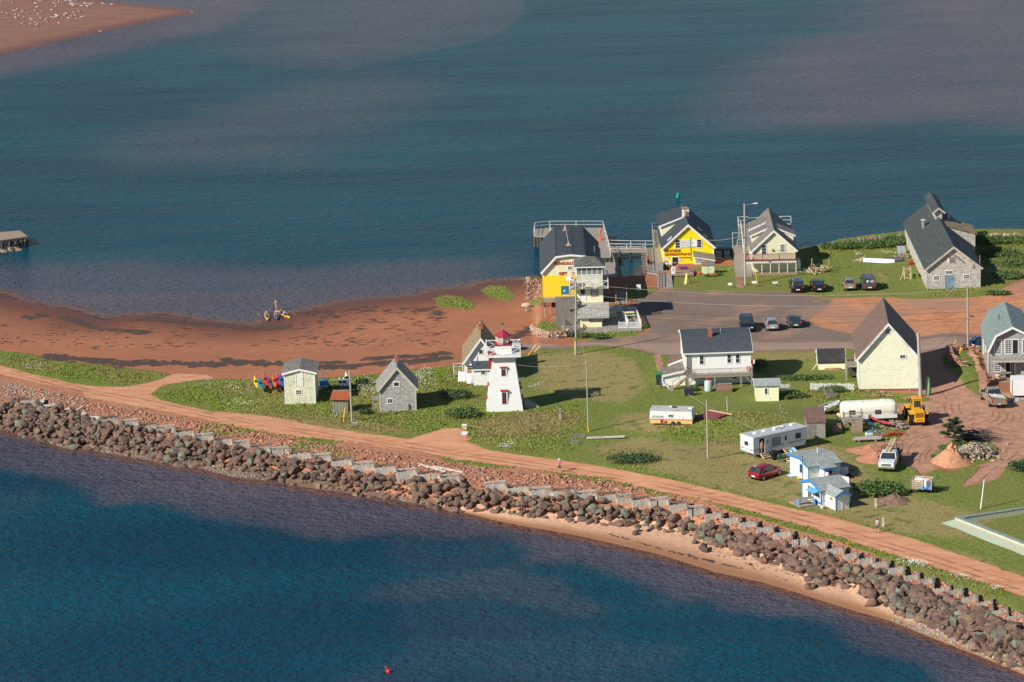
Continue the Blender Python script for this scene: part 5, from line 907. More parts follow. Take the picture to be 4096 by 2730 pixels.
# ---- gambrel house at the right edge
def gambrel():
    fr=Fr('gambrel_house','grey shingled house with pale sage gambrel roof and white windows','house',a3(640,1020),ang=-4.); e=fr.e
    p=pf(fr,a3,[(648,680),(728,505),(938,400)]); w=2*(p[2][0]-0); xm=p[2][0]; p[0]=(0,p[0][1]); pr=[p[0],p[1],p[2],(w-p[1][0],p[1][1]),(w,p[0][1])]; d=13.2
    house(fr,pr,0,d,GreyH,RSage,White,over=.3,ext=.55,zb=-1.6)
    wpx(fr,a3,722,570,794,740,nx=4,ny=7); wpx(fr,a3,1070,562,1150,728,nx=4,ny=7); wpx(fr,a3,850,565,932,735,nx=4,ny=7); (a,b),(c,d2)=fr.f(*a3(936,735)),fr.f(*a3(1010,565)); door(e,a,c,b,d2,Dark,open_=True)
    yb=-1.9; z=fr.f(*a3(900,830),yb)[1]; xa=fr.f(*a3(690,830),yb)[0]; M().bx(xa,w+.5,yb,-.02,z-.12,z+.02).make('balcony_floor',Deck,e); M().bx(xa-.02,w+.52,yb-.03,yb,z-.2,z+.04).make('balcony_fascia',mat('grey fascia',(.40,.42,.42)),e)
    zd=fr.f(*a3(690,1100),yb-1.)[1]; 
    (a,b),(c,d2)=fr.f(*a3(712,960)),fr.f(*a3(790,840)); win(e,a,c,b,d2,4,5); (a,b),(c,d2)=fr.f(*a3(856,985)),fr.f(*a3(965,840)); door(e,a,(a+c)/2,b-.4,d2,Dark,open_=True); win(e,(a+c)/2+.1,c,b-.2,d2,2,5)
    dk=M().bx(xa-.2,w+.5,yb-1.,-.03,zd-.15,zd).make('deck_floor',DeckN,e); M().bx(xa-.02,xa+.16,yb+.05,yb+.23,zd,z-.12).make('porch_post',Post,e)
    m=M()
    for x in (xa+.1,xa+2.9,w): m.bx(x,x+.16,yb-.9,yb-.74,-3,zd-.15)
    m.each('deck_post',Post,e); M().bx(xa+.3,w+.4,yb+.4,yb+.5,-2.6,zd-.2).make('under_deck_shade_sheet',Dark,e)  # dark sheet stands in for the shade in the opening below the deck
    bpx(fr,a3,1045,950,1085,1040,-.3,t=.3).make('storage_shelf',mat('grey shelf unit',(.35,.35,.34)),e); M().cyl((-.05,-.1,p[0][1]-.1),(-.05,-.1,-1),.05).make('downspout',White,e)
    win(e,6.,6.7,1.7,2.7,1,1,side='L',off=0.); win(e,10,10.5,.5,2.2,1,1,side='L'); pipe(e,1.7,6.,p[1][1]+.6,.7,.06,mt=DarkM)
    def chair(px,y,z,lab,mt,ang,name='patio_chair'):
        g=Fr(name,lab,'chair',px,ang=ang,z=fr.L.z+z); q=g.e; M().bx(-.28,.28,-.25,.25,.4,.45).make('seat',mt,q); M().add([(-.28,.25,.42),(.28,.25,.42),(.28,.5,1.05),(-.28,.5,1.05),(-.28,.29,.42),(.28,.29,.42),(.28,.54,1.05),(-.28,.54,1.05)],BF).make('backrest',mt,q); M().bx(-.28,-.24,-.25,-.21,0,.6).bx(.24,.28,-.25,-.21,0,.6).bx(-.28,-.24,.21,.25,0,.6).bx(.24,.28,.21,.25,0,.6).each('leg',LWood,q); return q
    chair(a3(862,765),-1,z+.02,'cream deck chair on the upper balcony of the gambrel house',Plastic,-25); chair(a3(765,1030),-1,zd,'navy folding chair at the lower deck table',Denim,10); chair(a3(912,1030),-1,zd,'cream folding chair on the right of the lower deck table',Plastic,-20)
    t=Fr('patio_table','round dark patio table on the lower deck','table',a3(860,1040),ang=0,z=fr.L.z+zd); M().lathe([(.75,.7),(.78,.72),(.75,.75)],20).make('tabletop',Post,t.e); M().cyl((0,0,0),(0,0,.7),.05).make('leg',DarkM,t.e)
    b=Fr('barrel_planter','wooden half barrel standing at the deck edge','barrel',a3(757,1080),ang=0,z=fr.L.z+zd); M().lathe([(.28,0),(.36,.3),(.36,.6),(.32,.85),(.26,.86)],14).make('staves',LWood,b.e); M().lathe([(.37,.25),(.37,.31)],14).lathe([(.37,.6),(.37,.66)],14).each('hoop',DarkM,b.e)
    return fr,zd
gh,ghz=gambrel()
# ---- lighthouse
def lighthouse():
    fr=Fr('lighthouse','white square tapering lighthouse with red lantern roof and railed gallery','lighthouse',q8(682,1393),q8(1196,1386),ang=0.); e=fr.e; w=fr.w; c=w/2
    zt=fr.f(*q8(915,612),w*.2)[1]; xt0,xt1=.86,w-.86
    a=(fr.f(*q8(765,625),.8)[0]); b_=fr.f(*q8(1063,620),.8)[0]; h=(b_-a)/2
    M().loft([[(0,0,0),(w,0,0),(w,w,0),(0,w,0)],[(c-h,c-h,zt),(c+h,c-h,zt),(c+h,c+h,zt),(c-h,c+h,zt)]]).make('tower',mat('white lighthouse clapboard',(.76,.76,.75),'clap',wear=.02,rows=.2),e)
    M().bx(.03,w-.03,.03,w-.03,-.5,0).make('plinth',Concrete,e); lean=(c-h)/zt
    def twin(u0,v0,u1,v1,nx,ny):
        # window on the leaning front: build vertical then place at the wall's depth
        z0=fr.f(*q8(u0,v1),0)[1]; y=z0*lean; (a,z0),(b,z1)=fr.f(*q8(u0,v1),y),fr.f(*q8(u1,v0),y); y=z0*lean; wn_=win(e,a,b,z0,z1,nx,ny,off=0,fm=White,mm=RedT,fw_=.13,mt=.045); 
        for o in [wn_]: o.location=(0,y,0); o.rotation_euler=(0,0,0)
        k=M().bx(a-.2,b+.2,-.16,.3,z1+.16,z1+.3).make('red_hood',RedT,wn_); M().bx(a-.13,b+.13,.05,.45,z0-.13,z1+.13).make('casing',White,wn_); M().bx(a-.05,b+.05,-.06,-.02,z0-.05,z0-.0).make('sill',RedT,wn_)
    twin(893,792,950,882,2,2); twin(903,1115,960,1272,2,4)
    for x,s in ((0,-1),(w,1)):
        for z,hh,y in ((1.3,.35,1.6),(3.,.35,1.6),(2.2,.5,2.6)):
            if s<0 and hh==.5: continue
            xx=lean*z if s<0 else w-lean*z; M().bx(*sorted((xx-.05*s,xx+.22*s)),y,y+1.,z,z+.22).make('side_hood',RedT,e)
    z=fr.f(*q8(720,790),1.2)[1]; M().bx(lean*z-.28,lean*z+.3,1.,2.,z,z+1.9).bx(lean*z-.35,lean*z+.4,.9,2.1,z+1.9,z+2.1).each('side_dormer',RedT,e)
    # gallery
    g=h+.84; m=M().bx(c-g,c+g,c-g,c+g,zt,zt+.22); m.make('gallery_floor',White,e); m=M()
    for x in (c-h*.6,c+h*.6): m.beam((x,c-h-.02,zt-.6),(x,c-g+.1,zt-.02),.1)
    for y in (c-h*.6,c+h*.6): m.beam((c-h-.02,y,zt-.6),(c-g+.1,y,zt-.02),.1); m.beam((c+h+.02,y,zt-.6),(c+g-.1,y,zt-.02),.1)
    m.each('bracket',White,e); m=M(); zz=zt+.22; k=[(c-g+.06,c-g+.06),(c+g-.06,c-g+.06),(c+g-.06,c+g-.06),(c-g+.06,c+g-.06)]
    for i in range(4):
        A,B=Vector((*k[i],zz)),Vector((*k[(i+1)%4],zz)); H=Vector((0,0,1.)); m.bx(A.x-.06,A.x+.06,A.y-.06,A.y+.06,zz,zz+1.12); m.beam(A+H,B+H,.11,.08); 
        for t in range(2): u,v=A.lerp(B,t/2),A.lerp(B,(t+1)/2); m.beam(u,v+H*.95,.07,.05); m.beam(u+H*.95,v,.07,.05); m.bx(u.x-.04,u.x+.04,u.y-.04,u.y+.04,zz,zz+1.)
    m.make('gallery_railing',White,e)
    b0=zz; M().loft([[(c-1.1,c-1.1,b0),(c+1.1,c-1.1,b0),(c+1.1,c+1.1,b0),(c-1.1,c+1.1,b0)],[(c-1.03,c-1.03,b0+1.05),(c+1.03,c-1.03,b0+1.05),(c+1.03,c+1.03,b0+1.05),(c-1.03,c+1.03,b0+1.05)]]).make('watch_room',White,e); M().bx(c-1.12,c+1.12,c-1.12,c+1.12,b0+1.05,b0+1.13).make('watch_room_roof',Maroon,e)
    z1=b0+1.13; M().lathe([(1.0,z1),(.9,z1+.14),(.86,z1+.2)],8,(c,c,0)).make('lantern_base',RedL,e)
    gm=mat('lantern glass',(.42,.37,.28),'plain',.08,.3,(.2,.2,.18)); M().lathe([(.84,z1+.2),(.84,z1+.95)],8,(c,c,0)).make('lantern_glass',gm,e); m=M()
    for i in range(8): t=2*PI*i/8; x,y=c+.86*math.cos(t),c+.86*math.sin(t); m.cyl((x,y,z1+.2),(x,y,z1+.95),.035,n=5)
    m.make('glazing_bars',White,e); pass
    M().lathe([(1.02,z1+.95),(1.04,z1+1.),(.12,z1+1.72),(.08,z1+1.78)],8,(c,c,0)).make('lantern_roof',RedL,e); M().cyl((c,c,z1+1.75),(c,c,z1+2.4),.09).make('vent_stack',Steel,e); M().ell((c,c,z1+2.48),.15,.15,.14).make('ventilator_ball',DarkM,e)
    s=Fr('concrete_steps','concrete steps in shade at the right foot of the lighthouse','steps',q8(1430,1330),ang=0); m=M()
    for i in range(6): m.bx(-1.9-.0,-.1-i*.28,.0,1.1,i*.16,(i+1)*.16)
    m.make('steps',Concrete,s.e); return fr
lh=lighthouse()
def keeper():
    fr=Fr('keepers_house','white clapboard house with tan worn steep roof standing behind the lighthouse','house',q8(380,972),ang=0.); e=fr.e; p=pf(fr,q8,[(360,685),(602,362)]); w=2*p[1][0]; pr=[(0,p[0][1]),(w/2,p[1][1]),(w,p[0][1])]; d=9.2
    house(fr,pr,0,d,WhiteC,RTan,White,over=.35,ext=.35,zb=-.3); wpx(fr,q8,582,522,628,580,nx=2,ny=2,mm=RedT); wpx(fr,q8,418,740,478,800,nx=1,ny=2); 
    chimney(e,w/2,fr.g(*q8(582,240),p[1][1])[1],p[1][1]-.4,.55,1.1)
    y=-1.8; (a,z0),(b,z1)=fr.f(*q8(503,1012),y),fr.f(*q8(700,795),y); M().prism([(y,-.3),(y,z1),(-.003,z1+.6),(-.003,-.3)],a,b+.6,'x').make('annex_wall',WhiteC,e); M().prism([(y-.2,z1-.02),(0-.003,z1+.62),(-.003,z1+.72),(y-.2,z1+.1)],a-.2,b+.7,'x').make('annex_roof',RBlackX,e); M().bx(a-.2,b+.7,y-.24,y-.2,z1-.1,z1+.08).make('annex_trim',White,e)
    wpx(fr,q8,608,805,665,862,y,nx=1,ny=2); pipe(e,a+.6,-.9,z1+.4,1.1,.05,mt=DarkM)
    t=Fr('heating_tank','white upright oil tank in front of the keepers house','tank',q8(455,998),ang=0); M().lathe([(.3,.05),(.42,.12),(.42,1.25),(.3,1.38)],14).make('tank',White,t.e,True); M().bx(-.35,.35,.1,.3,1.4,1.9).make('board_panel',Stone,t.e)
    d=Fr('keepers_deck','small red and white deck with low rail left of the keepers house','deck',q8(222,915),ang=0); M().bx(0,2.1,0,2.6,.35,.5).make('floor',DeckN,d.e); M().bx(.0,.1,0,.1,0,.35).bx(2.,2.1,0,.1,0,.35).each('post',Post,d.e); m=M(); rail(m,[(0.04,.05,.5),(0.04,2.5,.5),(1.2,2.5,.5)],.8,1.3,(1.,.5)); m.make('railing',_mc['weathered white rail'],d.e)
    b=Fr('white_boards','white boards leaning against the small deck of the keepers house','boards',q8(285,965),ang=-8); M().add([(0,0,0),(1.5,0,0),(1.5,.5,.95),(0,.5,1.25),(0,.05,0),(1.5,.05,0),(1.5,.55,.95),(0,.55,1.25)],BF).make('board',White,b.e)
keeper()
def left_sheds():
    fr=Fr('peeling_shed','small two storey shed with peeling pale yellow shingles and loft door','shed',a5(818,988),a5(1372,968),ang=-.5); e=fr.e; w=fr.w; p=pf(fr,a5,[(780,430),(1075,352),(1362,408)]); zc=(p[0][1]+p[2][1])/2; pr=[(0,zc),(w/2,p[1][1]),(w,zc)]
    house(fr,pr,0,5.6,ShedS,RGrey,White,over=.3,ext=.2,zb=-.05); (a,b),(c,d)=fr.f(*a5(1025,662)),fr.f(*a5(1122,405)); door(e,a,c,b,d,mat('pale door paint',(.72,.74,.60),wear=.05)); wpx(fr,a5,1020,732,1106,805,nx=3,ny=2)
    f=Fr('privy','narrow green tin shed with rusty red roof beside the pole','shed',a5(1680,1140),a5(1960,1165),ang=-8); w=f.w; z=f.f(*a5(1800,892))[1]; m=M().bx(0,w,0,1.6,-.1,z).make('wall',mat('striped green tin',(.20,.27,.20),'wood',ax='z',wear=.5,wc=(.30,.14,.07)),f.e)
    for i in range(5): x=w*(i+.5)/5; M().bx(x-.05,x+.05,-.03,-.003,0,z).make('rust_batten',mat('rust stain batten',(.28,.17,.10)),f.e)
    M().prism([(-.35,z-.05),(1.9,z+.62),(1.9,z+.7),(-.35,z+.05)],-.25,w+.2,'x').make('roof',mat('rusty red tin roof',(.40,.10,.03),'wood',ax='y',wear=.3,wc=(.5,.22,.1)),f.e)
    fr=Fr('shingled_cabin','tall weathered grey shingled cabin with steep roof and brick chimney','cabin',k1(1568,1388),k1(1938,1370),ang=2.); e=fr.e; w=fr.w; p=pf(fr,k1,[(1550,1165),(1728,938),(1930,1130)]); zc=(p[0][1]+p[2][1])/2; house(fr,[(0,zc),(w/2,p[1][1]),(w,zc)],0,5.2,mat('silver shingle wall',(.34,.33,.31),'shingle',wear=.55,wc=(.46,.45,.43),rows=.18),RSilv,mat('pale edge board',(.5,.48,.38)),over=.4,ext=.25,zb=-.1)
    wpx(fr,k1,1710,1088,1758,1128,nx=1,ny=1); wpx(fr,k1,1648,1255,1692,1298,nx=3,ny=1); chimney(e,w/2,2.9,p[1][1]-.3,.5,.9)
    g=Fr('broken_bench','collapsed grey wooden bench frame at the left wall of the shingled cabin','bench',k1(1500,1370),ang=5); g.e.rotation_euler[1]=R_(-4); M().beam((-.1,0,1.6),(.9,0,1.5),.25,.5).each('backboard',Post,g.e); M().beam((0,0,.75),(.9,0,.7),.1,.25).each('shelf',Post,g.e); M().beam((0,0,0),(0,0,1.7),.1).beam((.85,0,0),(.9,0,1.6),.1).beam((.2,-.2,0),(.6,0,.8),.09).beam((.7,-.2,0),(.3,0,.8),.09).each('leg',Post,g.e)
left_sheds()
# ---- the two blue trimmed cottages
def cottages():
    WB=mat('white cottage siding',(.77,.78,.78),'clap',wear=.02,rows=.22)
    fr=Fr('blue_trim_cottage','white cottage with blue awning, blue trim and a grey gabled bay nearest the dirt track','cottage',a6(445,1285),ang=25); e=fr.e; ze=fr.f(*a6(448,968))[1]; W_=4.3; L=3.6
    pr=[(0,ze),(W_*.52,ze+.72),(W_,ze+.15)]; house(fr,pr,0,L,WB,RLight,BlueT,ax='x',over=.2,ext=.15,zb=-.1)
    q=fr.loc(hit(*a6(745,1372))); x1=q.x; w=1.75; zb=ze-.12; pk=zb+.45; M().prism([(x1,-.1),(x1,zb),(x1+w/2,pk),(x1+w,zb),(x1+w,-.1)],q.y,-.01,'y').make('bay_wall',WB,e)
    P=[(x1-.2,zb-.1),(x1+w/2,pk+.02),(x1+w+.2,zb-.1)]; b=offset(P,.1); r=M()
    for k in (0,1): r.prism([P[k],P[k+1],b[k+1],b[k]],q.y-.25,1.0,'y')
    r.make('bay_roof',RLight,e); c1=offset(P,-.14); M().prism(c1+[(x,z) for x,z in b[::-1]],q.y-.3,q.y-.253,'y').make('bay_trim',BlueT,e)
    M().bx(x1-.03,x1+.1,q.y-.03,q.y-.002,-.1,zb).make('blue_corner_post',BlueT,e); M().bx(x1+w/2-.04,x1+w/2+.04,q.y-.04,q.y-.002,-.1,pk-.1).make('corner_board',White,e)
    M().bx(-.03,.08,-.03,-.002,-.1,ze).make('blue_corner_post',BlueT,e); win(e,.25,x1-.15,.75,ze-.35,1,2,fm=White); M().bx(.05,x1-.03,-.04,-.002,.55,.7).make('blue_band',BlueT,e); win(e,-1.55,-1.2,1.05,1.25,1,1,side='L',off=x1,fm=LWood)
    win(e,2.1,2.9,.3,1.75,2,1,side='L',fm=White); win(e,.25,1.9,.85,1.35,3,1,side='L',fm=White); M().bx(-.04,-.002,.1,1.9,.15,.42).make('blue_band',BlueT,e)
    M().add([(-.02,.2,1.75),(-.02,2.2,1.75),(-.8,2.2,1.5),(-.8,.2,1.5),(-.02,.2,1.79),(-.02,2.2,1.79),(-.8,2.2,1.54),(-.8,.2,1.54)],BF).make('awning',mat('sky blue awning',(.10,.36,.70)),e)
    s=M().cyl((2.3,2.6,ze+.5),(2.3,2.6,ze+.85),.1).make('stove_pipe',DarkM,e); M().cyl((2.3,2.6,ze+.85),(2.3,2.6,ze+1.2),.2).make('pipe_cowl',White,s)
    M().bx(x1+w+.01,x1+w+.3,-2.,-1.,.6,1.5).make('window_unit',mat('pale blue unit',(.45,.62,.72)),e)
    d=Fr('cottage_deck','low wooden deck at the left gable of the nearest blue trimmed cottage','deck',a6(250,1270),ang=25); M().bx(-1.6,.45,-.2,2.4,0,.14).make('boards',Deck,d.e)
    b=Fr('deck_bench','bench with pale blue arm on the low deck of the cottage','bench',a6(140,1250),ang=8,z=d.L.z+.14); M().bx(-.9,.9,0,.4,.36,.42).make('seat',Deck,b.e); M().bx(-.9,.9,.36,.42,.5,.8).make('backrest',Deck,b.e); M().bx(-.95,-.85,-.05,.45,0,.62).bx(.85,.95,-.05,.45,0,.62).each('arm',mat('sky blue awning',(.1,.36,.7)),b.e)
    p=Fr('flower_tub','white tub of plants at the corner of the nearest blue trimmed cottage','pot',a6(462,1330),ang=0); M().lathe([(.14,0),(.2,.3),(.17,.31)],12).make('tub',White,p.e)
    fr=Fr('porch_cottage','larger white cottage with blue fascia, entry porch and long grey roof behind the first one','cottage',a6(183,775),ang=24); e=fr.e; ze=fr.f(*a6(175,465))[1]; L=4.2
    pr=[(0,ze),(2.,ze+.62),(4.6,ze+.45)]; house(fr,pr,0,L,WB,RLight,BlueT,ax='x',over=.25,ext=.15,zb=-.1); win(e,1.5,2.0,.75,1.6,1,2,side='L',fm=BlueT)
    x0=1.35; M().bx(x0,x0+1.35,-1.25,-.01,-.1,ze-.12).make('porch_wall',WB,e); M().prism([(-1.5,ze-.12),(-1.5,ze-.02),(.25,ze+.28),(.25,ze+.18)],x0-.2,x0+1.6,'x').make('porch_roof',RLight,e); M().bx(x0-.22,x0+1.62,-1.55,-1.502,ze-.24,ze-.0).bx(x0-.25,x0-.202,-1.5,-.2,ze-.2,ze-.02).make('porch_trim',BlueT,e)
    door(e,x0+.3,x0+1.1,0,ze-.3,mat('screen door',(.25,.2,.18)),off=-1.25); win(e,x0+.38,x0+1.02,.95,ze-.38,1,1,off=-1.28,fw_=.03); M().bx(x0+.15,x0+.21,-1.31,-1.252,0,ze-.2).bx(x0+1.19,x0+1.25,-1.31,-1.252,0,ze-.2).each('blue_post',BlueT,e)
    pipe(e,2.6,2.6,ze+.5,.85,.05,mt=White); pipe(e,-.15,1.2,0,2.9,.04,mt=DarkM)
    f=Fr('cargo_box','white clapboard storage box with door panel right of the porch cottage','storage box',a6(765,650),a6(1010,640)); w=f.w; M().bx(0,w,0,1.6,-.05,1.05).make('box',WB,f.e); M().bx(-.05,w+.05,-.05,1.65,1.05,1.12).make('lid',Post,f.e); M().bx(w*.55,w*.92,-.03,-.002,.1,.85).make('door_panel',White,f.e)
    f=Fr('boarded_fence','low white clapboard fence joining the two blue trimmed cottages','fence',a6(800,850),a6(1022,905)); w=f.w; f.w; M().bx(0,w,0,.08,-.1,1.25).make('boards',WB,f.e); M().bx(-.03,w+.03,-.03,.11,1.25,1.3).make('cap_rail',Post,f.e)
    g=Fr('blue_annex','small pale blue lean-to shed against the left wall of the porch cottage','shed',q6(1075,910),ang=24); M().prism([(0,0),(0,1.75),(1.0,2.1),(1.,0)],0,.55,'x').make('wall',mat('pale blue boards',(.42,.66,.80),'clap',rows=.25),g.e); M().beam((-.05,-.1,1.75),(-.05,1.1,2.15),.1).make('blue_trim',BlueT,g.e)
cottages()
# ================================================================ cars, trucks, trailers
def rr(hw,zb,zt,k=.12,flare=0.):   # cross ring of a car body
    h=zt-zb; return [(-hw+k*.6,zb),(hw-k*.6,zb),(hw,zb+h*.22),(hw+flare,zb+h*.55),(hw-.03,zt-h*.14),(hw-k*1.4,zt),(-hw+k*1.4,zt),(-hw+.03,zt-h*.14),(-hw-flare,zb+h*.55),(-hw,zb+h*.22)]
CARS={ # body stations (x from rear 0 to front 1, z bottom, z top, width factor); cabin (rear glass base, roof rear, roof front, windscreen base), belt z, roof z
'suv':([(0,.48,.8,.86),(.015,.34,1.05,.94),(.1,.28,1.1,1.),(.5,.26,1.08,1.),(.74,.28,1.06,1.),(.93,.3,.98,.95),(.985,.36,.86,.86),(1,.45,.7,.8)],(.02,.09,.6,.76),1.05,1.7),
'sedan':([(0,.45,.75,.85),(.015,.32,.98,.92),(.1,.25,1.02,1.),(.5,.22,.97,1.),(.74,.24,.93,1.),(.92,.26,.83,.94),(.985,.32,.7,.84),(1,.4,.58,.76)],(.13,.28,.56,.74),.96,1.43),
'hatch':([(0,.45,.8,.86),(.015,.32,1.,.93),(.12,.25,1.02,1.),(.5,.22,1.,1.),(.74,.24,.97,1.),(.92,.26,.86,.94),(.985,.32,.72,.84),(1,.4,.6,.76)],(.02,.13,.58,.78),.99,1.5),
'van':([(0,.5,.95,.9),(.012,.35,1.12,.96),(.1,.28,1.14,1.),(.5,.26,1.12,1.),(.78,.28,1.08,1.),(.94,.3,.98,.94),(.985,.36,.84,.86),(1,.45,.7,.8)],(.012,.035,.66,.84),1.1,1.85)}
def car(label,px,kind,L,W_,H,paint,ang,at='rear',cat='car',group=None,rack=False,nm='parked_car'):
    p=hit(*px); a=R_(ang); s=.5 if at=='rear' else (-.5 if at=='front' else 0.); c=p+Vector((math.cos(a),math.sin(a),0))*L*s; c.z=float(height(c.x,c.y,False))
    e=empty(nm,c,a,label,cat,group); st,cb,belt,_=CARS[kind]; hw=W_/2; kz=1.
    X_=lambda t:(t-.5)*L
    M().loft([[(X_(t),y,z) for y,z in rr(hw*f,zb,zt)] for t,zb,zt,f in st]).make('body',paint,e,True)
    x0,x1,x2,x3=map(X_,cb); b,tw=hw-.09,hw-.27; zr=H-.05
    M().add([(x0,-b,belt-.02),(x3,-b,belt-.06),(x3,b,belt-.06),(x0,b,belt-.02),(x1,-tw,zr),(x2,-tw,zr),(x2,tw,zr),(x1,tw,zr)],BG).make('windows',Glass,e)
    M().loft([[(x1-.06,y,z) for y,z in ((-tw,zr-.01),(tw,zr-.01),(tw*.9,zr+.02),(-tw*.9,zr+.02))],[((x1+x2)/2,y,z) for y,z in ((-tw-.03,zr-.03),(tw+.03,zr-.03),(tw*.85,zr+.05),(-tw*.85,zr+.05))],[(x2+.05,y,z) for y,z in ((-tw,zr-.02),(tw,zr-.02),(tw*.9,zr+.01),(-tw*.9,zr+.01))]]).make('roof_panel',paint,e,True)
    m=M()
    for sy in(-1,1):
        m.beam((x0,sy*b,belt-.02),(x1,sy*tw,zr),.09,.07).beam((x3,sy*b,belt-.06),(x2,sy*tw,zr),.08,.07); xm=(x1+x2)/2; m.beam((xm,sy*(b+.01),belt-.04),(xm,sy*(tw+.02),zr),.1,.05)
        if kind!='sedan': xm=x1*.75+x2*.25; m.beam((xm-.1,sy*(b+.01),belt-.04),(xm,sy*(tw+.02),zr),.12,.05)
    m.each('window_pillar',paint,e); r=.33 if kind!='suv' else .37
    for fx in (.17,.83):
        for sy in(-1,1):
            y=sy*(hw-.1); w=M().cyl((X_(fx),y-.12,r),(X_(fx),y+.12,r),r,n=18).make('wheel',Tyre,e,True); M().cyl((X_(fx),y+sy*.121,r),(X_(fx),y+sy*.135,r),r*.62,n=12).make('rim',Rim,w)
    for sy in(-1,1):
        M().bx(X_(.93)+.0,X_(1)-.0,*sorted((sy*hw*.42,sy*hw*.74)),.66 if kind in('suv','van') else .56,.84 if kind in('suv','van') else .7).make('headlight',mat('headlight glass',(.7,.72,.72),rough=.15),e); M().bx(X_(0)-.012,X_(.04),*sorted((sy*hw*.62,sy*hw*.93)),.82,1.0).make('taillight',mat('red tail lamp',(.45,.02,.02),rough=.2),e)
        M().bx(x3-.35,x3-.2,*sorted((sy*(hw-.02),sy*(hw+.17))),belt-.02,belt+.12).make('wing_mirror',paint,e)
    for x in (X_(0)-.03,X_(1)+.005): M().bx(x,x+.025,-.26,.26,.5,.63).make('number_plate',SignW,e)
    M().bx(X_(1)-.06,X_(1)+.012,-hw*.36,hw*.36,.62,.78).make('grille',DarkM,e); M().bx(X_(0)-.015,X_(0)+.1,-hw*.75,hw*.75,.33,.45).make('rear_bumper_strip',DarkM,e)
    if rack: M().bx(x1,x2,-tw*.8,-tw*.75,zr+.08,zr+.13).bx(x1,x2,tw*.75,tw*.8,zr+.08,zr+.13).each('roof_rail',DarkM,e)
    return e
pk=carpaint('black car paint',(.008,.010,.016)); pn=carpaint('navy car paint',(.006,.014,.035)); pg=carpaint('gold beige car paint',(.36,.31,.23),.4); pv=carpaint('dark grey van paint',(.085,.085,.085),.4); ps=carpaint('silver car paint',(.50,.53,.54),.6); pt=carpaint('dark teal car paint',(.025,.07,.095),.4); pr_=carpaint('cherry red car paint',(.33,.004,.02),.3); pw=carpaint('white car paint',(.72,.75,.76),.1); pbg=carpaint('champagne truck paint',(.33,.27,.21),.3); pb=carpaint('dark blue car paint',(.01,.05,.14),.3)
GP='cars parked round the lot'
car('black SUV parked nose to the grass, leftmost in the back row',q3(106,1058),'suv',4.65,1.86,1.7,pk,91,group=GP)
car('black sedan beside the black SUV in the back row',q3(318,1053),'sedan',4.8,1.84,1.46,pk,91,group=GP)
car('gold beige sedan with stickers next to the dark grey van',q3(628,1035),'sedan',4.4,1.7,1.44,pg,91,group=GP)
v=car('dark grey van with white emblem on its rear window',q3(820,1036),'van',4.8,1.95,1.88,pv,91,group=GP,rack=True,cat='van',nm='parked_van'); m=M(); m.add([(-2.33,.5,1.45),(-2.33,.3,1.65),(-2.33,.1,1.45),(-2.33,.3,1.25)],[(0,1,2,3)]); 
for i in range(8): t=i*PI/4; m.beam((-2.335,.3,1.45),(-2.335,.3+.26*math.cos(t),1.45+.26*math.sin(t)),.05,.01)
m.make('emblem',SignW,v); m=M()
for i in range(4): m.bx(-2.34,-2.33,-.62,-.05-.06*(i%2),1.26+.11*i,1.30+.11*i)
m.make('window_lettering',SignW,v)
car('dark navy SUV facing the camera in front of the white house roof',q4(1222,508),'suv',4.85,1.93,1.77,pn,-91,at='front',group=GP,rack=True)
car('silver hatchback in the middle of the lot between two dark cars',q4(1500,492),'hatch',4.05,1.74,1.52,ps,92,group=GP)
car('dark teal sedan with red tail lights right of the silver hatchback',q4(1757,462),'sedan',4.6,1.75,1.43,pt,92,group=GP)
car('red hatchback parked on the dry grass below the travel trailer',q6(748,1022),'hatch',4.4,1.78,1.55,pr_,46,at='mid')
car('white car half hidden behind the lighthouse gallery',q8(945,520),'sedan',4.5,1.78,1.44,pw,-8,at='mid')
car('blue car peeping out behind the left wall of the gambrel house',a3(590,655),'sedan',4.6,1.8,1.43,pb,0,at='mid')
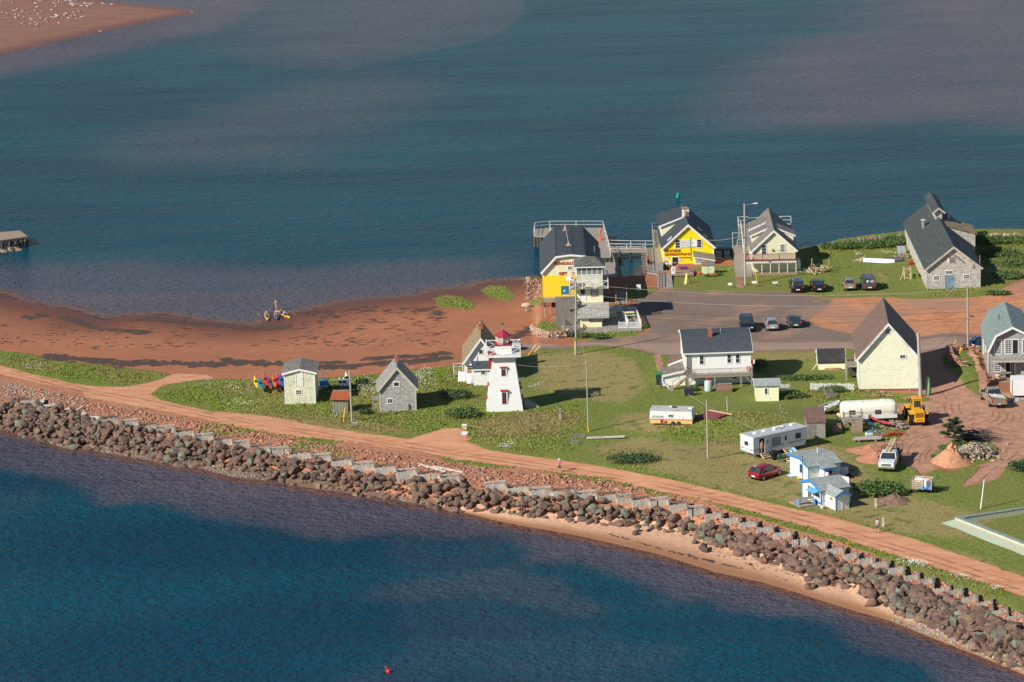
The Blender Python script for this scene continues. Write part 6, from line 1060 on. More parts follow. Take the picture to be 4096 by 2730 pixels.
# ---- pick-ups
def wheels(e,L,fx,hw,r=.4,dual=False):
    for f in fx:
        for sy in(-1,1): y=sy*(hw-.12); w=M().cyl((f,y-.15,r),(f,y+.15,r),r,n=18).make('wheel',Tyre,e,True); M().cyl((f,y+sy*.151,r),(f,y+sy*.17,r),r*.55,n=12).make('rim',Rim,w)
def pickup(label,px,ang,paint,flat,at,L,cat='pickup truck'):
    p=hit(*px); a=R_(ang); s=.5 if at=='rear' else -.5; c=p+Vector((math.cos(a),math.sin(a),0))*L*s; c.z=float(height(c.x,c.y,False)); e=empty('pickup_truck' if not flat else 'flatbed_truck',c,a,label,cat); hw=1.; F0=L/2
    st=[(F0-3.6,.55,1.2,1.),(F0-3.5,.5,1.3,1.),(F0-1.5,.45,1.28,1.),(F0-.5,.45,1.22,.98),(F0-.12,.5,1.16,.92),(F0,.6,.95,.86)]
    M().loft([[(x,y,z) for y,z in rr(hw*f,zb,zt,.08)] for x,zb,zt,f in st]).make('cab_body',paint,e,True)
    x0,x1,x2,x3=F0-3.45,F0-3.3,F0-2.15,F0-1.5; b,tw,zb,zr=.94,.78,1.26,1.88
    M().add([(x0,-b,zb),(x3,-b,zb),(x3,b,zb),(x0,b,zb),(x1,-tw,zr),(x2,-tw,zr),(x2,tw,zr),(x1,tw,zr)],BG).make('windows',Glass,e)
    M().loft([[(x1-.05,-tw-.02,zr-.02),(x1-.05,tw+.02,zr-.02),(x1-.05,tw*.9,zr+.06),(x1-.05,-tw*.9,zr+.06)],[(x2+.06,-tw-.02,zr-.02),(x2+.06,tw+.02,zr-.02),(x2+.06,tw*.9,zr+.04),(x2+.06,-tw*.9,zr+.04)]]).make('roof_panel',paint,e,True); m=M()
    for sy in(-1,1): m.beam((x0,sy*b,zb),(x1,sy*tw,zr),.1,.08).beam((x3,sy*b,zb),(x2,sy*tw,zr),.1,.08).beam(((x0+x2)/2,sy*(b+.01),zb),((x1+x2)/2,sy*(tw+.02),zr),.12,.05)
    m.each('window_pillar',paint,e); wheels(e,L,(F0-.95,-L/2+1.15),hw,.4)
    M().bx(F0-.04,F0+.1,-hw,hw,.5,.72).make('front_bumper',Chrome,e); M().bx(F0-.02,F0+.04,-.55,.55,.8,1.08).make('grille',Chrome if flat else DarkM,e)
    for sy in(-1,1): M().bx(F0-.12,F0+.03,*sorted((sy*.6,sy*.88)),.82,1.05).make('headlight',mat('headlight glass',(.7,.72,.72)),e); M().bx(x3-.35,x3-.2,*sorted((sy*.98,sy*1.22)),1.2,1.5).make('wing_mirror',DarkM,e)
    if flat:
        M().bx(-L/2,F0-3.7,-1.1,1.1,.95,1.08).make('flatbed',Post,e); m=M(); 
        for x in (F0-3.75,-L/2+.1): rail(m,[(x,-1.05,1.08),(x,1.05,1.08)],1.15,.7,(1.,.5),w=.05,cap=.05)
        m.make('stake_rack',DarkM,e); M().bx(-L/2+.2,F0-4.,-1.1,-1.05,1.08,1.35).bx(-L/2+.2,F0-4.,1.05,1.1,1.08,1.35).each('side_board',DarkM,e)
        q=empty('lumber_boards',e.location+Vector((0,0,0)),a,'pale boards lying from flatbed rack over the truck cab','lumber'); M().beam((F0-2.3,.0,2.0),(-L/2-.2,.15,2.35),.28,.1).beam((F0-2.1,-.35,1.99),(-L/2,-.2,2.33),.2,.1).each('board',LWood,q)
        q=empty('tool_load',e.location,a,'dark tools and buckets on the truck flatbed','load'); r=random.Random(2); m=M()
        for k in range(9): x,y=-L/2+r.uniform(.5,2.6),r.uniform(-.7,.7); m.bx(x,x+.4,y,y+.35,1.085,1.3+r.uniform(0,.25))
        m.each('bucket',DarkM,q)
        m=M()
        for i in range(5): x=x1+.1; m.bx(x2-.1,x2,-.5+i*.25-.05,-.5+i*.25+.05,zr+.05,zr+.09)
        m.each('marker_lamp',mat('amber lamp',(.7,.3,.03)),e)
    else:
        xb=F0-3.65; m=M().bx(-L/2,xb,-hw,-hw+.1,.6,1.25).bx(-L/2,xb,hw-.1,hw,.6,1.25).bx(-L/2,-L/2+.1,-hw+.1,hw-.1,.6,1.25).bx(-L/2+.1,xb,-hw+.1,hw-.1,.6,.72); m.make('cargo_bed',paint,e)
        M().bx(-L/2-.12,-L/2-.003,-.95,.95,.5,.68).make('rear_bumper',Chrome,e); M().bx(-L/2-.14,-L/2-.125,-.2,.2,.53,.66).make('number_plate',SignW,e)
        for sy in (-1,1): M().bx(-L/2-.02,-L/2+.05,*sorted((sy*.84,sy*.99)),.8,1.15).make('taillight',mat('red tail lamp',(.45,.02,.02)),e)
        for j,(dx,lb) in enumerate(((.3,'first white slatted gate panel in the bed of the champagne pickup'),(-.3,'second white slatted panel sticking out right in the pickup bed'))):
            q=empty('metal_gate',e.location,a,lb,'panel','panels in the pickup bed'); m=M(); P=Vector((-L/2+1.,-dx,1.2+.05*j))
            for k in range(9): m.beam(P+Vector((-.75+k*.18,-.5,.0)),P+Vector((-.7+k*.18,.5,.25)),.06,.03)
            m.beam(P+Vector((-.8,-.5,.0)),P+Vector((.8,-.5,.0)),.07).beam(P+Vector((-.75,.5,.25)),P+Vector((.8,.5,.25)),.07); m.make('slats',White,q)
    return e
pickup('white flatbed work truck with chrome grille carrying boards over its cab',q7(378,896),-104,pw,True,'front',6.6); pickup('champagne pickup with slatted panels in its bed below the gambrel house deck',q5(1988,1385),98,pbg,False,'rear',5.7)
# ---- loader
def loader():
    p=hit(*q7(718,410)); e=empty('wheel_loader',p+Vector((0,2.6,0)),R_(92),'yellow wheel loader parked tail forward on the red dirt','loader'); b=lambda *a:M().bx(*a)
    b(-2.7,-.4,-.6,.6,.75,1.85).make('engine_hood',CatY,e); m=M()
    for i in range(6): m.bx(-2.73,-2.705,-.48,.48,1.15+i*.1,1.2+i*.1)
    m.make('grille_bars',mat('dark loader grille',(.16,.09,.02)),e); b(-2.85,-2.705,-.6,.6,.6,1.05).make('counterweight',CatY,e); b(-2.86,-2.851,-.3,.3,.8,.88).make('red_reflector',RedT,e)
    c=b(-.75,.55,-.55,.55,1.5,2.95).make('cab',CatY,e); b(-.785,-.755,-.38,.38,1.95,2.75).make('rear_window',Glass,c); b(-.6,.4,.553,.57,1.95,2.75).make('side_window',Glass,c); b(-.6,.4,-.57,-.553,1.95,2.75).make('side_window',Glass,c); b(-.85,.65,-.62,.62,2.95,3.05).make('cab_roof',CatY,c); M().cyl((-.1,0,3.05),(-.1,0,3.2),.08).make('beacon',Orange,c)
    for fx in(-1.7,1.5):
        for s in(-1,1):
            w=M().cyl((fx,s*.72,.75),(fx,s*1.2,.75),.75,n=20); 
            for k in range(16): t=k*PI/8; w.beam((fx+.74*math.cos(t),s*.72,.75+.74*math.sin(t)),(fx+.74*math.cos(t+.2),s*1.2,.75+.74*math.sin(t+.2)),.12,.08)
            w=w.make('wheel',Tyre,e); M().cyl((fx,s*1.201,.75),(fx,s*1.22,.75),.36,n=14).make('rim',CatY,w)
        b(fx-.9,fx+.9,-1.15,-.62,1.52,1.6).make('fender',CatY,e); b(fx-.9,fx+.9,.62,1.15,1.52,1.6).make('fender',CatY,e)
    b(.6,2.2,-.5,.5,.7,1.4).make('front_frame',CatY,e)
    for s in(-1,1): M().beam((.7,s*.45,1.9),(2.4,s*.45,1.3),.22,.14).beam((2.4,s*.45,1.3),(3.,s*.45,.6),.2,.14).make('lift_arm',CatY,e)
    M().prism([(2.8,.15),(3.9,.1),(3.9,.16),(3.,.3),(3.1,1.1),(2.8,1.1)],-1.3,1.3,'y').make('bucket',CatY,e); M().cyl((-1.2,-.35,1.85),(-1.2,-.35,2.4),.06).make('exhaust',DarkM,e)
    M().beam((-.5,.62,2.6),(-.3,.95,2.7),.05).bx(-.4,-.2,.9,1.,2.45,2.75).make('mirror',DarkM,e)
loader()
# ---- caravans
def trailer():
    p=hit(*q6(610,822)); f=Fr('travel_trailer','long white travel trailer with teal stripes and open rear door','caravan',q6(610,822),ang=34); e=f.e; L=8.2; Wd=2.45; z0=.45; H=2.55
    sd=mat('white corrugated aluminium',(.76,.79,.80),'clap',wear=.02,rows=.18); m=M().prism([(0,z0+.25),(.25,z0),(L-.5,z0),(L,z0+.9),(L-.1,H),(.0,H)],0,Wd,'y').make('shell',sd,e)
    M().bx(-.04,L-.05,-.05,Wd+.05,H,H+.1).make('roof',mat('grey rubber roof',(.42,.44,.45),wear=.2),e); m=M().bx(-.08,L-.02,-.09,-.05,H-.06,H+.06).bx(-.08,-.04,-.05,Wd+.05,H-.06,H+.06); m.each('roof_edge',White,e)
    T=mat('teal stripe',(.05,.17,.21)); M().bx(.02,L-.35,-.012,-.002,1.08,1.16).bx(.02,L-.6,-.012,-.002,.92,.96).bx(.02,L-.1,-.012,-.002,H-.12,H-.08).each('stripe',T,e); M().bx(-.012,-.002,.02,Wd-.02,1.0,1.08).bx(-.012,-.002,.05,Wd-.05,.75,.79).each('stripe',T,e)
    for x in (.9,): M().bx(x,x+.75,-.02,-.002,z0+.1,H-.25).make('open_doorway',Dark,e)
    dr=M().bx(1.66,2.36,-.1,-.03,z0+.12,H-.27).make('open_door',White,e); M().bx(1.8,2.2,-.115,-.101,1.6,2.1).make('door_window',GlassL,dr); d2=M().bx(4.55,5.15,-.04,-.003,z0+.15,H-.3).make('front_door',White,e); M().bx(4.7,5.0,-.05,-.041,1.5,2.05).make('door_window',Glass,d2)
    win(e,2.9,4.0,1.25,2.05,1,2,fm=DarkM,gm=GlassL,fw_=.05); win(e,6.4,7.1,1.45,2.0,2,2,fm=DarkM,fw_=.05); win(e,1.,1.6,1.5,1.9,1,1,side='L',fm=DarkM,fw_=.05)
    for x,y,w,h,n in ((1.1,1.3,.5,.18,'roof_vent'),(2.6,1.5,.6,.15,'roof_vent'),(4.,1.2,1.,.3,'air_conditioner'),(6.8,1.5,.5,.2,'roof_vent')): M().loft([[(x,y-.25,H+.1),(x+w,y-.25,H+.1),(x+w,y+.25,H+.1),(x,y+.25,H+.1)],[(x+.06,y-.2,H+.1+h),(x+w-.06,y-.2,H+.1+h),(x+w-.06,y+.2,H+.1+h),(x+.06,y+.2,H+.1+h)]]).make(n,White,e)
    M().lathe([(.3,H+.12),(.33,H+.22),(.25,H+.25)],14,(5.6,1.7,0)).make('satellite_dome',White,e)
    for x in (3.9,4.8): w=M().cyl((x,.02,.34),(x,.25,.34),.34,n=16).make('wheel',Tyre,e)
    M().bx(0,.12,-.05,.05,.0,.5).bx(L-.3,L-.2,.1,.2,0,1.).bx(L-.3,L-.2,Wd-.3,Wd-.2,0,1.).each('jack_leg',Post,e); M().beam((L-.3,Wd/2,.5),(L+1.,Wd/2,.5),.12).make('tow_bar',DarkM,e)
    for y in (.35,Wd-.35): M().bx(-.03,-.003,y-.08,y+.08,.95,1.15).make('taillight',RedT,e)
    for x,lab in ((.95,'timber step set below the open rear door of the travel trailer'),(4.4,'wide timber step set below the closed front door of the travel trailer')):
        q=f.wr(x,-.75,-.0); s=empty('door_steps',q,f.a,lab,'steps'); m=M(); 
        for i in range(3): m.bx(0,1.1,i*.24,i*.24+.26,.1+i*.16,.15+i*.16)
        m.each('tread',LWood,s); M().beam((.05,0,.05),(.05,.72,.5),.05,.16).beam((1.05,0,.05),(1.05,.72,.5),.05,.16).each('stringer',LWood,s)
    return f
tt=trailer()
def camper():
    f=Fr('camper_trailer','vintage camper trailer with white top, orange stripe and cream lower half','caravan',(2598,1703),(2770,1699)); e=f.e; w=f.w; H=f.f(2680,1645)[1]; cr=mat('cream orange lower siding',(.78,.50,.20),'clap',wear=.05,rows=.15); mid=H*.42
    M().prism([(0.15,.3),(w-.05,.3),(w,mid),(0,mid)],0,2.2,'y').make('lower_shell',cr,e); M().prism([(0,mid),(w,mid),(w-.12,H),(.1,H)],0,2.2,'y').make('upper_shell',mat('white camper siding',(.8,.8,.77),'clap',rows=.15,wear=.05),e)
    M().bx(.05,w-.07,-.05,2.25,H,H+.08).make('roof',mat('grey camper roof',(.46,.46,.45),wear=.6,wc=(.3,.3,.3)),e); M().bx(0,w,-.015,-.002,mid-.06,mid+.04).bx(0,w,-.015,-.002,mid+.1,mid+.13).each('orange_stripe',mat('orange stripe',(.50,.16,.03)),e)
    c=lambda x0,x1,z0,z1,**k:win(e,w*x0,w*x1,H*z0,H*z1,fm=White,fw_=.05,**k); c(.07,.32,.52,.68,nx=3,ny=1,gm=GlassL); c(.45,.55,.6,.76,nx=2,ny=1); c(.70,.78,.5,.66,nx=1,ny=1,gm=White); M().bx(w*.255,w*.325,-.03,-.003,.35,mid+.02).make('door',RedT,e); M().bx(w*.345,w*.415,-.025,-.003,.35,mid-.15).make('hatch',Rust,e)
    for x in (.55,.68): M().cyl((w*x,-.04,.3),(w*x,.2,.3),.3,n=16).make('wheel',Tyre,e)
    for x,y,s in ((.5,1.2,.5),(.88,.9,.45),(.42,1.7,.3)): M().bx(w*x,w*x+s,y,y+s,H+.08,H+.18).make('roof_vent',White if s!=.5 else DarkM,e)
camper()
def airstream():
    f=Fr('rounded_caravan','big cream caravan with rounded ends and scattered junk in front','caravan',a2(795,535),a2(1838,528)); e=f.e; w=f.w; H=2.35; Wd=2.3; cr=mat('cream fibreglass',(.80,.79,.66),'plain',.4,.15,(.68,.66,.5)); R=[]
    for t,k in ((0,.55),(.012,.75),(.04,.9),(.08,.98),(.13,1.),(.87,1.),(.93,.98),(.965,.92),(.988,.8),(1.,.6)):
        hw=Wd/2*k; z0,z1=.35+(1-k)*.3,H-(1-k)*.9; x=w*t; ring=[]
        for i in range(16): 
            a=2*PI*i/16; c,s=math.cos(a),math.sin(a); q=.42; ring.append((x,Wd/2+hw*math.copysign(abs(c)**q,c),(z0+z1)/2+(z1-z0)/2*math.copysign(abs(s)**(.5),s)))
        R.append(ring)
    M().loft(R).make('shell',cr,e,True)
    (a,b),(c,d)=f.f(*a2(930,362)),f.f(*a2(1030,300)); win(e,a,c,b,d,1,1,fm=DarkM,fw_=.04); (a,b),(c,d)=f.f(*a2(1418,355)),f.f(*a2(1516,288)); win(e,a,c,b,d,1,1,fm=DarkM,fw_=.04); win(e,.5,1.9,1.2,1.75,2,1,side='L',off=.12,fm=DarkM,fw_=.04)
    M().bx(w*.38,w*.99,-.06,-.01,.4,.85).make('skirt_panel',White,e); M().bx(w*.3,w*.38,.8,1.1,H-.03,H+.08).bx(w*.1,w*.22,.5,.7,H-.05,H+.03).bx(w*.72,w*.8,1.2,1.5,H-.03,H+.08).each('roof_vent',White,e); M().bx(w*.02,w*.98,-.015,-.001,1.22,1.25).make('belt_seam',mat('seam grey',(.5,.5,.42)),e)
    for x in (.55,.68): M().cyl((w*x,.1,.32),(w*x,.3,.32),.32,n=14).make('wheel',Tyre,e)
    M().cyl((w-.02,.3,1.2),(w+.1,.3,1.2),.09).make('tail_lamp',White,e)
airstream()
# ================================================================ people
def skinmesh(name,verts,edges,rad,mt,par,sub=1,root=0):
    me=bpy.data.meshes.new(name); me.from_pydata(verts,edges,[]); bm=bmesh.new(); bm.from_mesh(me); ly=bm.verts.layers.skin.verify(); bm.verts.ensure_lookup_table()
    for i,r in enumerate(rad): q=bm.verts[i][ly]; q.radius=(r,r); q.use_root=(i==root)
    bm.to_mesh(me); bm.free(); me.materials.append(mt); o=link(bpy.data.objects.new(name,me)); o.parent=par
    k=o.modifiers.new('skin','SKIN'); k.use_smooth_shade=True; s=o.modifiers.new('sub','SUBSURF'); s.levels=s.render_levels=sub; dg=bpy.context.evaluated_depsgraph_get(); m2=bpy.data.meshes.new_from_object(o.evaluated_get(dg)); o.modifiers.clear(); o.data=m2; m2.name=name
    if not m2.materials: m2.materials.append(mt)
    return o
def person(label,loc,ang,arms='down',legs='stand',top=None,bottom=None,shoes=None,hair=(.05,.03,.02),hat=None,sleeve=.5,long_=False,vest=None,h=1.7,lean=0.):
    """faces local -y; every joint is placed, then skinned"""
    e=empty('person',loc,R_(ang),label,'person'); k=h/1.72; s=Vector
    P={'pel':s((0,0,.93)),'sp':s((0,-.0-lean*.3,1.12)),'ch':s((0,-lean*.7,1.33)),'nk':s((0,-lean-.01,1.46)),'hd':s((0,-lean-.03,1.56)),'hm':s((0,-lean-.035,1.63)),'ht':s((0,-lean-.02,1.70))}
    for sg,n in ((-1,'L'),(1,'R')):
        P['sh'+n]=s((sg*.18,-lean*.8,1.39))
        if arms=='up': P['el'+n]=s((sg*.27,-.16-lean,1.22)); P['wr'+n]=s((sg*.10,-.30-lean,1.50)); d=s((-sg*.25,-.1,.9))
        elif arms=='fwd': P['el'+n]=s((sg*.25,-.14-lean,1.16)); P['wr'+n]=s((sg*.2,-.38-lean,1.2)); d=s((0,-1,.1))
        elif arms=='paddle': P['el'+n]=s((sg*.32,-.14,1.18)); P['wr'+n]=s((sg*.34,-.36,1.22+sg*.1)); d=s((-sg*.3,-.8,0))
        else: P['el'+n]=s((sg*.24,.02-lean*.5,1.12)); P['wr'+n]=s((sg*.27,-.06-lean*.5,.88)); d=s((-sg*.05,-.12,-1))
        P['d'+n]=d.normalized()
        P['hp'+n]=s((sg*.09,0,.88))
        if legs=='sit': P['kn'+n]=s((sg*.13,-.42,1.0)); P['an'+n]=s((sg*.1,-.82,.86)); P['to'+n]=s((sg*.1,-.86,.98))
        else:
            st=.16*sg if legs=='walk' else .0; P['kn'+n]=s((sg*.10,-.02-st*.6,.49)); P['an'+n]=s((sg*.11,.02-st*1.4,.08)); P['to'+n]=P['an'+n]+s((sg*.02,-.17,-.045))
    V=[];R=[];E=[];I={}
    def v(n,p,r): I[n]=len(V); V.append(tuple(p*k)); R.append(r*k if not isinstance(r,tuple) else tuple(x*k for x in r)); return I[n]
    def ed(a,b): E.append((I[a],I[b]))
    for n,r in (('pel',.125),('sp',.115),('ch',.135),('nk',.055),('hd',.075),('hm',.088),('ht',.055)): v(n,P[n],r)
    for a,b in (('pel','sp'),('sp','ch'),('ch','nk'),('nk','hd'),('hd','hm'),('hm','ht')): ed(a,b)
    v('nose',P['hm']+s((0,-.105,-.03)),.012); ed('hm','nose')
    for n in 'LR':
        sg=-1 if n=='L' else 1
        for q,r in (('sh',.062),('el',.043),('wr',.030)): v(q+n,P[q+n],r)
        ed('ch','sh'+n);ed('sh'+n,'el'+n);ed('el'+n,'wr'+n); d=P['d'+n]; side=d.cross(s((sg,0,0))).normalized() if abs(d.x)<.9 else s((0,0,1)); pm=P['wr'+n]+d*.07; v('pm'+n,pm,.034); ed('wr'+n,'pm'+n)
        for i in range(4):
            off=side*(-.03+.02*i); ln=(.075,.088,.082,.062)[i]; v('f%d'%i+n,pm+off+d*.05,.010); v('g%d'%i+n,pm+off*1.1+d*(.05+ln*.5)+s((-sg*.012,-.008,0)),.009); ed('pm'+n,'f%d'%i+n); ed('f%d'%i+n,'g%d'%i+n)
        v('t'+n,P['wr'+n]+d*.05+side*.045+s((-sg*.02,-.01,0)),.010); ed('pm'+n,'t'+n)
        for q,r in (('hp',.088),('kn',.056),('an',.036),('to',.03)): v(q+n,P[q+n],r)
        ed('pel','hp'+n);ed('hp'+n,'kn'+n);ed('kn'+n,'an'+n);ed('an'+n,'to'+n)
    skinmesh('body',V,E,R,Skin,e)
    def cloth(name,chain,mt):
        names=[];VV=[];RR=[];EE=[]
        for a,b,ra,rb in chain:
            for n,r in ((a,ra),(b,rb)):
                if n not in names:
                    names.append(n); 
                    if '*' in n: x,y,t=n.split('*'); p=P[x].lerp(P[y],float(t))
                    else: p=P[n]
                    VV.append(tuple(p*k)); RR.append(r*k)
            EE.append((names.index(a),names.index(b)))
        return skinmesh(name,VV,EE,RR,mt,e)
    if top:
        c=[('pel','sp',.14,.135),('sp','ch',.135,.155),('ch','nk',.155,.06)]
        for n in 'LR': c+=[('ch','sh'+n,.15,.08),('sh'+n,'sh%s*el%s*%.2f'%(n,n,min(.98,sleeve)),.08,.066)]
        if long_: 
            for n in 'LR': c+=[('sh%s*el%s*%.2f'%(n,n,min(.98,sleeve)),'el%s*wr%s*.9'%(n,n),.06,.045)]
        cloth('shirt',c,top)
    if vest: cloth('life_vest',[('pel*sp*.8','sp',.17,.175),('sp','ch',.175,.185),('ch','ch*nk*.7',.185,.1)],vest)
    if bottom: cloth('shorts',[('pel','sp*pel*.6',.145,.135)]+[x for n in 'LR' for x in (('pel','hp'+n,.145,.11),('hp'+n,'hp%s*kn%s*.85'%(n,n),.11,.085))],bottom)
    if shoes and legs!='sit':
        for n in 'LR': a=P['an'+n]*k; t=P['to'+n]*k; M().beam(a+s((0,.04,-.04)),t+s((0,-.03,-.0)),.09,.07).make('shoe',shoes,e)
    hm=P['hm']*k; hc=mat('hair %.2f'%hair[0],hair,'plain',.8,.1); M().ell(hm+s((0,.018,.022)),.094,.1,.092,12,7).make('hair',hc,e,True)
    for sg in (-1,1): M().ell(hm+s((sg*.032,-.088,-.0)),.011,.007,.008,6,4).make('eye',SignB,e); M().ell(hm+s((sg*.09,-.0,-.02)),.012,.02,.03,6,4).make('ear',Skin,e)
    M().bx(hm.x-.022,hm.x+.022,hm.y-.088,hm.y-.08,hm.z-.075,hm.z-.066).make('mouth',mat('lips',(.35,.12,.1)),e)
    if hat: M().lathe([(.19,.03),(.2,.04),(.11,.06),(.10,.13),(.05,.15)],16,tuple(hm)).make('hat',hat,e); 
    return e
wp=hit(2238,1891); w_=person('person in pink checked shirt, dark shorts and white sun hat photographing from the track',wp,178,'up','stand',mat('pink checked shirt',(.50,.16,.22)),Denim,mat('white shoe',(.7,.7,.68)),hat=mat('cream sun hat',(.75,.72,.62)),h=1.62)
cmr=empty('camera',w_.matrix_basis@Vector((0,-.36,1.48)),R_(178),'small dark camera held up by the person in pink','camera'); M().bx(-.06,.06,-.03,.03,-.04,.04).make('body',DarkM,cmr); M().cyl((0,-.03,0),(0,-.09,0),.03).make('lens',DarkM,cmr)
person('person in pale grey t-shirt and dark shorts walking along the lower track',hit(*q7(288,1520)),-165,'down','walk',mat('pale grey t-shirt',(.50,.54,.60)),mat('charcoal shorts',(.05,.05,.06)),mat('brown sandal',(.14,.08,.05)),h=1.62)
dw=tt.wr(1.15,-.18,.5); person('person in patterned swim shorts standing in the open trailer doorway',dw,30,'down','stand',None,mat('patterned shorts',(.40,.16,.14)),None,h=1.6,hair=(.12,.07,.04))
bs=Vector(G(*a3(812,1010),gh.L.z+ghz)); person('person in blue shirt seated reading at the lower deck table',Vector((bs.x,bs.y,gh.L.z+ghz-.45)),-70,'fwd','sit',mat('blue shirt',(.03,.22,.50)),Denim,None,h=1.6,lean=.1)
# ================================================================ kayaks and boats
def kayak(name,label,c,ang,col,L=4.6,w=.62,group=None,tilt=0.,seats=2,col2=None,cat='kayak',keel_up=False):
    e=empty(name,c,R_(ang),label,cat,group); e.rotation_euler[1]=tilt
    if keel_up: e.rotation_euler[0]=PI
    R=[]; n=14
    for i in range(n+1):
        t=i/n; x=(t-.5)*L; f=max(.02,math.sin(PI*t)**.75); rise=.16*abs(2*t-1)**3
        R.append([(x,-w/2*f,.2+rise),(x,-w/2*f*.75,.07+rise*.8),(x,0,.0+rise*1.1),(x,w/2*f*.75,.07+rise*.8),(x,w/2*f,.2+rise)])
    M().loft(R,True,True).make('hull',mat(*col),e,True); D_=[]
    for i in range(n+1):
        t=i/n; x=(t-.5)*L; f=max(.015,math.sin(PI*t)**.75); rise=.16*abs(2*t-1)**3; D_.append([(x,-w/2*f,.201+rise),(x,-w*.25*f,.26+rise),(x,0,.29+rise),(x,w*.25*f,.26+rise),(x,w/2*f,.201+rise)])
    M().loft(D_,True,False).make('deck',mat(*(col2 or col)),e,True)
    for q in ([-.7,.75] if seats==2 else [-.1]): k=M().lathe([(.30,.27),(.28,.31),(.2,.30),(.02,.29)],14); k.v=[(x*1.35+q,y*.8,z) for x,y,z in k.v]; k.make('cockpit',Dark,e)
    M().bx(-L*.36,-L*.35,-w*.2,w*.2,.28,.31).bx(L*.3,L*.31,-w*.2,w*.2,.28,.31).each('deck_line',Black,e); return e
KY=('kayak yellow',(.80,.50,.02),'plain',.3,.1);KB=('kayak blue',(.01,.12,.42),'plain',.3,.1);KR=('kayak red',(.62,.03,.05),'plain',.3,.1);KO=('kayak orange',(.75,.20,.02),'plain',.3,.1);KT=('kayak teal',(.02,.22,.30),'plain',.3,.1);KG=('kayak sea green',(.12,.38,.28),'plain',.3,.1);KM=('kayak plum',(.25,.05,.06),'plain',.3,.1); KL=('kayak sky blue',(.02,.26,.62),'plain',.3,.1)
def paddle(c,ang,tl,lab):
    e=empty('paddle',c,R_(ang),lab,'paddle'); e.rotation_euler[1]=tl; M().cyl((-1.05,0,0),(1.05,0,0),.022,n=6).make('shaft',DarkM,e)
    for s in (-1,1): M().loft([[(s*1.0,-.03,-.01),(s*1.0,.03,-.01),(s*1.,.03,.01),(s*1.,-.03,.01)],[(s*1.15,-.09,-.01),(s*1.15,.09,-.01),(s*1.15,.09,.01),(s*1.15,-.09,.01)],[(s*1.42,-.06,-.01),(s*1.42,.06,-.01),(s*1.42,.06,.01),(s*1.42,-.06,.01)]]).make('blade',mat('orange blade',(.75,.30,.03)),e)
def landing(bow,ang,col,lab,plab,L=5.4,n=2):
    b=hit(*bow); a=R_(ang); c=Vector((b.x,b.y,0))-Vector((math.cos(a),math.sin(a),0))*L/2; c.z=max(0.,float(height(c.x,c.y,False)))-.03
    k=kayak('sea_kayak',lab,c,ang,col,L,.72); vs=mat('blue life vest',(.02,.12,.45),'plain',.7,.1)
    for q,(pl,ar,tp) in zip((-.7,.75),plab): 
        p=c+Vector((math.cos(a)*q,math.sin(a)*q,.12-.86)); person(pl,p,ang+90,ar,'sit',mat(*tp),Denim,None,vest=vs,long_=False,h=1.72)
        paddle(p+Vector((math.cos(a)*.42,math.sin(a)*.42,1.26)),ang+90+(12 if q<0 else -10),R_(8),'orange bladed paddle of the %s paddler in the %s kayak'%('rear' if q<0 else 'front','left yellow' if 'left' in lab else ('angled yellow' if 'right' in lab else 'blue')))
landing(k1(433,470),-84,KY,'yellow tandem sea kayak, left of the three at the water edge',[('paddler in dark cap seated in the rear of the left yellow kayak','paddle',('pink sleeve',(.5,.25,.25))),('paddler seated low in the front of the left yellow kayak','paddle',('navy sleeve',(.03,.05,.12)))])
landing(k1(526,462),-86,KB,'blue tandem sea kayak between the two yellow ones',[('paddler with blond hair seated in the rear of the blue kayak','paddle',('white sleeve',(.7,.7,.7))),('paddler seated in the front of the blue kayak','paddle',('dark red sleeve',(.3,.05,.06)))])
landing(k1(655,440),-66,KY,'yellow tandem sea kayak angled out on the right of the three',[('paddler sitting in the rear of the angled yellow kayak','paddle',('grey sleeve',(.25,.25,.28))),('paddler sitting in the front of the angled yellow kayak','paddle',('white sleeve',(.7,.7,.7)))])
person('guide standing ankle deep behind the blue kayak in dark red life vest',Vector(G(*k1(520,366),-.05)),-60,'fwd','stand',mat('pale pink shirt',(.55,.3,.28)),mat('tan shorts',(.45,.27,.2)),None,vest=mat('dark red vest',(.16,.03,.05)),h=1.72,hair=(.3,.14,.06))
# kayak rack
def rackk():
    g=Fr('kayak_rack','long low timber rack carrying coloured kayaks in the grass left of the peeling shed','rack',a5(150,700),ang=0); e=g.e; 
    m=M()
    for u in (160,395,650): x,_=g.f(*a5(u,700)); m.bx(x-.06,x+.06,1.3,1.42,-.1,1.75).bx(x-.06,x+.06,-1.2,-1.08,-.1,.9)
    m.each('rack_post',Post,e); M().bx(-.1,4.3,1.3,1.38,.75,.85).bx(-.1,4.3,-1.2,-1.12,.42,.52).bx(-.1,4.3,-1.2,-1.12,.0,.1).each('rack_beam',Post,e)
    S=[(240,700,KY,None,'yellow kayak at the left end of the timber rack'),(322,730,KG,KT,'teal kayak with sea green bow, second on the rack'),(415,655,KR,None,'red kayak raised third on the rack'),(492,712,KO,KM,'plum kayak with orange bow in the middle of the rack'),(578,682,KO,('kayak red orange',(.72,.10,.03),'plain',.3,.1),'orange striped kayak between plum and crimson ones'),(648,655,KR,('kayak crimson',(.6,.02,.08),'plain',.3,.1),'crimson kayak sixth along the rack'),(705,675,KL,KB,'blue kayak near the shed end of the rack'),(783,645,KL,None,'sky blue kayak tucked against the peeling shed'),(660,745,KR,None,'red kayak on the lower shelf under the crimson one'),(785,760,KR,KM,'red kayak on the lower shelf against the shed')]
    for u,v,c1,c2,lab in S:
        low=v>735; z=.2 if low else .75; p=Vector(G(*a5(u,v),g.L.z+z)); L=3.9; kayak('stored_kayak',lab,p+Vector((.28,1.6,.22)),-81,c1,L,.6,'kayaks stored on the rack',R_(9),1,c2)
rackk()
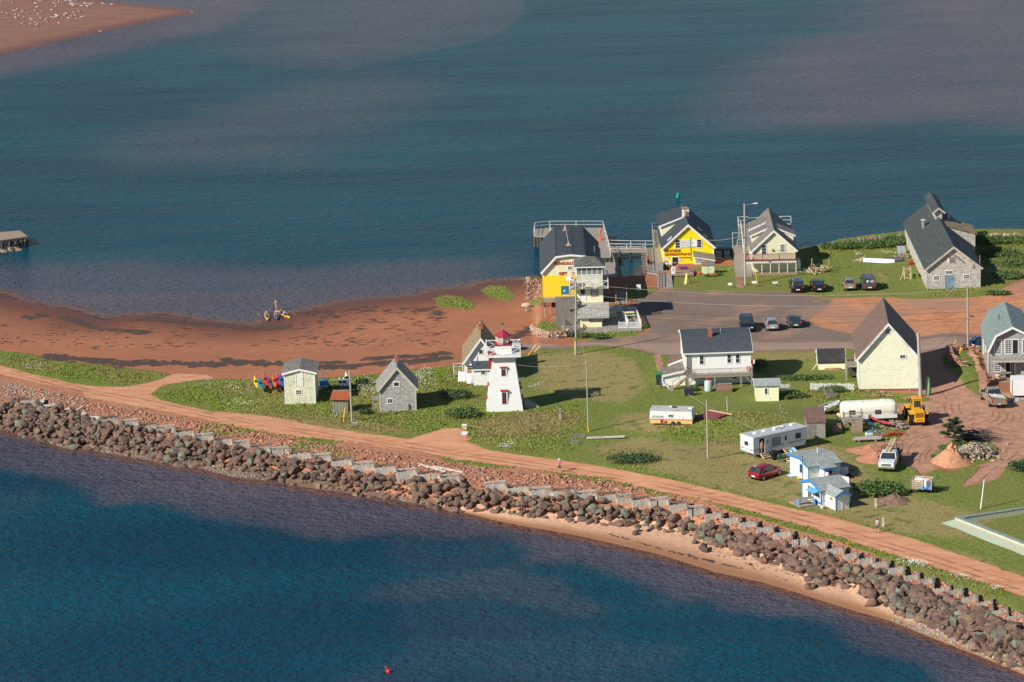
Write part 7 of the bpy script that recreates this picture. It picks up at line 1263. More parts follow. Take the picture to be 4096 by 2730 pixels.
# ================================================================ seawall: timber cribs, boulders, rubble
def bulkhead():
    i0=4; P=[Vector((*cTW[i],0)) for i in range(i0,len(TW)-1)]; e=empty('timber_bulkhead',(P[0].x,P[0].y,1.9),0,'silver timber sea wall stepping in a zigzag of plank panels above the boulders','sea wall'); O=Vector((P[0].x,P[0].y,1.9)); r=random.Random(11)
    for k in range(len(P)-1):
        a=TW[i0+k];b=TW[i0+k+1]; px=a[0]+.95*(b[0]-a[0]); E=Vector((*G(px,a[1]-7,2.5)[:2],0)); p=P[k]; q=P[k+1]; right=a[0]>3560; h=.85*(1-.4*right*r.random()); 
        if r.random()<.06 and a[0]<2300: continue
        def planks(u,v,nm):
            m=M(); L=(v-u).length; n=max(2,int(L/.17)); d=(v-u).normalized(); nrm=Vector((d.y,-d.x,0))*.03
            for i in range(n):
                if r.random()<.03: continue
                s=u+d*(L*i/n); t=u+d*(L*(i+.93)/n); z1=h+r.uniform(-.05,.05)+1.9; m.add([(s.x,s.y,.7),(t.x,t.y,.7),(t.x+nrm.x,t.y+nrm.y,.7),(s.x+nrm.x,s.y+nrm.y,.7),(s.x,s.y,z1),(t.x,t.y,z1),(t.x+nrm.x,t.y+nrm.y,z1),(s.x+nrm.x,s.y+nrm.y,z1)],BG)
            m.v=[(x-O.x,y-O.y,z-O.z) for x,y,z in m.v]; 
            if m.v: m.make(nm,Timber,e)
        planks(p,E,'face_panel'); planks(E,q,'return_panel'); d=(E-q).normalized(); m=M(); z=Vector((0,0,1.9+h-.05)); m.beam(q+z-O,E+d*(.5 if a[0]<2600 else .9)+z-O+Vector((0,0,.08 if a[0]>2600 else 0)),.2,.22); m.make('crib_beam',TimberD,e)
        if a[0]<2800: m=M(); w=d*1.1; m.beam(p+w+z-O,E+w+z-O,.2,.2); m.make('waling_beam',Timber if k%2 else TimberD,e)
bulkhead()
zz=zoomc(0,1450,.3827); CB=[((60,380),(265,362)),((150,425),(440,398)),((258,468),(580,440)),((290,490),(470,480)),((425,480),(465,370)),((420,500),(740,480)),((545,540),(605,425)),((560,545),(905,525)),((715,555),(870,455)),((720,520),(745,465)),((680,570),(1040,565)),((885,625),(1060,605)),((1045,550),(1080,625))]
for i,(a,b) in enumerate(CB):
    A=hit(*zz(*a),.45);B=hit(*zz(*b),.45); e=empty('crib_timber',A,0,'loose squared crib timber, %s from left in broken end of sea wall'%ordn(i),'timber','loose crib timbers'); L=(B-A); L.z=max(-.3,min(.3,L.z)); z=Vector((0,0,.4)); M().beam(z,L+z,.24,.24).make('beam',Timber if i%3 else TimberD,e)
zx=zoomc(1600,1700,.3827)
for i,(a,b) in enumerate((((210,412),(480,490)),((350,432),(660,495)))):
    A=hit(*zx(*a),.15);B=hit(*zx(*b),.15); e=empty('driftwood_beam',A,0,('upper','lower')[i]+' of two bleached beams lying together on the rubble','driftwood'); M().beam((0,0,.15),(B-A)+Vector((0,0,.15)),.22,.16).make('beam',Timber,e)
def rock_mat(name,a,b,c):
    m,nt,ns,ls,bs=nodes(name); n=N(nt); P=n.co(); o=ns.new('ShaderNodeObjectInfo').outputs['Random']; k=n.noise(P,1.6,5,.65); f=n.noise(P,9,4,.7)
    col=n.mix(n.ramp(k,.35,.65),a,b); col=n.mix(n.ramp(f,.55,.75,0.,.6),col,c); col=n.mix(n.math('MULTIPLY',o,.45),col,mul(a,.55)); n.put(bs.inputs['Base Color'],col); bs.inputs['Roughness'].default_value=.92; n.put(bs.inputs['Normal'],n.bump(n.math('ADD',f,k),.7,.06)); return m
RM=[rock_mat('brown basalt',(.145,.085,.062),(.24,.15,.112),(.30,.20,.155)),rock_mat('dark umber rock',(.10,.062,.050),(.175,.112,.09),(.24,.165,.13)),rock_mat('grey green rock',(.135,.135,.10),(.22,.22,.17),(.30,.29,.24)),rock_mat('ochre rock',(.20,.14,.085),(.30,.22,.14),(.35,.27,.19))]
RN=['purple brown','dark umber','grey green','ochre']
def boulders():
    r=random.Random(21); meshes={}
    for k in range(12):
        vs,fs=rock_verts(k,3,9,.45,.8)
        for j in range(4):
            me=bpy.data.meshes.new('boulder'); me.from_pydata([tuple(v) for v in vs],[],fs); me.update()
            me.materials.append(RM[j]); meshes[k,j]=me
    L=[]; pts=[Vector((x,float(fT(x)))) for x in np.arange(-74,60,.25)]; s=0; nxt=0
    for a,b in zip(pts[:-1],pts[1:]):
        s+=(b-a).length
        while nxt<=s:
            x=a.x; lo=float(fO(x)); hi=float(fT(x))-(.15 if x<10 else .55); span=(hi-lo)*.77; n=max(2,int(span/.56)+1); d=Vector((.64,.77))
            for i in range(n+1):
                t=i/n; y=lo+(hi-lo)*t+r.uniform(-.35,.35); xx=x+r.uniform(-.35,.35); sz=r.choice((.30,.36,.42,.48,.54,.62,.78))*(1.15 if x>20 else 1.); hz=float(height(xx,y,False)); L.append((xx,y,hz+sz*.3+(.55*r.random() if .08<t<(1.1 if x<10 else .8) else -.15),sz,t))
            nxt+=.60
    for u,v,sz in ((1095,770,.85),(1215,730,.5),(1710,890,.7),(990,692,.5),(400,570,.45),(510,570,.35),(370,600,.5),(1570,920,.3),(2190,1170,.65),(2290,1120,.6)):
        p=hit(*zoomc(2400,1900,.3827)(u,v+25)); L.append((p.x,p.y,p.z+sz*.35,sz,-.1))
    for u,v,sz in ((700,790,.85),(110,620,.6),(1100,915,.7),(860,740,.5),(1440,1030,.7),(1150,870,.6)):
        p=hit(*zoomc(3200,2100,.4018)(u,v+15)); L.append((p.x,p.y,p.z+sz*.3,sz,-.1))
    def vis(b): v=Vector((b[0],b[1],b[2]))-Vector(CAMP); z=v@Vector(fw); px=2048+F*(v@Vector(rt))/z; py=1365-F*(v@Vector(upv))/z; return px,py
    D_=[(b,*vis(b)) for b in L]; D_=[d for d in D_ if -60<d[1]<4160 and d[2]<2800]
    D_.sort(key=lambda d:d[0][1]-14*d[0][3]*2); ind=D_[:300]; rest=D_[300:]
    def colr(px): q=r.random(); g=(.10 if px<2300 else (.20 if px<3100 else .15)); return 2 if q<g else (3 if q<g+.07 else (1 if q<g+.35 else 0))
    segs=[(2000,'below the lighthouse'),(2300,'below the person in pink'),(2600,'where the sand begins'),(2800,'left of the lone rounded beach boulder'),(2950,'near the lone rounded beach boulder'),(3100,'below the red hatchback'),(3250,'left below the two blue trimmed cottages'),(3400,'below the blue trimmed cottages'),(3550,'below the walker in grey'),(3700,'below the white flowers on the verge'),(3850,'left of the pebbly corner'),(3980,'in the pebbly lower right corner'),(9999,'at the right photo edge')]
    items=[]
    for b,px,py in ind:
        j=colr(px); row='at the foot' if b[4]<.3 else ('against the timber wall' if b[4]>.72 else 'in the middle'); sg=next(t for m_,t in segs if px<m_); size='large' if b[3]>.58 else ('small' if b[3]<.45 else 'medium'); items.append([px,b,j,row,sg,size])
    cnt={}
    items.sort(key=lambda t:t[0])
    for px,b,j,row,sg,size in items:
        key=(j,row,sg,size); i=cnt.get(key,0); cnt[key]=i+1
        o=link(bpy.data.objects.new('boulder',meshes[r.randrange(12),j])); o.location=b[:3]; o.scale=(b[3]*r.uniform(.85,1.25),b[3]*r.uniform(.85,1.2),b[3]*r.uniform(.7,.95)); o.rotation_euler=(r.uniform(-.5,.5),r.uniform(-.5,.5),r.uniform(0,6.3))
        tag(o,'%s %s boulder %s %s, %s'%(size,RN[j],row,sg,ordn(i)),'boulder','riprap boulders of the sea wall')
    Vs=[];Fs=[];mi=[];base=0
    for b,px,py in rest:
        k=r.randrange(12); v,f=rock_verts(k,2,9,.45,.8); v=np.array(v)*(b[3]*r.uniform(.85,1.25),b[3]*r.uniform(.85,1.2),b[3]*r.uniform(.7,.95)); R3=np.array(Matrix.Rotation(r.uniform(0,6.3),3,'Z')@Matrix.Rotation(r.uniform(-.5,.5),3,'X')); v=v@R3.T+np.array(b[:3]); Vs.append(v);Fs.append(np.array(f)+base);base+=len(v);mi+=[colr(px)]*len(f)
    o=mass('far_boulders',np.concatenate(Vs),np.concatenate(Fs),RM[0],'mass of brown boulders along the left stretch of the sea wall','boulders')
    for m in RM[1:]: o.data.materials.append(m)
    o.data.polygons.foreach_set('material_index',mi); print('boulders',len(ind),len(rest))
boulders()
def island_mat(name,cols,rough=.9):
    m,nt,ns,ls,b=nodes(name); n=N(nt); r=ns.new('ShaderNodeNewGeometry').outputs['Random Per Island']; c=ns.new('ShaderNodeValToRGB'); c.color_ramp.interpolation='CONSTANT'
    while len(c.color_ramp.elements)<len(cols): c.color_ramp.elements.new(.5)
    for i,(el,q) in enumerate(zip(c.color_ramp.elements,cols)): el.position=i/len(cols); el.color=(*q,1)
    n.put(c.inputs[0],r); n.put(b.inputs['Base Color'],n.mix(n.ramp(n.noise(n.pos(),8,3),.3,.7,0.,.4),c.outputs[0],mul(cols[0],.7))); b.inputs['Roughness'].default_value=rough; b.inputs['Specular IOR Level'].default_value=.2; return m
def zat(x,y): return height(x,y,True)
def rubble():
    x=RNG.uniform(-72,58,15000); w=np.where(x>20,4.2,8.5); y=fT(x)+RNG.uniform(.1,1,15000)**.8*w; k=(sdp(x,y,ROAD)<-.6)&(sdp(x,y,ROAD)>-14); x,y=x[k],y[k]; P=np.stack([x,y,zat(x,y)+.03],-1); S=RNG.gamma(1.7,.068,len(x)).clip(.05,.5)
    rocks_mass(P,S,'rubble',island_mat('red rubble stones',[(.42,.20,.13),(.30,.135,.085),(.50,.27,.18),(.36,.17,.11),(.27,.20,.16),(.45,.24,.16),(.33,.26,.21)]),'broken red sandstone rubble behind the timber sea wall','rubble',1,.6)
    a=[hitn([zz(*p) for p in L]) for L in ([(0,190),(200,240),(480,300),(850,390),(900,460),(700,470),(300,420),(0,380)],)]; b=[hitn(L) for L in ([(344,1790),(600,1818),(800,1855),(1120,1912),(1130,1925),(950,1915),(800,1876),(600,1845),(400,1812)],[(1600,1985),(1720,2008),(1730,2026),(1600,2004)],[(3562,2470),(3700,2500),(3963,2600),(4096,2640),(4096,2695),(3963,2640),(3710,2543),(3590,2495)],[(3950,2440),(4096,2470),(4096,2500),(3990,2480)])]
    pts=np.concatenate([sun_scatter(a[0],1700),sun_scatter(b[0],1500),sun_scatter(b[1],200),sun_scatter(b[2],1500),sun_scatter(b[3],260)]); z=zat(pts[:,0],pts[:,1]); P=np.stack([pts[:,0],pts[:,1],np.maximum(z,-.05)+.02],-1); S=RNG.gamma(3,.028,len(pts)).clip(.04,.2)
    rocks_mass(P,S,'pebbles',island_mat('grey shingle pebbles',[(.30,.27,.23),(.40,.37,.32),(.22,.17,.14),(.33,.30,.27),(.46,.43,.38),(.26,.21,.18)]),'pale grey pebbles and shingle at the foot and left end of the sea wall','pebbles',1,.6)
    u=[hitn([q1(*p) for p in L]) for L in ([(0,890),(60,880),(165,880),(168,1080),(100,1090),(0,1080)],[(200,1160),(100,1180),(0,1200),(0,1110),(150,1120)],[(780,1100),(900,1100),(1000,1130),(820,1140)])]; pts=np.concatenate([sun_scatter(u[0],430),sun_scatter(u[1],110),sun_scatter(u[2],40)]); P=np.stack([pts[:,0],pts[:,1],zat(pts[:,0],pts[:,1])+.08],-1); S=RNG.gamma(3,.045,len(pts)).clip(.06,.4)
    rocks_mass(P,S,'broken_rocks',island_mat('pale red shore rocks',[(.36,.22,.15),(.44,.30,.22),(.26,.14,.09),(.40,.25,.17)]),'jumble of broken pale red rocks on the shore left of the barn','rocks',1,.7)
    # rocks along the north shore
    B=[q3(*p) for p in [(340,605),(450,580),(520,575),(610,555),(740,545),(850,530),(1010,520),(1140,512)]]; r=random.Random(8); n=0
    for (a,c) in zip(B[:-1],B[1:]):
        for t in (.1,.5,.85):
            p=hit(a[0]+(c[0]-a[0])*t,a[1]+(c[1]-a[1])*t); s=r.uniform(.3,.75); j=r.choice((3,2,0)); vs,fs=rock_verts(r.randrange(8),2,13); m=M(); m.add([Vector(v)*s for v in vs],fs); o=m.make('shore_rock',RM[j],None,True,loc=p+Vector((0,0,s*.4))); tag(o,'%s shore rock on the grassy edge left of the grey barn, %s from left'%(RN[j],ordn(n)),'rock','rocks along the far shore'); n+=1
rubble()
for i,(u,v,s) in enumerate(((20,1150,.8),(35,880,.5))):
    p=hit(*q1(u,v)); m=M(); vs,fs=rock_verts(3+i,2,9); m.add([Vector(v_)*s for v_ in vs],fs); o=m.make('shore_block',StoneP,None,True,loc=p+Vector((0,0,s*.35))); o.scale=(1.2,.9,.6); tag(o,('big pale sandstone block on the beach left of the barn piles','flat pale block in the reeds left of the gift barn')[i],'rock')
def seaweed():
    r=random.Random(5); V=[];Fc=[]
    def blob(px,py,w,h):
        p=hit(px,py); n=18; a0=r.uniform(0,6); b=len(V); V.append((p.x,p.y,0.)); c=[]
        for i in range(n): t=2*PI*i/n; k=r.uniform(.55,1.15); c.append((p.x+w*k*math.cos(t),p.y+h*k*math.sin(t)+math.sin(t*2+a0)*h*.25))
        for x,y in c: V.append((x,y,-.01))
        for i in range(n): Fc.append((b,b+1+i,b+1+(i+1)%n))
    def line(P,wid,n,hh=.6,z=k3,k=1.):
        Q=[z(*p) for p in P]
        for i in range(n): t=r.random()*(len(Q)-1); j=int(t); f=t-j; blob(Q[j][0]+(Q[j+1][0]-Q[j][0])*f,Q[j][1]+(Q[j+1][1]-Q[j][1])*f+r.gauss(0,wid),r.uniform(.2,1.1)*k,r.uniform(.15,hh))
    line([(450,1390),(700,1410),(1000,1440),(1300,1460),(1700,1460),(2171,1470)],5,330,1.1); line([(0,865),(150,890),(600,900)],4,110,1.2,k1); line([(600,890),(900,925),(1150,935),(1500,900),(1900,880),(2276,840)],4,240,1.0,k1); line([(900,890),(1180,880)],2,40,.6,k1); line([(1370,860),(1700,830),(1950,820),(2276,790)],3,120,.7,k1)
    line([(200,1010),(480,1000)],4,30,.9); line([(590,1020),(750,1045),(850,1090),(1000,1130)],4,60,.9); line([(1050,1130),(1250,1140),(1400,1165)],4,60,.9); line([(1280,1040),(1500,1025),(1700,1055),(2171,1090)],3,110,.7); line([(0,500),(250,540),(660,530)],3,120,.9,k1); line([(0,800),(150,820),(300,840)],4,25,.8)
    line([(0,760),(250,830),(500,900),(850,980),(1000,1030),(1150,990),(1400,965),(1700,990),(2171,1070)],3,60,.4)
    for i in range(230): u,v=r.uniform(300,2250),r.uniform(340,720); blob(*k1(u,v),r.uniform(.15,.8),r.uniform(.08,.4)) if v>330+max(0,(900-u))*.15+(0 if u>650 else 260) else None
    for i in range(120): u,v=r.uniform(0,2100),r.uniform(1080,1320); blob(*k3(u,v),r.uniform(.12,.7),r.uniform(.1,.35))
    line([(700,370),(1100,390),(1500,340),(2100,350),(2200,420)],10,70,.6,k1)
    line([(1040,360),(1150,300),(1290,250)],8,60,.5,q8); w7=zoomc(2400,1900,.3827); line([(90,620),(300,680),(660,780)],2,40,.12,w7,.2); line([(720,795),(870,840)],2,24,.12,w7,.2); line([(920,840),(1010,870)],2,22,.15,w7,.28); line([(1070,880),(1190,910)],2,26,.14,w7,.28); line([(1270,935),(1500,985)],1,26,.1,w7,.2)
    for i in range(60): u=r.uniform(1100,2200); blob(*w7(u,700+(u-1000)*.37+r.uniform(-60,60)),r.uniform(.06,.22),r.uniform(.05,.16))
    V_=np.array(V); V_[:,2]=zat(V_[:,0],V_[:,1])+.045+V_[:,2]*2; o=mass('seaweed',V_,np.array(Fc),mat('dark eelgrass wrack',(.062,.038,.027),'plain',.9,.5,(.13,.065,.04)),'dark wrack lines and patches of dried seaweed on the red beach','seaweed'); 
seaweed()
# ================================================================ grass, flowers, shrubs
def samp(A,x,y): i=np.clip(np.round((y-ys[0])/.55).astype(int),0,ny-1); j=np.clip(np.round((x-xs[0])/.42).astype(int),0,nx-1); return A[i,j]
TALL=[hitn(L) for L in ([(597,1578),(800,1519),(995,1521),(1264,1517),(1513,1495),(1750,1471),(1880,1470),(2000,1650),(2330,1600),(2360,1700),(2300,1810),(2060,1819),(1868,1769),(1700,1738),(1451,1734),(1183,1688),(900,1648),(651,1603)],[(0,1401),(249,1447),(690,1500),(498,1548),(191,1511),(0,1461)],[(2620,1660),(2900,1650),(3200,1680),(3230,1740),(3180,1790),(2900,1790),(2700,1760),(2600,1720)],[(3150,1560),(3440,1545),(3660,1590),(3730,1605),(3600,1615),(3480,1610),(3300,1615),(3130,1600)],[(3230,990),(3420,960),(3620,945),(3620,1010),(3400,1010),(3280,1040)],[(3920,1100),(4096,990),(4400,990),(4400,940),(3880,940)],[(3680,1160),(3980,1130),(4010,1150),(3900,1190),(3700,1190)],[(2400,1810),(2480,1780),(2640,1800),(2660,1860),(2560,1890),(2440,1860)],[(3640,1000),(3700,1150),(3740,1170),(3690,1180)])]+[LUSH1,LUSH2,LUSH3,LUSH4,PLANT,BEDF,ISL]
def grass():
    n=330000; x=RNG.uniform(-70,100,n); y=RNG.uniform(355,575,n); g=samp(sGr,x,y); k=g>-.15+RNG.uniform(-.35,.3,n); x,y=x[k],y[k]
    tall=np.max([ss(sdp(x,y,p),-.8,1.5) for p in TALL],axis=0); tall=np.maximum(tall,ss(samp(sT,x,y),14,8)*(samp(sRd,x,y)<0)*.9)
    d=samp(dry,x,y); dens=.16+.84*tall; k=RNG.random(len(x))<dens; x,y,tall,d=x[k],y[k],tall[k],d[k]; n=len(x)
    h=(.07+.05*RNG.random(n))*(1-tall)+tall*(.14+.34*RNG.random(n)*fbm(x,y,.3,4)); bl=4; z=zat(x,y)-.02; V=np.zeros((n,bl,3,3)); a=RNG.uniform(0,6.28,(n,bl)); w=(.035+.03*tall)[:,None]
    bx=x[:,None]+RNG.normal(0,.09,(n,bl)); by=y[:,None]+RNG.normal(0,.09,(n,bl)); V[:,:,0,0]=bx-w*np.cos(a);V[:,:,0,1]=by-w*np.sin(a);V[:,:,1,0]=bx+w*np.cos(a);V[:,:,1,1]=by+w*np.sin(a); V[:,:,:2,2]=z[:,None,None]; ln=RNG.normal(0,.35,(n,bl,2))*h[:,None,None]; V[:,:,2,0]=bx+ln[:,:,0];V[:,:,2,1]=by+ln[:,:,1];V[:,:,2,2]=z[:,None]+h[:,None]*RNG.uniform(.6,1.1,(n,bl))
    V=V.reshape(-1,3); Fc=np.arange(len(V)).reshape(-1,3)
    m,nt,ns,ls,b=nodes('grass blades'); N_=N(nt); P=N_.pos(); r=ns.new('ShaderNodeNewGeometry').outputs['Random Per Island']; nL=N_.noise(P,.09,4,.55); nM=N_.noise(P,.5,4,.6)
    c=N_.mix(r,(.12,.17,.02),(.29,.345,.065)); c=N_.mix(N_.ramp(N_.math('ADD',nL,N_.math('MULTIPLY',nM,.5)),.68,.84,0.,.75),c,N_.mix(r,(.20,.18,.06),(.36,.30,.13))); c=N_.mix(N_.ramp(N_.attr('dry'),.2,.9),c,N_.mix(r,(.15,.14,.04),(.34,.28,.12)))
    N_.put(b.inputs['Base Color'],c); b.inputs['Roughness'].default_value=.8; b.inputs['Specular IOR Level'].default_value=.15
    o=mass('grass',V,Fc,m,'green and straw coloured grass growing over the spit','grass'); o.data.attributes.new('dry','FLOAT','POINT').data.foreach_set('value',np.repeat(d,bl*3).astype(np.float32)); print('grass tufts',n)
grass()
def flowers():
    S=[]; r=RNG
    for z,u,v,su,sv,n in ((k1,1450,1150,160,90,420),(k1,2000,1050,120,90,380),(k1,120,1160,120,50,90),(k1,150,1310,160,30,120),(k1,1150,1440,90,25,60),(k1,1330,1520,50,20,50),(q1,750,1410,240,30,70),(q3,700,680,30,20,60),(q3,1000,665,120,14,150),(q3,200,850,60,20,60),(q3,2050,860,80,90,160),(zoomc(3200,2100,.4018),1180,390,190,35,620),(zoomc(3200,2100,.4018),1650,530,110,25,130),(zoomc(3200,2100,.4018),1960,650,60,12,60),(q8,1350,1060,90,40,50),(q8,200,930,70,30,40),(zoomc(0,1450,.3827),350,60,120,40,90),(zoomc(0,1450,.3827),2200,250,120,40,60),(q6,930,300,60,50,30),(q2,1250,1090,60,25,40),(q2,2280,1130,50,25,60),(q5,600,1240,200,30,40)):
        n=int(n*.65); uu=r.normal(u,su*.6,n);vv=r.normal(v,sv*.6,n)
        p0=hit(*z(u,v)); pr_=hit(*z(u+50,v)); pu=hit(*z(u,v-30)); ex=np.array(pr_-p0)/50; ey=np.array(pu-p0)/-30
        S.append(np.array(p0)[None,:]+(uu-u)[:,None]*ex+(vv-v)[:,None]*ey)
    P=np.concatenate(S); k=samp(sGr,P[:,0],P[:,1])>0; P=P[k]; P[:,2]=zat(P[:,0],P[:,1])+RNG.uniform(.2,.5,len(P)); n=len(P); s=RNG.uniform(.03,.065,n)[:,None]; o=np.array([[-1,-1,0],[1,-1,0],[1,1,0],[-1,1,0]],float); t=RNG.normal(0,.4,(n,4,1)); V=P[:,None,:]+o[None]*s[:,None,:]+np.concatenate([0*t,0*t,t*s[:,None,:]],-1)
    mass('wildflowers',V.reshape(-1,3),np.arange(n*4).reshape(-1,4),mat('white petals',(.80,.80,.72)),'drifts of small white wildflowers in the grass','flowers')
flowers()
LF=mat('shrub leaves',(.060,.115,.022),'leaf',.7,wc=(.11,.16,.04)); LD=mat('dark shrub leaves',(.040,.080,.022),'leaf',.7,wc=(.07,.11,.03)); LY=mat('yellow green leaves',(.14,.20,.03),'leaf',.7,wc=(.2,.22,.05)); Bark=mat('bark',(.12,.09,.07),'plain',.9,.3)
def leaves(m,c,rx,ry,rz,n,s,r,shell=.55):
    for i in range(n):
        v=Vector((r.gauss(0,1),r.gauss(0,1),r.gauss(0,1))).normalized(); 
        if v.z<-.25: v.z=-v.z*.5
        k=(shell+(1-shell)*r.random())*(.82+.3*vn(v.x*2.2+c[0]*3,v.y*2.2+v.z*3,1.,7)); p=Vector((c[0]+v.x*rx*k,c[1]+v.y*ry*k,c[2]+v.z*rz*k)); a=Vector((r.gauss(0,1),r.gauss(0,1),r.gauss(0,1))).normalized(); b=a.orthogonal().normalized()*s*r.uniform(.6,1.3); a=a*s*r.uniform(.6,1.3); m.add([p-a,p+b*.6,p+a,p-b*.6],[(0,1,2,3)])
def shrub(px,py,rx,ry,rz,label,mt=LF,n=900,s=.11,name='shrub',seed=1,lobes=4):
    e=empty(name,hit(px,py),0,label,'bush'); r=random.Random(seed+int(px)); m=M()
    for k in range(lobes): a=k*2.4; leaves(m,(math.cos(a)*rx*.42,math.sin(a)*ry*.42,rz*.42),rx*.72,ry*.72,rz*r.uniform(.55,.75),n//lobes,s,r)
    m.make('foliage',mt,e); t=M()
    for k in range(5): a=k*1.26; t.cyl((0,0,-.05),(math.cos(a)*rx*.4,math.sin(a)*ry*.4,rz*.6),.03,.015,5)
    t.each('stem',Bark,e); return e
shrub(*q7(300,1130),3.0,2.0,1.6,'big dense green shrub beside the mulch heap',LF,3000,.14,seed=3,lobes=7); shrub(*q8(350,1460),2.1,1.9,1.25,'bright green rounded bush in the grass left of the lighthouse',LF,1900,.12,seed=4,lobes=6); shrub(*q8(250,1200),2.2,1.6,1.0,'dark brown green bush above the bright one left of the lighthouse',LD,1200,.11,seed=5)
shrub(*q4(1335,925),1.3,1.2,1.5,'dark green bush at the right gable of the white house',LD,1400,.11,seed=6); shrub(*k1(1410,1410),1.0,.8,.7,'low dark bush right of the utility pole',LD,700,.1,seed=7); shrub(*k1(1385,1120),.95,.8,.95,'dark bush behind the pole and float trailer',LD,700,.1,seed=8); shrub(*q4(1830,1020),4.2,1.,.55,'long low leafy hedge on the lawn behind the garden shed',LF,1500,.12,seed=9,lobes=7)
shrub(2530,1850,3.1,1.8,1.0,'dark green bush clump above the track right of the person in pink',LD,1700,.12,seed=10,lobes=6); shrub(*q4(1380,1110),.9,.5,.6,'dark bush under the deck beside the cellar hatch',LD,500,.1,seed=11); shrub(*a4(740,1240),.8,.6,.6,'leafy plant in the shade under the left of the deck',LF,400,.11,seed=12)
shrub(*a1(1130,1390),1.5,.7,.75,'leafy clump in the weed bed below the terrace, middle',LF,800,.1,seed=13); shrub(*a1(880,1370),1.1,.6,.65,'weedy clump next to the pole below the terrace',LF,600,.1,seed=14); shrub(*a1(680,1360),.8,.5,.6,'dark weedy clump at the end of the stone planter',LD,500,.1,seed=15); shrub(*q7(1790,870),1.6,1.6,1.2,'leafy bush cut by the right photo edge below the dirt yard',LD,1200,.12,seed=16,lobes=5)
shrub(*q5(80,1200),1.8,1.0,.9,'tall weeds in front of the white picket fence',LF,1000,.1,seed=18); shrub(*q4(1700,1230),2.2,1.,.8,'weeds right of the small pale yellow garden shed',LF,1100,.1,seed=19,lobes=5); shrub(*q5(1960,90),2.,.9,.7,'leafy weeds right of the grey barn door front',LF,900,.12,seed=20)
for i,(u,v,rx,ry,rz) in enumerate(((700,600,4.5,2.2,1.),(950,590,3.,2.,1.1),(500,610,3.,1.6,.9),(1080,560,2.,2.,1.2),(2150,560,5,2.4,1.2),(2120,680,3.,2.5,1.1),(2250,780,4,3.,1.2),(2180,900,2.4,2,1.),(1960,560,2.2,2.2,1.2))):
    shrub(*q3(u,v),rx,ry,rz,'%s of the leafy weed thickets round the grey barn, counted from the left shore'%ordn(i),LF,1500,.13,seed=30+i,lobes=6,name='weed_thicket')
for zc,u,v,mt,lab in ((q2,602,1068,mat('purple petals',(.22,.05,.32),'leaf',wc=(.4,.15,.45)),'round purple petunia basket right of the shop doorway'),(q2,735,1130,mat('purple petals',(.22,.05,.32)),'flat purple flower clump at the shop deck edge'),(q2,410,1052,LY,'pale flowering plants under the notice board of the shop'),(q2,920,1170,LY,'yellow flowering plant in front of the storage locker'),(q2,1000,1165,mat('orange petals',(.55,.20,.02),'leaf'),'orange flowers in the middle of the shop flower bed'),(q2,1070,1155,LF,'broad leafed hosta at the right of the shop flower bed')):
    shrub(*zc(u,v),.75,.5,.5,lab,mt,420,.07,'flower_clump',lobes=3)
shrub(*a3(600,1040),.5,.4,.5,'dark potted plant at the corner of the gambrel deck',LD,250,.08,'potted_plant')
# pine
def pine():
    e=empty('pine_tree',hit(*q7(1085,600)),0,'dark dense pine tree at the centre of the dirt yard','tree'); r=random.Random(4); m=M(); m.cyl((0,0,-.1),(.1,0,3.0),.14,.05,8); m.make('trunk',Bark,e); b=M(); f=M()
    for k in range(17): a=k*2.4; z=.7+k*.145; L=1.75*(1-(k/17)**1.6*.75); t=Vector((math.cos(a)*L,math.sin(a)*L,z+.35)); b.cyl((.05,0,z),t,.035,.015,5); 
    for k in range(17):
        a=k*2.4; z=.7+k*.145; L=1.75*(1-(k/17)**1.6*.75)
        for q in (.55,.85,1.05): leaves(f,(math.cos(a+r.uniform(-.2,.2))*L*q,math.sin(a+r.uniform(-.2,.2))*L*q,z+.35*q+.1),.55,.55,.32,95,.10,r,.2)
    e.scale=(.8,.8,.9)
    leaves(f,(.1,0,3.1),.6,.6,.5,200,.10,r,.2); b.each('branch',Bark,e); f.make('crown',mat('pine needles',(.018,.045,.014),'leaf',.8,wc=(.045,.075,.02)),e)
pine(); shrub(*q7(1150,640),1.3,1.,.8,'bright green bush under the pine tree',LF,700,.1,seed=50); shrub(*q7(990,650),1.0,.9,.5,'low green weeds left of the pine trunk',LF,500,.1,seed=51); shrub(*q7(880,735),.5,.5,.35,'tuft of weeds at the tip of the dirt island',LF,200,.09,seed=52)
# ================================================================ poles, wires, signs and yard things
def pole(px,py,tx,ty,label,r=.14,mt=None,arms=None,name='utility_pole',lean=0):
    f=Fr(name,label,'pole',(px,py),ang=0); h=f.f(tx,ty)[1]; x=f.f(tx,ty)[0]; M().cyl((0,0,-.3),(x,0,h),r,r*.7,10).make('shaft',mt or PoleG,f.e,True)
    for z,w,o in (arms or []): M().bx(x+o-w/2,x+o+w/2,-.17,-.07,h-z-.06,h-z+.06).make('crossarm',Post,f.e)
    return f,x,h
pA=pole(*a5(2030,1310),*a5(1982,372),'tall grey utility pole with two crossarms beside the rusty roofed privy',.14,arms=[(1.1,2.6,-1.),(2.5,2.2,-1.)]); pB=pole(2303,1419,2304,1129,'tall greenish utility pole in front of the look-out cottage',.15); M().bx(-.12,.12,-.28,-.15,1.9,2.4).make('meter_box',Steel,pB[0].e); M().bx(.15,.55,-.1,.1,pB[2]-6.1,pB[2]-5.9).make('bracket',Steel,pB[0].e)
pC=pole(2354,1726,2345,1441,'slim bare pole standing alone on the lawn right of the lighthouse',.10); pD=pole(*q2(1448,1280),*q2(1437,185),'street lamp pole at the left front of the balcony house',.15,mt=mat('pale grey pole',(.42,.39,.35),wear=.3))
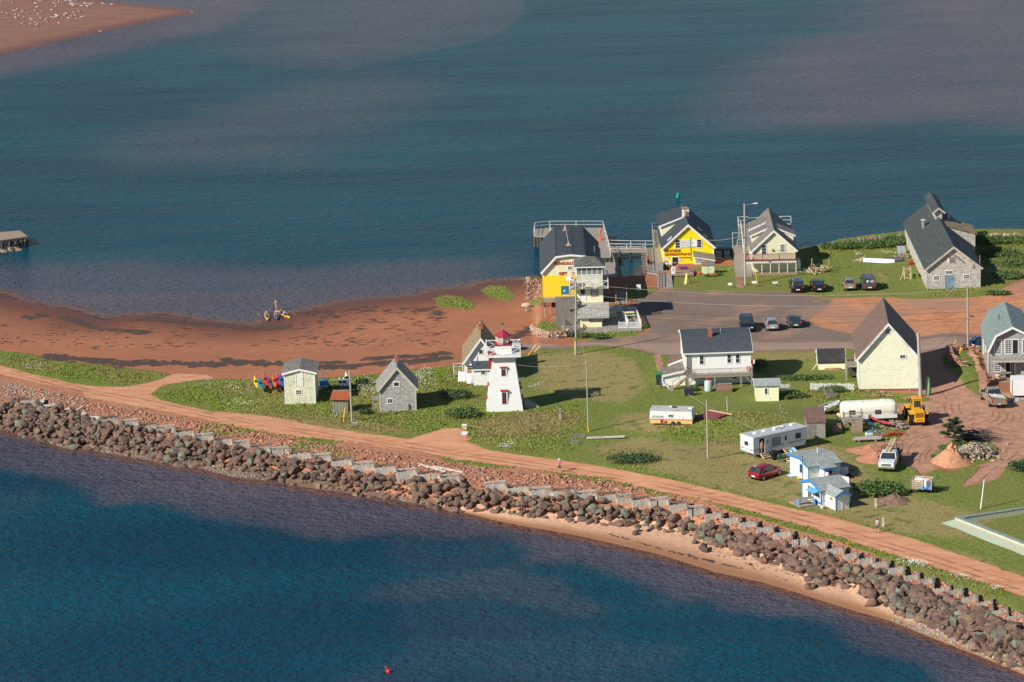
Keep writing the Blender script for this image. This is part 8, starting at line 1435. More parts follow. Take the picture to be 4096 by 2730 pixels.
M().beam((pD[1],0,pD[2]-.3),(pD[1]+1.3,0,pD[2]+.0),.07).make('lamp_arm',Steel,pD[0].e); M().loft([[(pD[1]+1.2,-.1,pD[2]+.02),(pD[1]+1.2,.1,pD[2]+.02),(pD[1]+1.2,.1,pD[2]-.08),(pD[1]+1.2,-.1,pD[2]-.08)],[(pD[1]+1.9,-.14,pD[2]+.04),(pD[1]+1.9,.14,pD[2]+.04),(pD[1]+1.9,.14,pD[2]-.06),(pD[1]+1.9,-.14,pD[2]-.06)]]).make('lamp_head',White,pD[0].e); M().bx(-.6,.7,-.25,-.15,pD[2]-4.9,pD[2]-4.8).make('crossarm',Post,pD[0].e)
pE=pole(*q5(1632,690),*q5(1624,8),'tall utility pole by the rock wall between big barn and gambrel house',.15); M().bx(.2,.8,-.15,0,pE[2]-3.9,pE[2]-3.75).make('splice_box',DarkM,pE[0].e); pF=pole(*q5(1092,1240),*q5(1063,522),'thick bleached crooked pole at the right corner of the pale yellow barn',.26,mt=mat('bleached log',(.40,.38,.35),wear=.4)); pG=pole(*q6(92,812),*q4(765,1245),'greenish pole on the dry grass left of the travel trailer',.13)
pole(*q6(317,275),*q4(992,1212),'short grey post behind the maroon platform',.12,name='wooden_post'); pole(*q7(1365,1272),*q7(1405,965),'leaning white flaking post left of the concrete basin',.11,mt=mat('flaking white post',(.62,.63,.58),wear=.5,wc=(.35,.38,.33)),name='wooden_post')
yg=mat('yellow guy guard',(.80,.50,.02),'plain',.5,.1)
for a,b,lab in ((a5(1872,1312),a5(1900,1050),'yellow guy wire guard leaning by the privy'),(a1(738,1568),a1(742,1380),'yellow guy guard at the foot of the pole in front of the terrace'),(q8(1262,605),q8(1372,450),'thick yellow guy guard by the road right of the lighthouse'),(q8(1285,600),q8(1432,478),'thin pale yellow guy guard crossing the thick one'),((2355,1728),(2350,1690),'yellow guard at the foot of the slim lawn pole'),(q2(1622,1275),q2(1578,1090),'yellow guy guard slanting in front of the balcony house'),(q5(1460,692),q5(1492,598),'tall yellow guard slanting over the rock wall by the driveway'),(q5(1538,752),q5(1550,680),'short yellow guard on the rock wall beside the tall one')):
    f=Fr('guy_guard',lab,'guy wire guard',a,ang=0); x,z=f.f(*b); M().cyl((0,0,0),(x,0,z),.06,n=6).make('guard',yg,f.e)
def wire(p,q,sag,label,mt=None,r=.018,name='overhead_wire'):
    p,q=Vector(p),Vector(q); e=empty(name,p,0,label,'wire','overhead wires'); L=[]
    for i in range(15): t=i/14; v=(p.lerp(q,t)-p); v.z-=sag*4*t*(1-t); L.append(v)
    M().tube(L,r,4).make('cable',mt or DarkM,e)
top=lambda P,dz,dx=0:P[0].wr(P[1]+dx,0,P[2]-dz); wl=mat('pale weathered wire',(.40,.38,.34))
wire(top(pB,.2),top(pE,.2),1.2,'highest pale wire from the look-out pole to the driveway pole',wl,.022); wire(top(pB,1.6),top(pE,1.5),1.3,'second pale wire from the look-out pole to the driveway pole',wl,.022); wire(top(pB,3.4),top(pE,3.2),1.,'upper dark wire from the look-out pole to the driveway pole'); wire(top(pB,4.4),top(pE,4.1),.9,'lower dark wire from the look-out pole to the driveway pole')
wire(top(pD,4.6),ks.wr(4.6,-.1,4.6),.5,'braided pale service wire from the lamp pole to the yellow shop',wl,.025); wire(top(pC,.3),lh.wr(4.,0,6.),.4,'thin wire from the slim lawn pole to the lighthouse',wl,.012); wire(top(pE,4.),yb.wr(7,.5,4.2),.8,'dark service wire from the driveway pole to the pale yellow barn'); wire(top(pB,3.),top(pC,.4),1.,'wire from the look-out pole down to the slim lawn pole',wl,.012); wire(top(pE,3.4),Vector((92,470,9)),.5,'dark wire leaving the driveway pole past the gambrel roof'); wire(top(pE,.3),Vector((95,475,9.5)),.4,'pale wire leaving the driveway pole to the right',wl); wire(Vector((*G(*q4(560,1210),2.3)[:2],2.6)),tt.wr(2.2,1,2.7),.3,'dashed line running from the lawn to the travel trailer roof',wl,.02); wire(top(pD,.6),bh.wr(.1,8,6.5),.3,'short wire from the lamp pole to the balcony house roof')
# signs
def sign(px,py,w,h,hh,label,txt=None,mt=None):
    f=Fr('small_sign',label,'sign',(px,py),ang=0); M().bx(-.03,.03,-.02,.02,0,hh).make('stake',Post,f.e); b=M().bx(-w/2,w/2,-.05,-.025,hh-h,hh).make('board',mt or SignW,f.e)
    if txt: text(b,txt,SignB,-w*.4,w*.4,hh-h*.75,hh-h*.3,off=-.05,c=.01,bold=.002)
    return f
sign(*q2(1245,1320),.6,.35,.75,'small white lawn sign left of the stepping stones'); sign(*q2(1570,1300),.7,.35,.8,'small white lawn sign below the balcony house'); sign(*q2(1850,1300),.75,.25,.7,'wide low white lawn sign near the black SUV'); sign(*a1(1795,670),.6,.8,1.6,'white notice sign on a stake in the grass by the inlet'); 
f=Fr('sandwich_board','white standing board with round emblem at the top of the shop ramp','sign',q2(455,1160),q2(508,1155),ang=0); h=f.f(*q2(480,1035))[1]; b=M().bx(0,f.w,0,.05,.05,h).make('board',SignW,f.e); M().cyl((f.w/2,-.01,h*.78),(f.w/2,-.03,h*.78),f.w*.22,n=14).make('emblem',mat('grey print',(.25,.27,.28)),b); M().bx(f.w*.15,f.w*.85,-.02,-.005,h*.5,h*.54).bx(f.w*.15,f.w*.85,-.02,-.005,h*.6,h*.64).each('print_line',mat('grey print',(.25,.27,.28)),b)
f=Fr('a_frame_sign','pale yellow A-frame sign on the shop lawn','sign',q2(625,1270),ang=0); M().add([(0,0,0),(.35,0,0),(.55,.45,1.5),(.3,.45,1.5),(0,.04,0),(.35,.04,0),(.55,.49,1.5),(.3,.49,1.5)],BF).make('panel',mat('pale yellow board',(.75,.70,.25)),f.e); M().beam((.45,.45,1.5),(1.1,.9,0),.07).beam((.4,.45,1.5),(.7,.9,0),.07).each('leg',LWood,f.e)
# stepping paths
for zc,P,lab,n in ((q2,[(1355,1160),(1375,1230),(1382,1305)],'red brick garden path to the balcony house boardwalk',16),(a4,[(130,620),(160,740),(195,900),(215,990)],'narrow red flagstone path left of the white house',22),(a3,[(570,1240),(575,1180),(560,1100)],'flight of red stone steps rising beside the gambrel house deck',12)):
    e=empty('stone_path',hit(*zc(*P[0])),0,lab,'path'); O=e.location.copy(); Q=[hit(*zc(*p)) for p in P]; r=random.Random(3); m=M()
    for i in range(n):
        t=i/(n-1)*(len(Q)-1); j=min(int(t),len(Q)-2); p=Q[j].lerp(Q[j+1],t-j)-O; w=.42; z=p.z+.02+(i*.13 if 'flight' in lab else 0); m.bx(p.x-w*r.uniform(.8,1.3),p.x+w*r.uniform(.8,1.3),p.y-.3,p.y+.28,z-.2,z+.04)
    m.make('slabs',Stone,e)
wall_curve('rock_wall','red sandstone rock wall along the left side of the driveway bank',[a3(*p) for p in [(120,720),(150,800),(190,860),(250,900),(320,900)]],1.1,Stone,6,.9,4,.8); wall_curve('rock_edging','row of red sandstone blocks between grassy bank and gambrel house',[a3(*p) for p in [(400,740),(470,800),(500,900),(530,980),(560,1060)]],.55,Stone,7,.8,2,.7); wall_curve('rock_bank','red sandstone blocks at the top of the driveway bank by the pole',[a3(*p) for p in [(190,690),(280,690),(400,690),(510,715)]],.8,Stone,8,.7,3,.7)
f=Fr('flagstone','tilted pale flagstone leaning on the driveway rock wall','stone slab',a3(345,900),ang=20); M().add([(-.6,0,0),(.5,0,.0),(.65,.7,.5),(-.4,.7,.5),(-.6,.08,0),(.5,.08,0),(.65,.78,.5),(-.4,.78,.5)],BF).make('slab',StoneP,f.e)
# dirt and rock heaps
def mound(name,label,cat,px,py,rx,ry,h,cols,seed=1,sub=None):
    p=hit(px,py); e=empty(name,p,0,label,cat); n,mm=40,14; m=M(); rg=[]
    for k in range(mm+1):
        t=k/mm; rg.append([(rx*t*math.cos(2*PI*i/n)*(1+.16*(vn(i*.35,seed,1,seed)-.5)),ry*t*math.sin(2*PI*i/n)*(1+.16*(vn(i*.35,seed,1,seed)-.5)),h*(1-t)**1.15*(1+.5*(float(vn(i*.6+k,k*.7,1,seed))-.5))-.03) for i in range(n)])
    m.loft(rg,False); mt_,nt,ns,ls,b=nodes(name+' material'); n_=N(nt); k=n_.noise(n_.co(),3,6,.7); n_.put(b.inputs['Base Color'],n_.mix(n_.ramp(k,.3,.7),*cols)); b.inputs['Roughness'].default_value=.95; n_.put(b.inputs['Normal'],n_.bump(k,.8,.12)); m.make('heap',mt_,e,True); return e
mound('dirt_pile','tall cone of loose red dirt in front of the pine tree','dirt pile',*q7(1065,775),2.45,3.2,2.05,((.40,.18,.10),(.58,.30,.17)),2); mound('dirt_pile','low red dirt mound behind the white flatbed truck, farther one','dirt pile',*q7(215,660),3.2,2.4,.65,((.36,.15,.085),(.48,.23,.13)),3); mound('dirt_pile','rounded red dirt mound left of the flatbed truck cab','dirt pile',*q7(290,750),2.7,2.5,1.0,((.36,.15,.085),(.48,.23,.13)),4); mound('mulch_heap','brown heap of bark mulch at the right foot of the big shrub','mulch heap',*q7(460,1190),2.1,1.7,.9,((.12,.07,.05),(.26,.16,.11)),5)
def pile():
    f=Fr('firewood_pile','large heap of split firewood at the right of the pine','firewood',q7(1310,690),ang=0); r=random.Random(9); cols=[LWood,mat('split grey log',(.36,.31,.25)),mat('brown log bark',(.14,.10,.08))]; ms=[M(),M(),M()]
    for i in range(430):
        x,y=r.gauss(0,1.25),r.gauss(0,1.6); z=max(.1,1.35*(1-min(1,math.hypot(x/2.9,(y)/3.8))))*r.uniform(.55,1.); a=r.uniform(0,PI); t=r.uniform(-.6,.6); d=Vector((math.cos(a)*math.cos(t),math.sin(a)*math.cos(t),math.sin(t)))*.24; ms[i%3].beam(Vector((x,y,z))-d,Vector((x,y,z))+d,.17*r.uniform(.7,1.3),.13)
    for m,c in zip(ms,cols): m.make('logs',c,f.e)
    f=Fr('brush_pile','dark tangle of poles and scrap behind the firewood heap','brush',q7(1290,560),ang=0); m=M(); r=random.Random(10)
    for i in range(120): x,y=r.gauss(0,1.1),r.gauss(0,.8); z=r.uniform(.1,1.3); a=r.gauss(-.2,.5); d=Vector((math.cos(a),math.sin(a),r.uniform(-.25,.15)))*r.uniform(.3,1.2); m.beam(Vector((x,y,z))-d,Vector((x,y,z))+d,.06)
    m.make('poles',mat('charred wood',(.05,.045,.045),wear=.4,wc=(.15,.12,.1)),f.e); f=Fr('bent_metal','rusty upright metal frame and hook on the brush heap','scrap metal',q7(1350,500),ang=0); m=M().beam((-.9,0,0),(-.75,0,1.6),.06).beam((-.75,0,1.6),(-.45,0,1.5),.06).beam((0,0,0),(0,0,.9),.05).beam((0,0,.9),(.5,0,.7),.05).beam((.5,0,.7),(.5,0,0),.05); m.make('frame',Rust,f.e)
pile()
# hay-rack trailer with white load
def cart():
    f=Fr('slatted_cart','two wheeled wooden slatted cart with blue tarp and white bundle on the grass','cart',q7(640,1110),ang=-16); e=f.e; w,d=2.3,1.7; M().bx(0,w,0,d,.55,.65).make('floor',Post,e)
    for nm,A in (('front_slats',[(0,0),(1.35,0)]),('side_slats',[(0,0),(0,d)]),('side_slats',[(w,0),(w,d)]),('back_slats',[(0,d),(w,d)])):
        m=M(); a,b=Vector((*A[0],.65)),Vector((*A[1],.65))
        for k in range(5): m.beam(a+Vector((0,0,.12+k*.2)),b+Vector((0,0,.12+k*.2)),.03,.12)
        for t in (0,.5,1): p=a.lerp(b,t); m.bx(p.x-.05,p.x+.05,p.y-.05,p.y+.05,.5,1.75)
        m.make(nm,mat('pale slat wood',(.46,.38,.30)),e)
    for s,x in ((0,-.14),(1,w+.02)): k=M().cyl((x,d*.4,.33),(x+.14,d*.4,.33),.33,n=16).make('wheel',Tyre,e); M().cyl((x-.01,d*.4,.33),(x+.15,d*.4,.33),.17,n=12).make('rim',Orange,k)
    t=Fr('white_bundle','long white panel bundle lying in the slatted cart','bundle',q7(740,1060),ang=0); t.e.location=f.wr(1.15,.7,.66); t.e.rotation_euler=(0,0,R_(-50)); M().bx(-.9,.9,-.35,.35,0.05,.95).make('bundle',White,t.e,bevel=.05)
    t=Fr('tarp','crumpled blue tarp spilling from the front of the slatted cart','tarp',q7(790,1110),ang=0); t.e.location=f.wr(1.7,.15,.66); r=random.Random(3); m=M(); g=[[(-.55+.14*i,-.3+.12*j,.22+.18*r.random()-(.35 if j<2 else 0)*(1-j/2)) for i in range(9)] for j in range(7)]; m.loft(g,False,False); m.make('tarp',BlueTarp,t.e)
cart()
# concrete basin
def basin():
    f=Fr('concrete_basin','low pale green concrete basin with cream rim cut by the right photo edge','basin',q7(1095,1400),ang=0,z=2.3); g=lambda u,v,z=0.:Vector((*f.g(*q7(u,v),z),z)); zt=.75
    A=g(1098,1362,zt);B=g(1900,1240,zt);C_=g(1960,1700,zt); 
    dl=(B-A).normalized(); dr=(C_-A).normalized(); A2=A+dl*12; A3=A+dr*16
    def band(P,Q,n,o0,o1,z0,z1,nm,mt):
        m=M().add([P+n*o0+Vector((0,0,z0)),Q+n*o0+Vector((0,0,z0)),Q+n*o1+Vector((0,0,z0)),P+n*o1+Vector((0,0,z0)),P+n*o0+Vector((0,0,z1)),Q+n*o0+Vector((0,0,z1)),Q+n*o1+Vector((0,0,z1)),P+n*o1+Vector((0,0,z1))],BG); return m.make(nm,mt,f.e)
    gp=mat('peeling mint concrete',(.30,.42,.31),'plain',.8,.9,(.40,.34,.26),sc=1.2); rim=mat('cream rim stone',(.62,.60,.47),'wood',ax='y',wear=.3); top=mat('green grey rim top',(.25,.32,.28),'wood',ax='y',wear=.4)
    n1=Vector((-dl.y,dl.x,0)); n2=Vector((dr.y,-dr.x,0)); 
    if n2.y>0: n2=-n2
    if n1.y<0: n1=-n1
    up=Vector((0,0,0)); band(A,A2,n1,-.5,0,-.8,0,'rear_wall',rim); band(A,A2,n1,-.55,.03,.003,.05,'rear_cap',top); band(A,A3,n2,-.5,0,-.8,-.003,'front_wall',rim); band(A,A3,n2,-.55,.03,.053,.1,'front_cap',top)
    a,b=A+n2*.05,A3+n2*.05; o=n2*1.5; m=M().add([a+Vector((0,0,-.2)),b+Vector((0,0,-.2)),b+o+Vector((0,0,-.78)),a+o-dr*1.2+Vector((0,0,-.78)),a+Vector((0,0,-.95)),b+Vector((0,0,-.95)),b+o+Vector((0,0,-.95)),a+o-dr*1.2+Vector((0,0,-.95))],BF).make('sloping_apron',gp,f.e)
    c=[A+dl*1.2+dr*1.,A+dl*12+dr*.5,A+dl*12+dr*16,A+dr*16+dl*.8]; M().add([(p.x,p.y,-.02) for p in c],[(0,1,2,3)]).make('inner_floor',mat('basin floor sand',(.40,.24,.16),'plain',wear=.5),f.e)
    c=[A+dl*3+dr*3.2,A+dl*6.5+dr*2.4,A+dl*7+dr*7,A+dl*3.4+dr*8]; M().add([(p.x,p.y,.0) for p in c],[(0,1,2,3)]).make('inner_lawn',mat('basin lawn',(.10,.14,.03),'plain',.9,.5,(.20,.17,.07)),f.e)
basin()
# white box trailer at right edge
f=Fr('white_trailer','white box trailer standing beside the gambrel house deck at the photo edge','trailer',a3(935,1290),ang=-3); z=f.f(*a3(920,1075))[1]; M().bx(0,4.5,0,2.6,.25,z).make('box',White,f.e); M().bx(-.03,0.05,-.03,.03,.2,z+.02).make('corner_trim',Steel,f.e); M().cyl((1.,.02,.28),(1.,.25,.28),.28,n=14).make('wheel',Tyre,f.e)
heap('scrap_heap','grey scrap and sheeting heaped in front of the white trailer','scrap',*a3(985,1330),'scrap',22,1.1,.6,.5,mat('pale scrap',(.45,.45,.43)),.8,12,.16)
# junk in front of the caravan
f=Fr('timber_platform','tall rickety grey timber platform frame in front of the cream caravan','platform',a2(835,640),ang=0); e=f.e; x1=f.f(*a2(1190,640))[0]; zp=f.f(*a2(900,500))[1]; zt=f.f(*a2(900,330))[1]; M().bx(-.25,x1,0,1.6,zp-.1,zp).make('floor',Post,e); M().bx(-.08,.08,-.05,.1,0,zt).bx(x1-.15,x1,0,.12,0,zt).bx(-.08,.08,1.4,1.55,0,zp+.9).bx(x1-.15,x1,1.4,1.55,0,zt).bx(.85,.95,-.02,.08,zp,zt).each('post',Post,e); M().beam((0,0,zt-.1),(x1*.95,0,zt-.05),.09).beam((0,0,zp+.5),(.9,0,zp+.5),.08).beam((x1-.1,0,zt-.1),(x1-.1,1.5,zt-.1),.08).beam((.1,-.03,.9),(.9,-.03,.05),.1).each('brace',Post,e)
f=Fr('block_chimney','open square chimney of brown concrete blocks below the platform','block stack',a2(990,715),a2(1180,700),ang=0); w=f.w; h=f.f(*a2(1080,545))[1]; bk=mat('brown concrete block',(.34,.25,.19),'shingle',rows=.2,sc=1.4,wear=.2); M().bx(0,w,0,.15,-.1,h).bx(0,w,w-.15,w,-.1,h).bx(0,.15,.151,w-.151,-.1,h).bx(w-.15,w,.151,w-.151,-.1,h).make('blocks',bk,f.e)
f=Fr('wooden_crate','stack of brown wooden fish boxes between plywood shed and caravan','box stack',a2(622,715),a2(782,705),ang=0); w=f.w; h=f.f(*a2(700,585))[1]; M().bx(0,w,0,1.,0,h*.33).bx(.02,w-.02,.02,.98,h*.34,h*.66).bx(0,w,0,1,h*.67,h).each('box',mat('fish box wood',(.36,.22,.14),wear=.3),f.e); M().bx(-.1,w,-.02,1.1,h+.003,h+.06).make('lid',mat('brown felt roof',(.2,.12,.09)),f.e)
for i,u in enumerate((712,735)):
    g=Fr('gas_bottle',('left small red topped gas bottle beside the caravan nose','right cream gas bottle beside the caravan nose')[i],'gas bottle',a2(u,492),ang=0); M().lathe([(.1,0),(.17,.05),(.17,.75),(.08,.9),(.06,1.)],12).make('bottle',Plastic,g.e,True); M().lathe([(.07,1.),(.07,1.1)],8).make('cap',RedT,g.e)
kayak('old_kayak','faded red kayak lying on the junk heap in front of the caravan',hit(*a2(1510,640))+Vector((0,.3,.75)),-42,('faded red kayak',(.55,.06,.09),'plain',.4,.3,(.5,.2,.2)),3.,.75,seats=1,tilt=R_(8)); kayak('old_canoe','navy blue and white canoe leaning by the block chimney',hit(*a2(1270,620))+Vector((0,.3,.5)),-55,('navy canoe',(.03,.05,.16),'plain',.4,.3,(.5,.5,.55)),3.2,.7,seats=1,tilt=R_(10))
heap('plank_heap','long heap of brown lumber scraps in front of the caravan skirt','lumber',*a2(1760,600),'planks',60,2.,.9,.95,mat('mixed brown scrap wood',(.30,.21,.15),wear=.5,wc=(.42,.36,.28)),1.5,13,.11); heap('stump_heap','grey log ends and stumps at the right end of the lumber heap','logs',*a2(1900,640),'logs',16,.8,.5,.7,Post,.9,14,.2); heap('garden_junk','green and grey tangle of junk under the red kayak','junk',*a2(1400,700),'junk',40,1.,.6,.6,mat('green grey junk',(.10,.15,.12),wear=.6,wc=(.35,.38,.36)),.7,15,.12); heap('rusty_machinery','red and orange rusty farm implement below the lumber heap','machinery',*a2(1750,760),'frame',20,1.7,.5,.5,mat('red implement paint',(.42,.06,.03),wear=.4,wc=(.2,.07,.04)),1.5,16,.12)
f=Fr('generator','pale mint green wheeled machine with blue top at the front of the junk','machine',a2(1240,830),ang=4); M().bx(0,.95,0,.6,.2,.7).make('housing',mat('mint machine paint',(.45,.58,.50)),f.e,bevel=.06); M().bx(.15,.75,.1,.5,.72,.82).make('top',BlueT,f.e); M().bx(.1,.85,-.12,0,.15,.5).make('front_panel',mat('bamboo',(.45,.38,.25)),f.e); M().cyl((-.08,.1,.15),(0,.1,.15),.15).cyl((.95,.1,.15),(1.03,.1,.15),.15).each('wheel',Black,f.e)
f=Fr('lawn_mower','old lawn mower with yellow wheels below the red implement','lawn mower',a2(1550,845),ang=5); M().bx(0,.5,0,.4,.12,.26).make('deck',Steel,f.e); M().bx(.12,.38,.1,.3,.26,.42).make('engine',DarkM,f.e)
for x in (-.06,.5): M().cyl((x,.02,.11),(x+.07,.02,.11),.11).make('wheel',yg,f.e)
M().beam((.05,.4,.2),(.05,.95,.85),.04).beam((.45,.4,.2),(.45,.95,.85),.04).beam((.05,.95,.85),(.45,.95,.85),.04).make('handlebar',Steel,f.e)
f=Fr('beam_stack','stack of long weathered planks on the grass below the junk','lumber',a2(985,900),ang=3)
for i in range(5): M().beam((0.1*i,.25*i,.3+.02*i),(3.4+.1*i-.5*(i==4),.25*i,.3+.02*i),.23,.07).make('plank',Timber if i%2 else Deck,f.e)
M().bx(.7,.9,-.1,1.2,0,.26).bx(2.7,2.9,-.1,1.2,0,.26).each('bearer',Post,f.e)
# boat on trailer, upturned boat and upper lot debris
def skiff(name,label,loc,ang,L,w,h,mt,over=False,open_=True,group=None):
    e=empty(name,loc,R_(ang),label,'boat',group); R=[]; n=12
    for i in range(n+1):
        t=i/n; x=(t-.5)*L; f=max(.04,min(1,(1-t)*2.6))**.55*(.88+.12*math.sin(PI*t)); zr=.18*t*t*h*2
        R.append([(x,-w/2*f,h+zr),(x,-w/2*f*.86,h*.45+zr*.6),(x,-w*.18*f,.05+zr*.8*t),(x,0,zr*.7*t),(x,w*.18*f,.05+zr*.8*t),(x,w/2*f*.86,h*.45+zr*.6),(x,w/2*f,h+zr)])
    M().loft(R,True,False).make('hull',mt,e,True)
    if open_:
        R2=[[(x*.97,y*.9,z+.03) for x,y,z in r] for r in R]; M().loft(R2,False,False).make('inside',mat('pale grey inside',(.62,.62,.58)),e,True); m=M()
        for k in range(n): 
            m.beam(R[k][0],R[k+1][0],.07,.05); m.beam(R[k][6],R[k+1][6],.07,.05)
        m.make('gunwale',White,e); M().bx(-L*.15,-L*.05,-w*.42,w*.42,h*.7,h*.76).bx(L*.12,L*.2,-w*.4,w*.4,h*.75,h*.8).each('thwart',White,e)
    if over: e.rotation_euler[0]=PI
    return e
up_=hit(*q3(915,755)); skiff('upturned_boat','long white boat lying keel up on the grass by the grey barn',up_+Vector((0,.5,.62)),-14,4.6,1.25,.5,mat('white boat paint',(.82,.82,.82),'plain',.4,.05),True,False)
f=Fr('boat_trailer','small red trailer under the white dinghy beside the caravan','trailer',a2(560,340),ang=52); M().beam((-1.1,-.4,.4),(1.,-.4,.4),.08).beam((-1.1,.4,.4),(1.,.4,.4),.08).beam((1.,-.4,.4),(2.,0,.4),.08).beam((1.,.4,.4),(2.,0,.4),.08).beam((-.9,-.7,.35),(-.9,.7,.35),.08).make('frame',RedT,f.e); M().cyl((-.5,-.75,.25),(-.5,-.62,.25),.25).cyl((-.5,.62,.25),(-.5,.75,.25),.25).each('wheel',Tyre,f.e)
skiff('white_dinghy','white sailing dinghy with mast lying aboard, on the small red trailer',f.e.location+Vector((0,0,.48)),50,3.9,1.6,.5,mat('white boat paint',(.8,.8,.8))); g=empty('mast',f.e.location+Vector((0,0,1.1)),R_(47),'dark mast laid across the white dinghy','mast'); M().cyl((-1.8,0,0),(2.2,0,.35),.045,n=6).make('spar',DarkM,g)
heap('wreck_timbers','broken tan timbers of an old boat hull at the left end of the white boat','wreck',*q3(760,730),'timbers',36,1.2,.8,.6,mat('wreck wood',(.44,.34,.26),wear=.4),1.3,20,.12); heap('barn_side_junk','heap of crates and boards against the left wall of the grey barn','junk',*q3(1150,700),'boards',44,1.,1.3,.9,mat('mixed brown scrap wood',(.3,.21,.15)),1.3,21,.12); heap('red_frame_scrap','red painted crossed frames leaning by the grey barn wall','scrap',*q3(1225,770),'frames',8,.5,.6,.8,RedT,1.5,22,.09)
f=Fr('dark_tarp','dark grey tarp spread on the grass behind the white boat','tarp',q3(1060,740),ang=-5); r=random.Random(4); M().loft([[(-1.5+.4*i,-.2+.5*j,.1+.15*r.random()) for i in range(8)] for j in range(6)],False,False).make('sheet',mat('dark tarp',(.10,.105,.115)),f.e); f=Fr('tin_sheet','pale corrugated tin sheet leaning on the scrap by the barn wall','tin sheet',q3(1140,665),ang=-5); M().add([(-.6,0,0),(.6,0,0),(.5,.7,1.1),(-.8,.7,1.1),(-.6,.04,0),(.6,.04,0),(.5,.74,1.1),(-.8,.74,1.1)],BF).make('sheet',Steel,f.e)
f=Fr('wooden_trestle','brown wooden trestle rack standing by the grey barn corner','trestle',q3(1165,918),ang=-3); x=f.f(*q3(1228,918))[0]; h=f.f(*q3(1195,792),1.)[1]
for xx in (0,x): M().bx(xx-.1,xx+.1,0,2.4,h-.45,h-.25).make('rail',LWood,f.e); 
M().bx(-.08,.08,0,.15,0,h-.25).bx(x-.08,x+.08,0,.15,0,h-.25).bx(-.08,.08,2.2,2.35,0,h-.25).bx(x-.08,x+.08,2.2,2.35,0,h-.25).each('leg',LWood,f.e); M().bx(.1,x-.1,.1,.2,.1,.2).bx(.1,x-.1,1.1,1.2,h-.4,h-.3).beam((-.1,.2,h-.4),(-.6,-.2,0),.08).each('brace',LWood,f.e)
f=Fr('hay_rake','old yellow wooden farm rake frame rusting on the lawn','farm machine',q3(325,850),ang=12); r=random.Random(6); m=M()
for i in range(26): a=Vector((r.uniform(-1.6,1.6),r.uniform(-1.,1.2),r.uniform(.1,.9))); t=r.uniform(0,PI); m.beam(a,a+Vector((math.cos(t)*r.uniform(.6,1.6),math.sin(t),r.uniform(-.3,.3))),.09)
m.beam((-1.2,-1.4,.1),(-1.7,.3,.8),.1).beam((-1.2,-1.4,.1),(-.5,.3,.8),.1).beam((-1.1,1,.2),(-.9,1,2.),.09).beam((1.4,.6,.2),(1.6,.6,2.1),.09); m.make('frame',mat('straw yellow wood',(.50,.38,.20),wear=.4),f.e)
for s in (-1.3,1.6): m=M(); [m.beam((s,math.cos(a)*.5,.5+math.sin(a)*.5),(s,math.cos(a+.45)*.5,.5+math.sin(a+.45)*.5),.06) for a in np.arange(0,6.28,.45)]; m.make('wheel',Rust,f.e)
# trailers by the poles
f=Fr('rack_trailer','small blue trailer with tall grey mast racks in front of the beach','trailer',a5(1400,735),a5(1630,725),ang=0); e=f.e; w=f.w; M().bx(.15,w-.15,.1,1.8,.35,.5).make('bed',mat('pale blue trailer',(.40,.50,.55)),e); M().bx(.25,w-.25,.5,1.7,.5,1.0).make('blue_box',BlueT,e,bevel=.08); h=f.f(*a5(1480,370),1.)[1]
for x in (.02,w-.12): M().cyl((x-.08,1.,.3),(x+.08,1.,.3),.3).make('wheel',Tyre,e)
M().beam((w*.42,1.,.5),(w*.42,1.,h),.09).beam((w*.55,1.,.5),(w*.48,1.,h*.8),.06).each('mast',Steel,e); M().bx(-.9,w+.35,.97,1.03,h-.05,h).bx(-.5,w+.4,1.2,1.26,h*.82,h*.82+.05).bx(-.4,w+.3,.6,.66,h*.6,h*.6+.05).bx(-.5,w+.4,.8,.86,h*.33,h*.33+.05).each('rack_arm',Steel,e); M().beam((0.3,-.0,.3),(w*.45,-.7,.3),.07).beam((w-.3,0,.3),(w*.45,-.7,.3),.07).each('drawbar',Steel,e)
f=Fr('float_trailer','trailer with three slim white and blue grey kayak floats pointing at the camera','trailer',a5(1800,760),a5(2010,750),ang=0); e=f.e; w=f.w; M().beam((0,.2,.35),(0,2.5,.35),.08).beam((w,.2,.35),(w,2.5,.35),.08).beam((0,.2,.35),(w,.2,.35),.08).beam((0,2.5,.35),(w,2.5,.35),.08).make('frame',Steel,e); M().cyl((-.1,1.2,.28),(.03,1.2,.28),.28).cyl((w-.03,1.2,.28),(w+.1,1.2,.28),.28).each('wheel',Tyre,e); bg=('blue grey float',(.42,.50,.55),'plain',.3,.1)
for i,(dx,dz,lab) in enumerate(((.1,.55,'left blue grey float'),(.62,.55,'middle blue grey float'),(1.2,.6,'right blue grey float'),(.95,1.15,'raised white float'))): kayak('kayak_float',lab+' stacked on the trailer behind the rusty privy',f.wr(dx,1.7,dz),-83,bg if i<3 else ('white float',(.8,.8,.8),'plain',.3),3.4,.5,'floats on the trailer',R_(6 if i<3 else 12),1,('white float',(.8,.8,.8),'plain',.3) if i<3 else None)
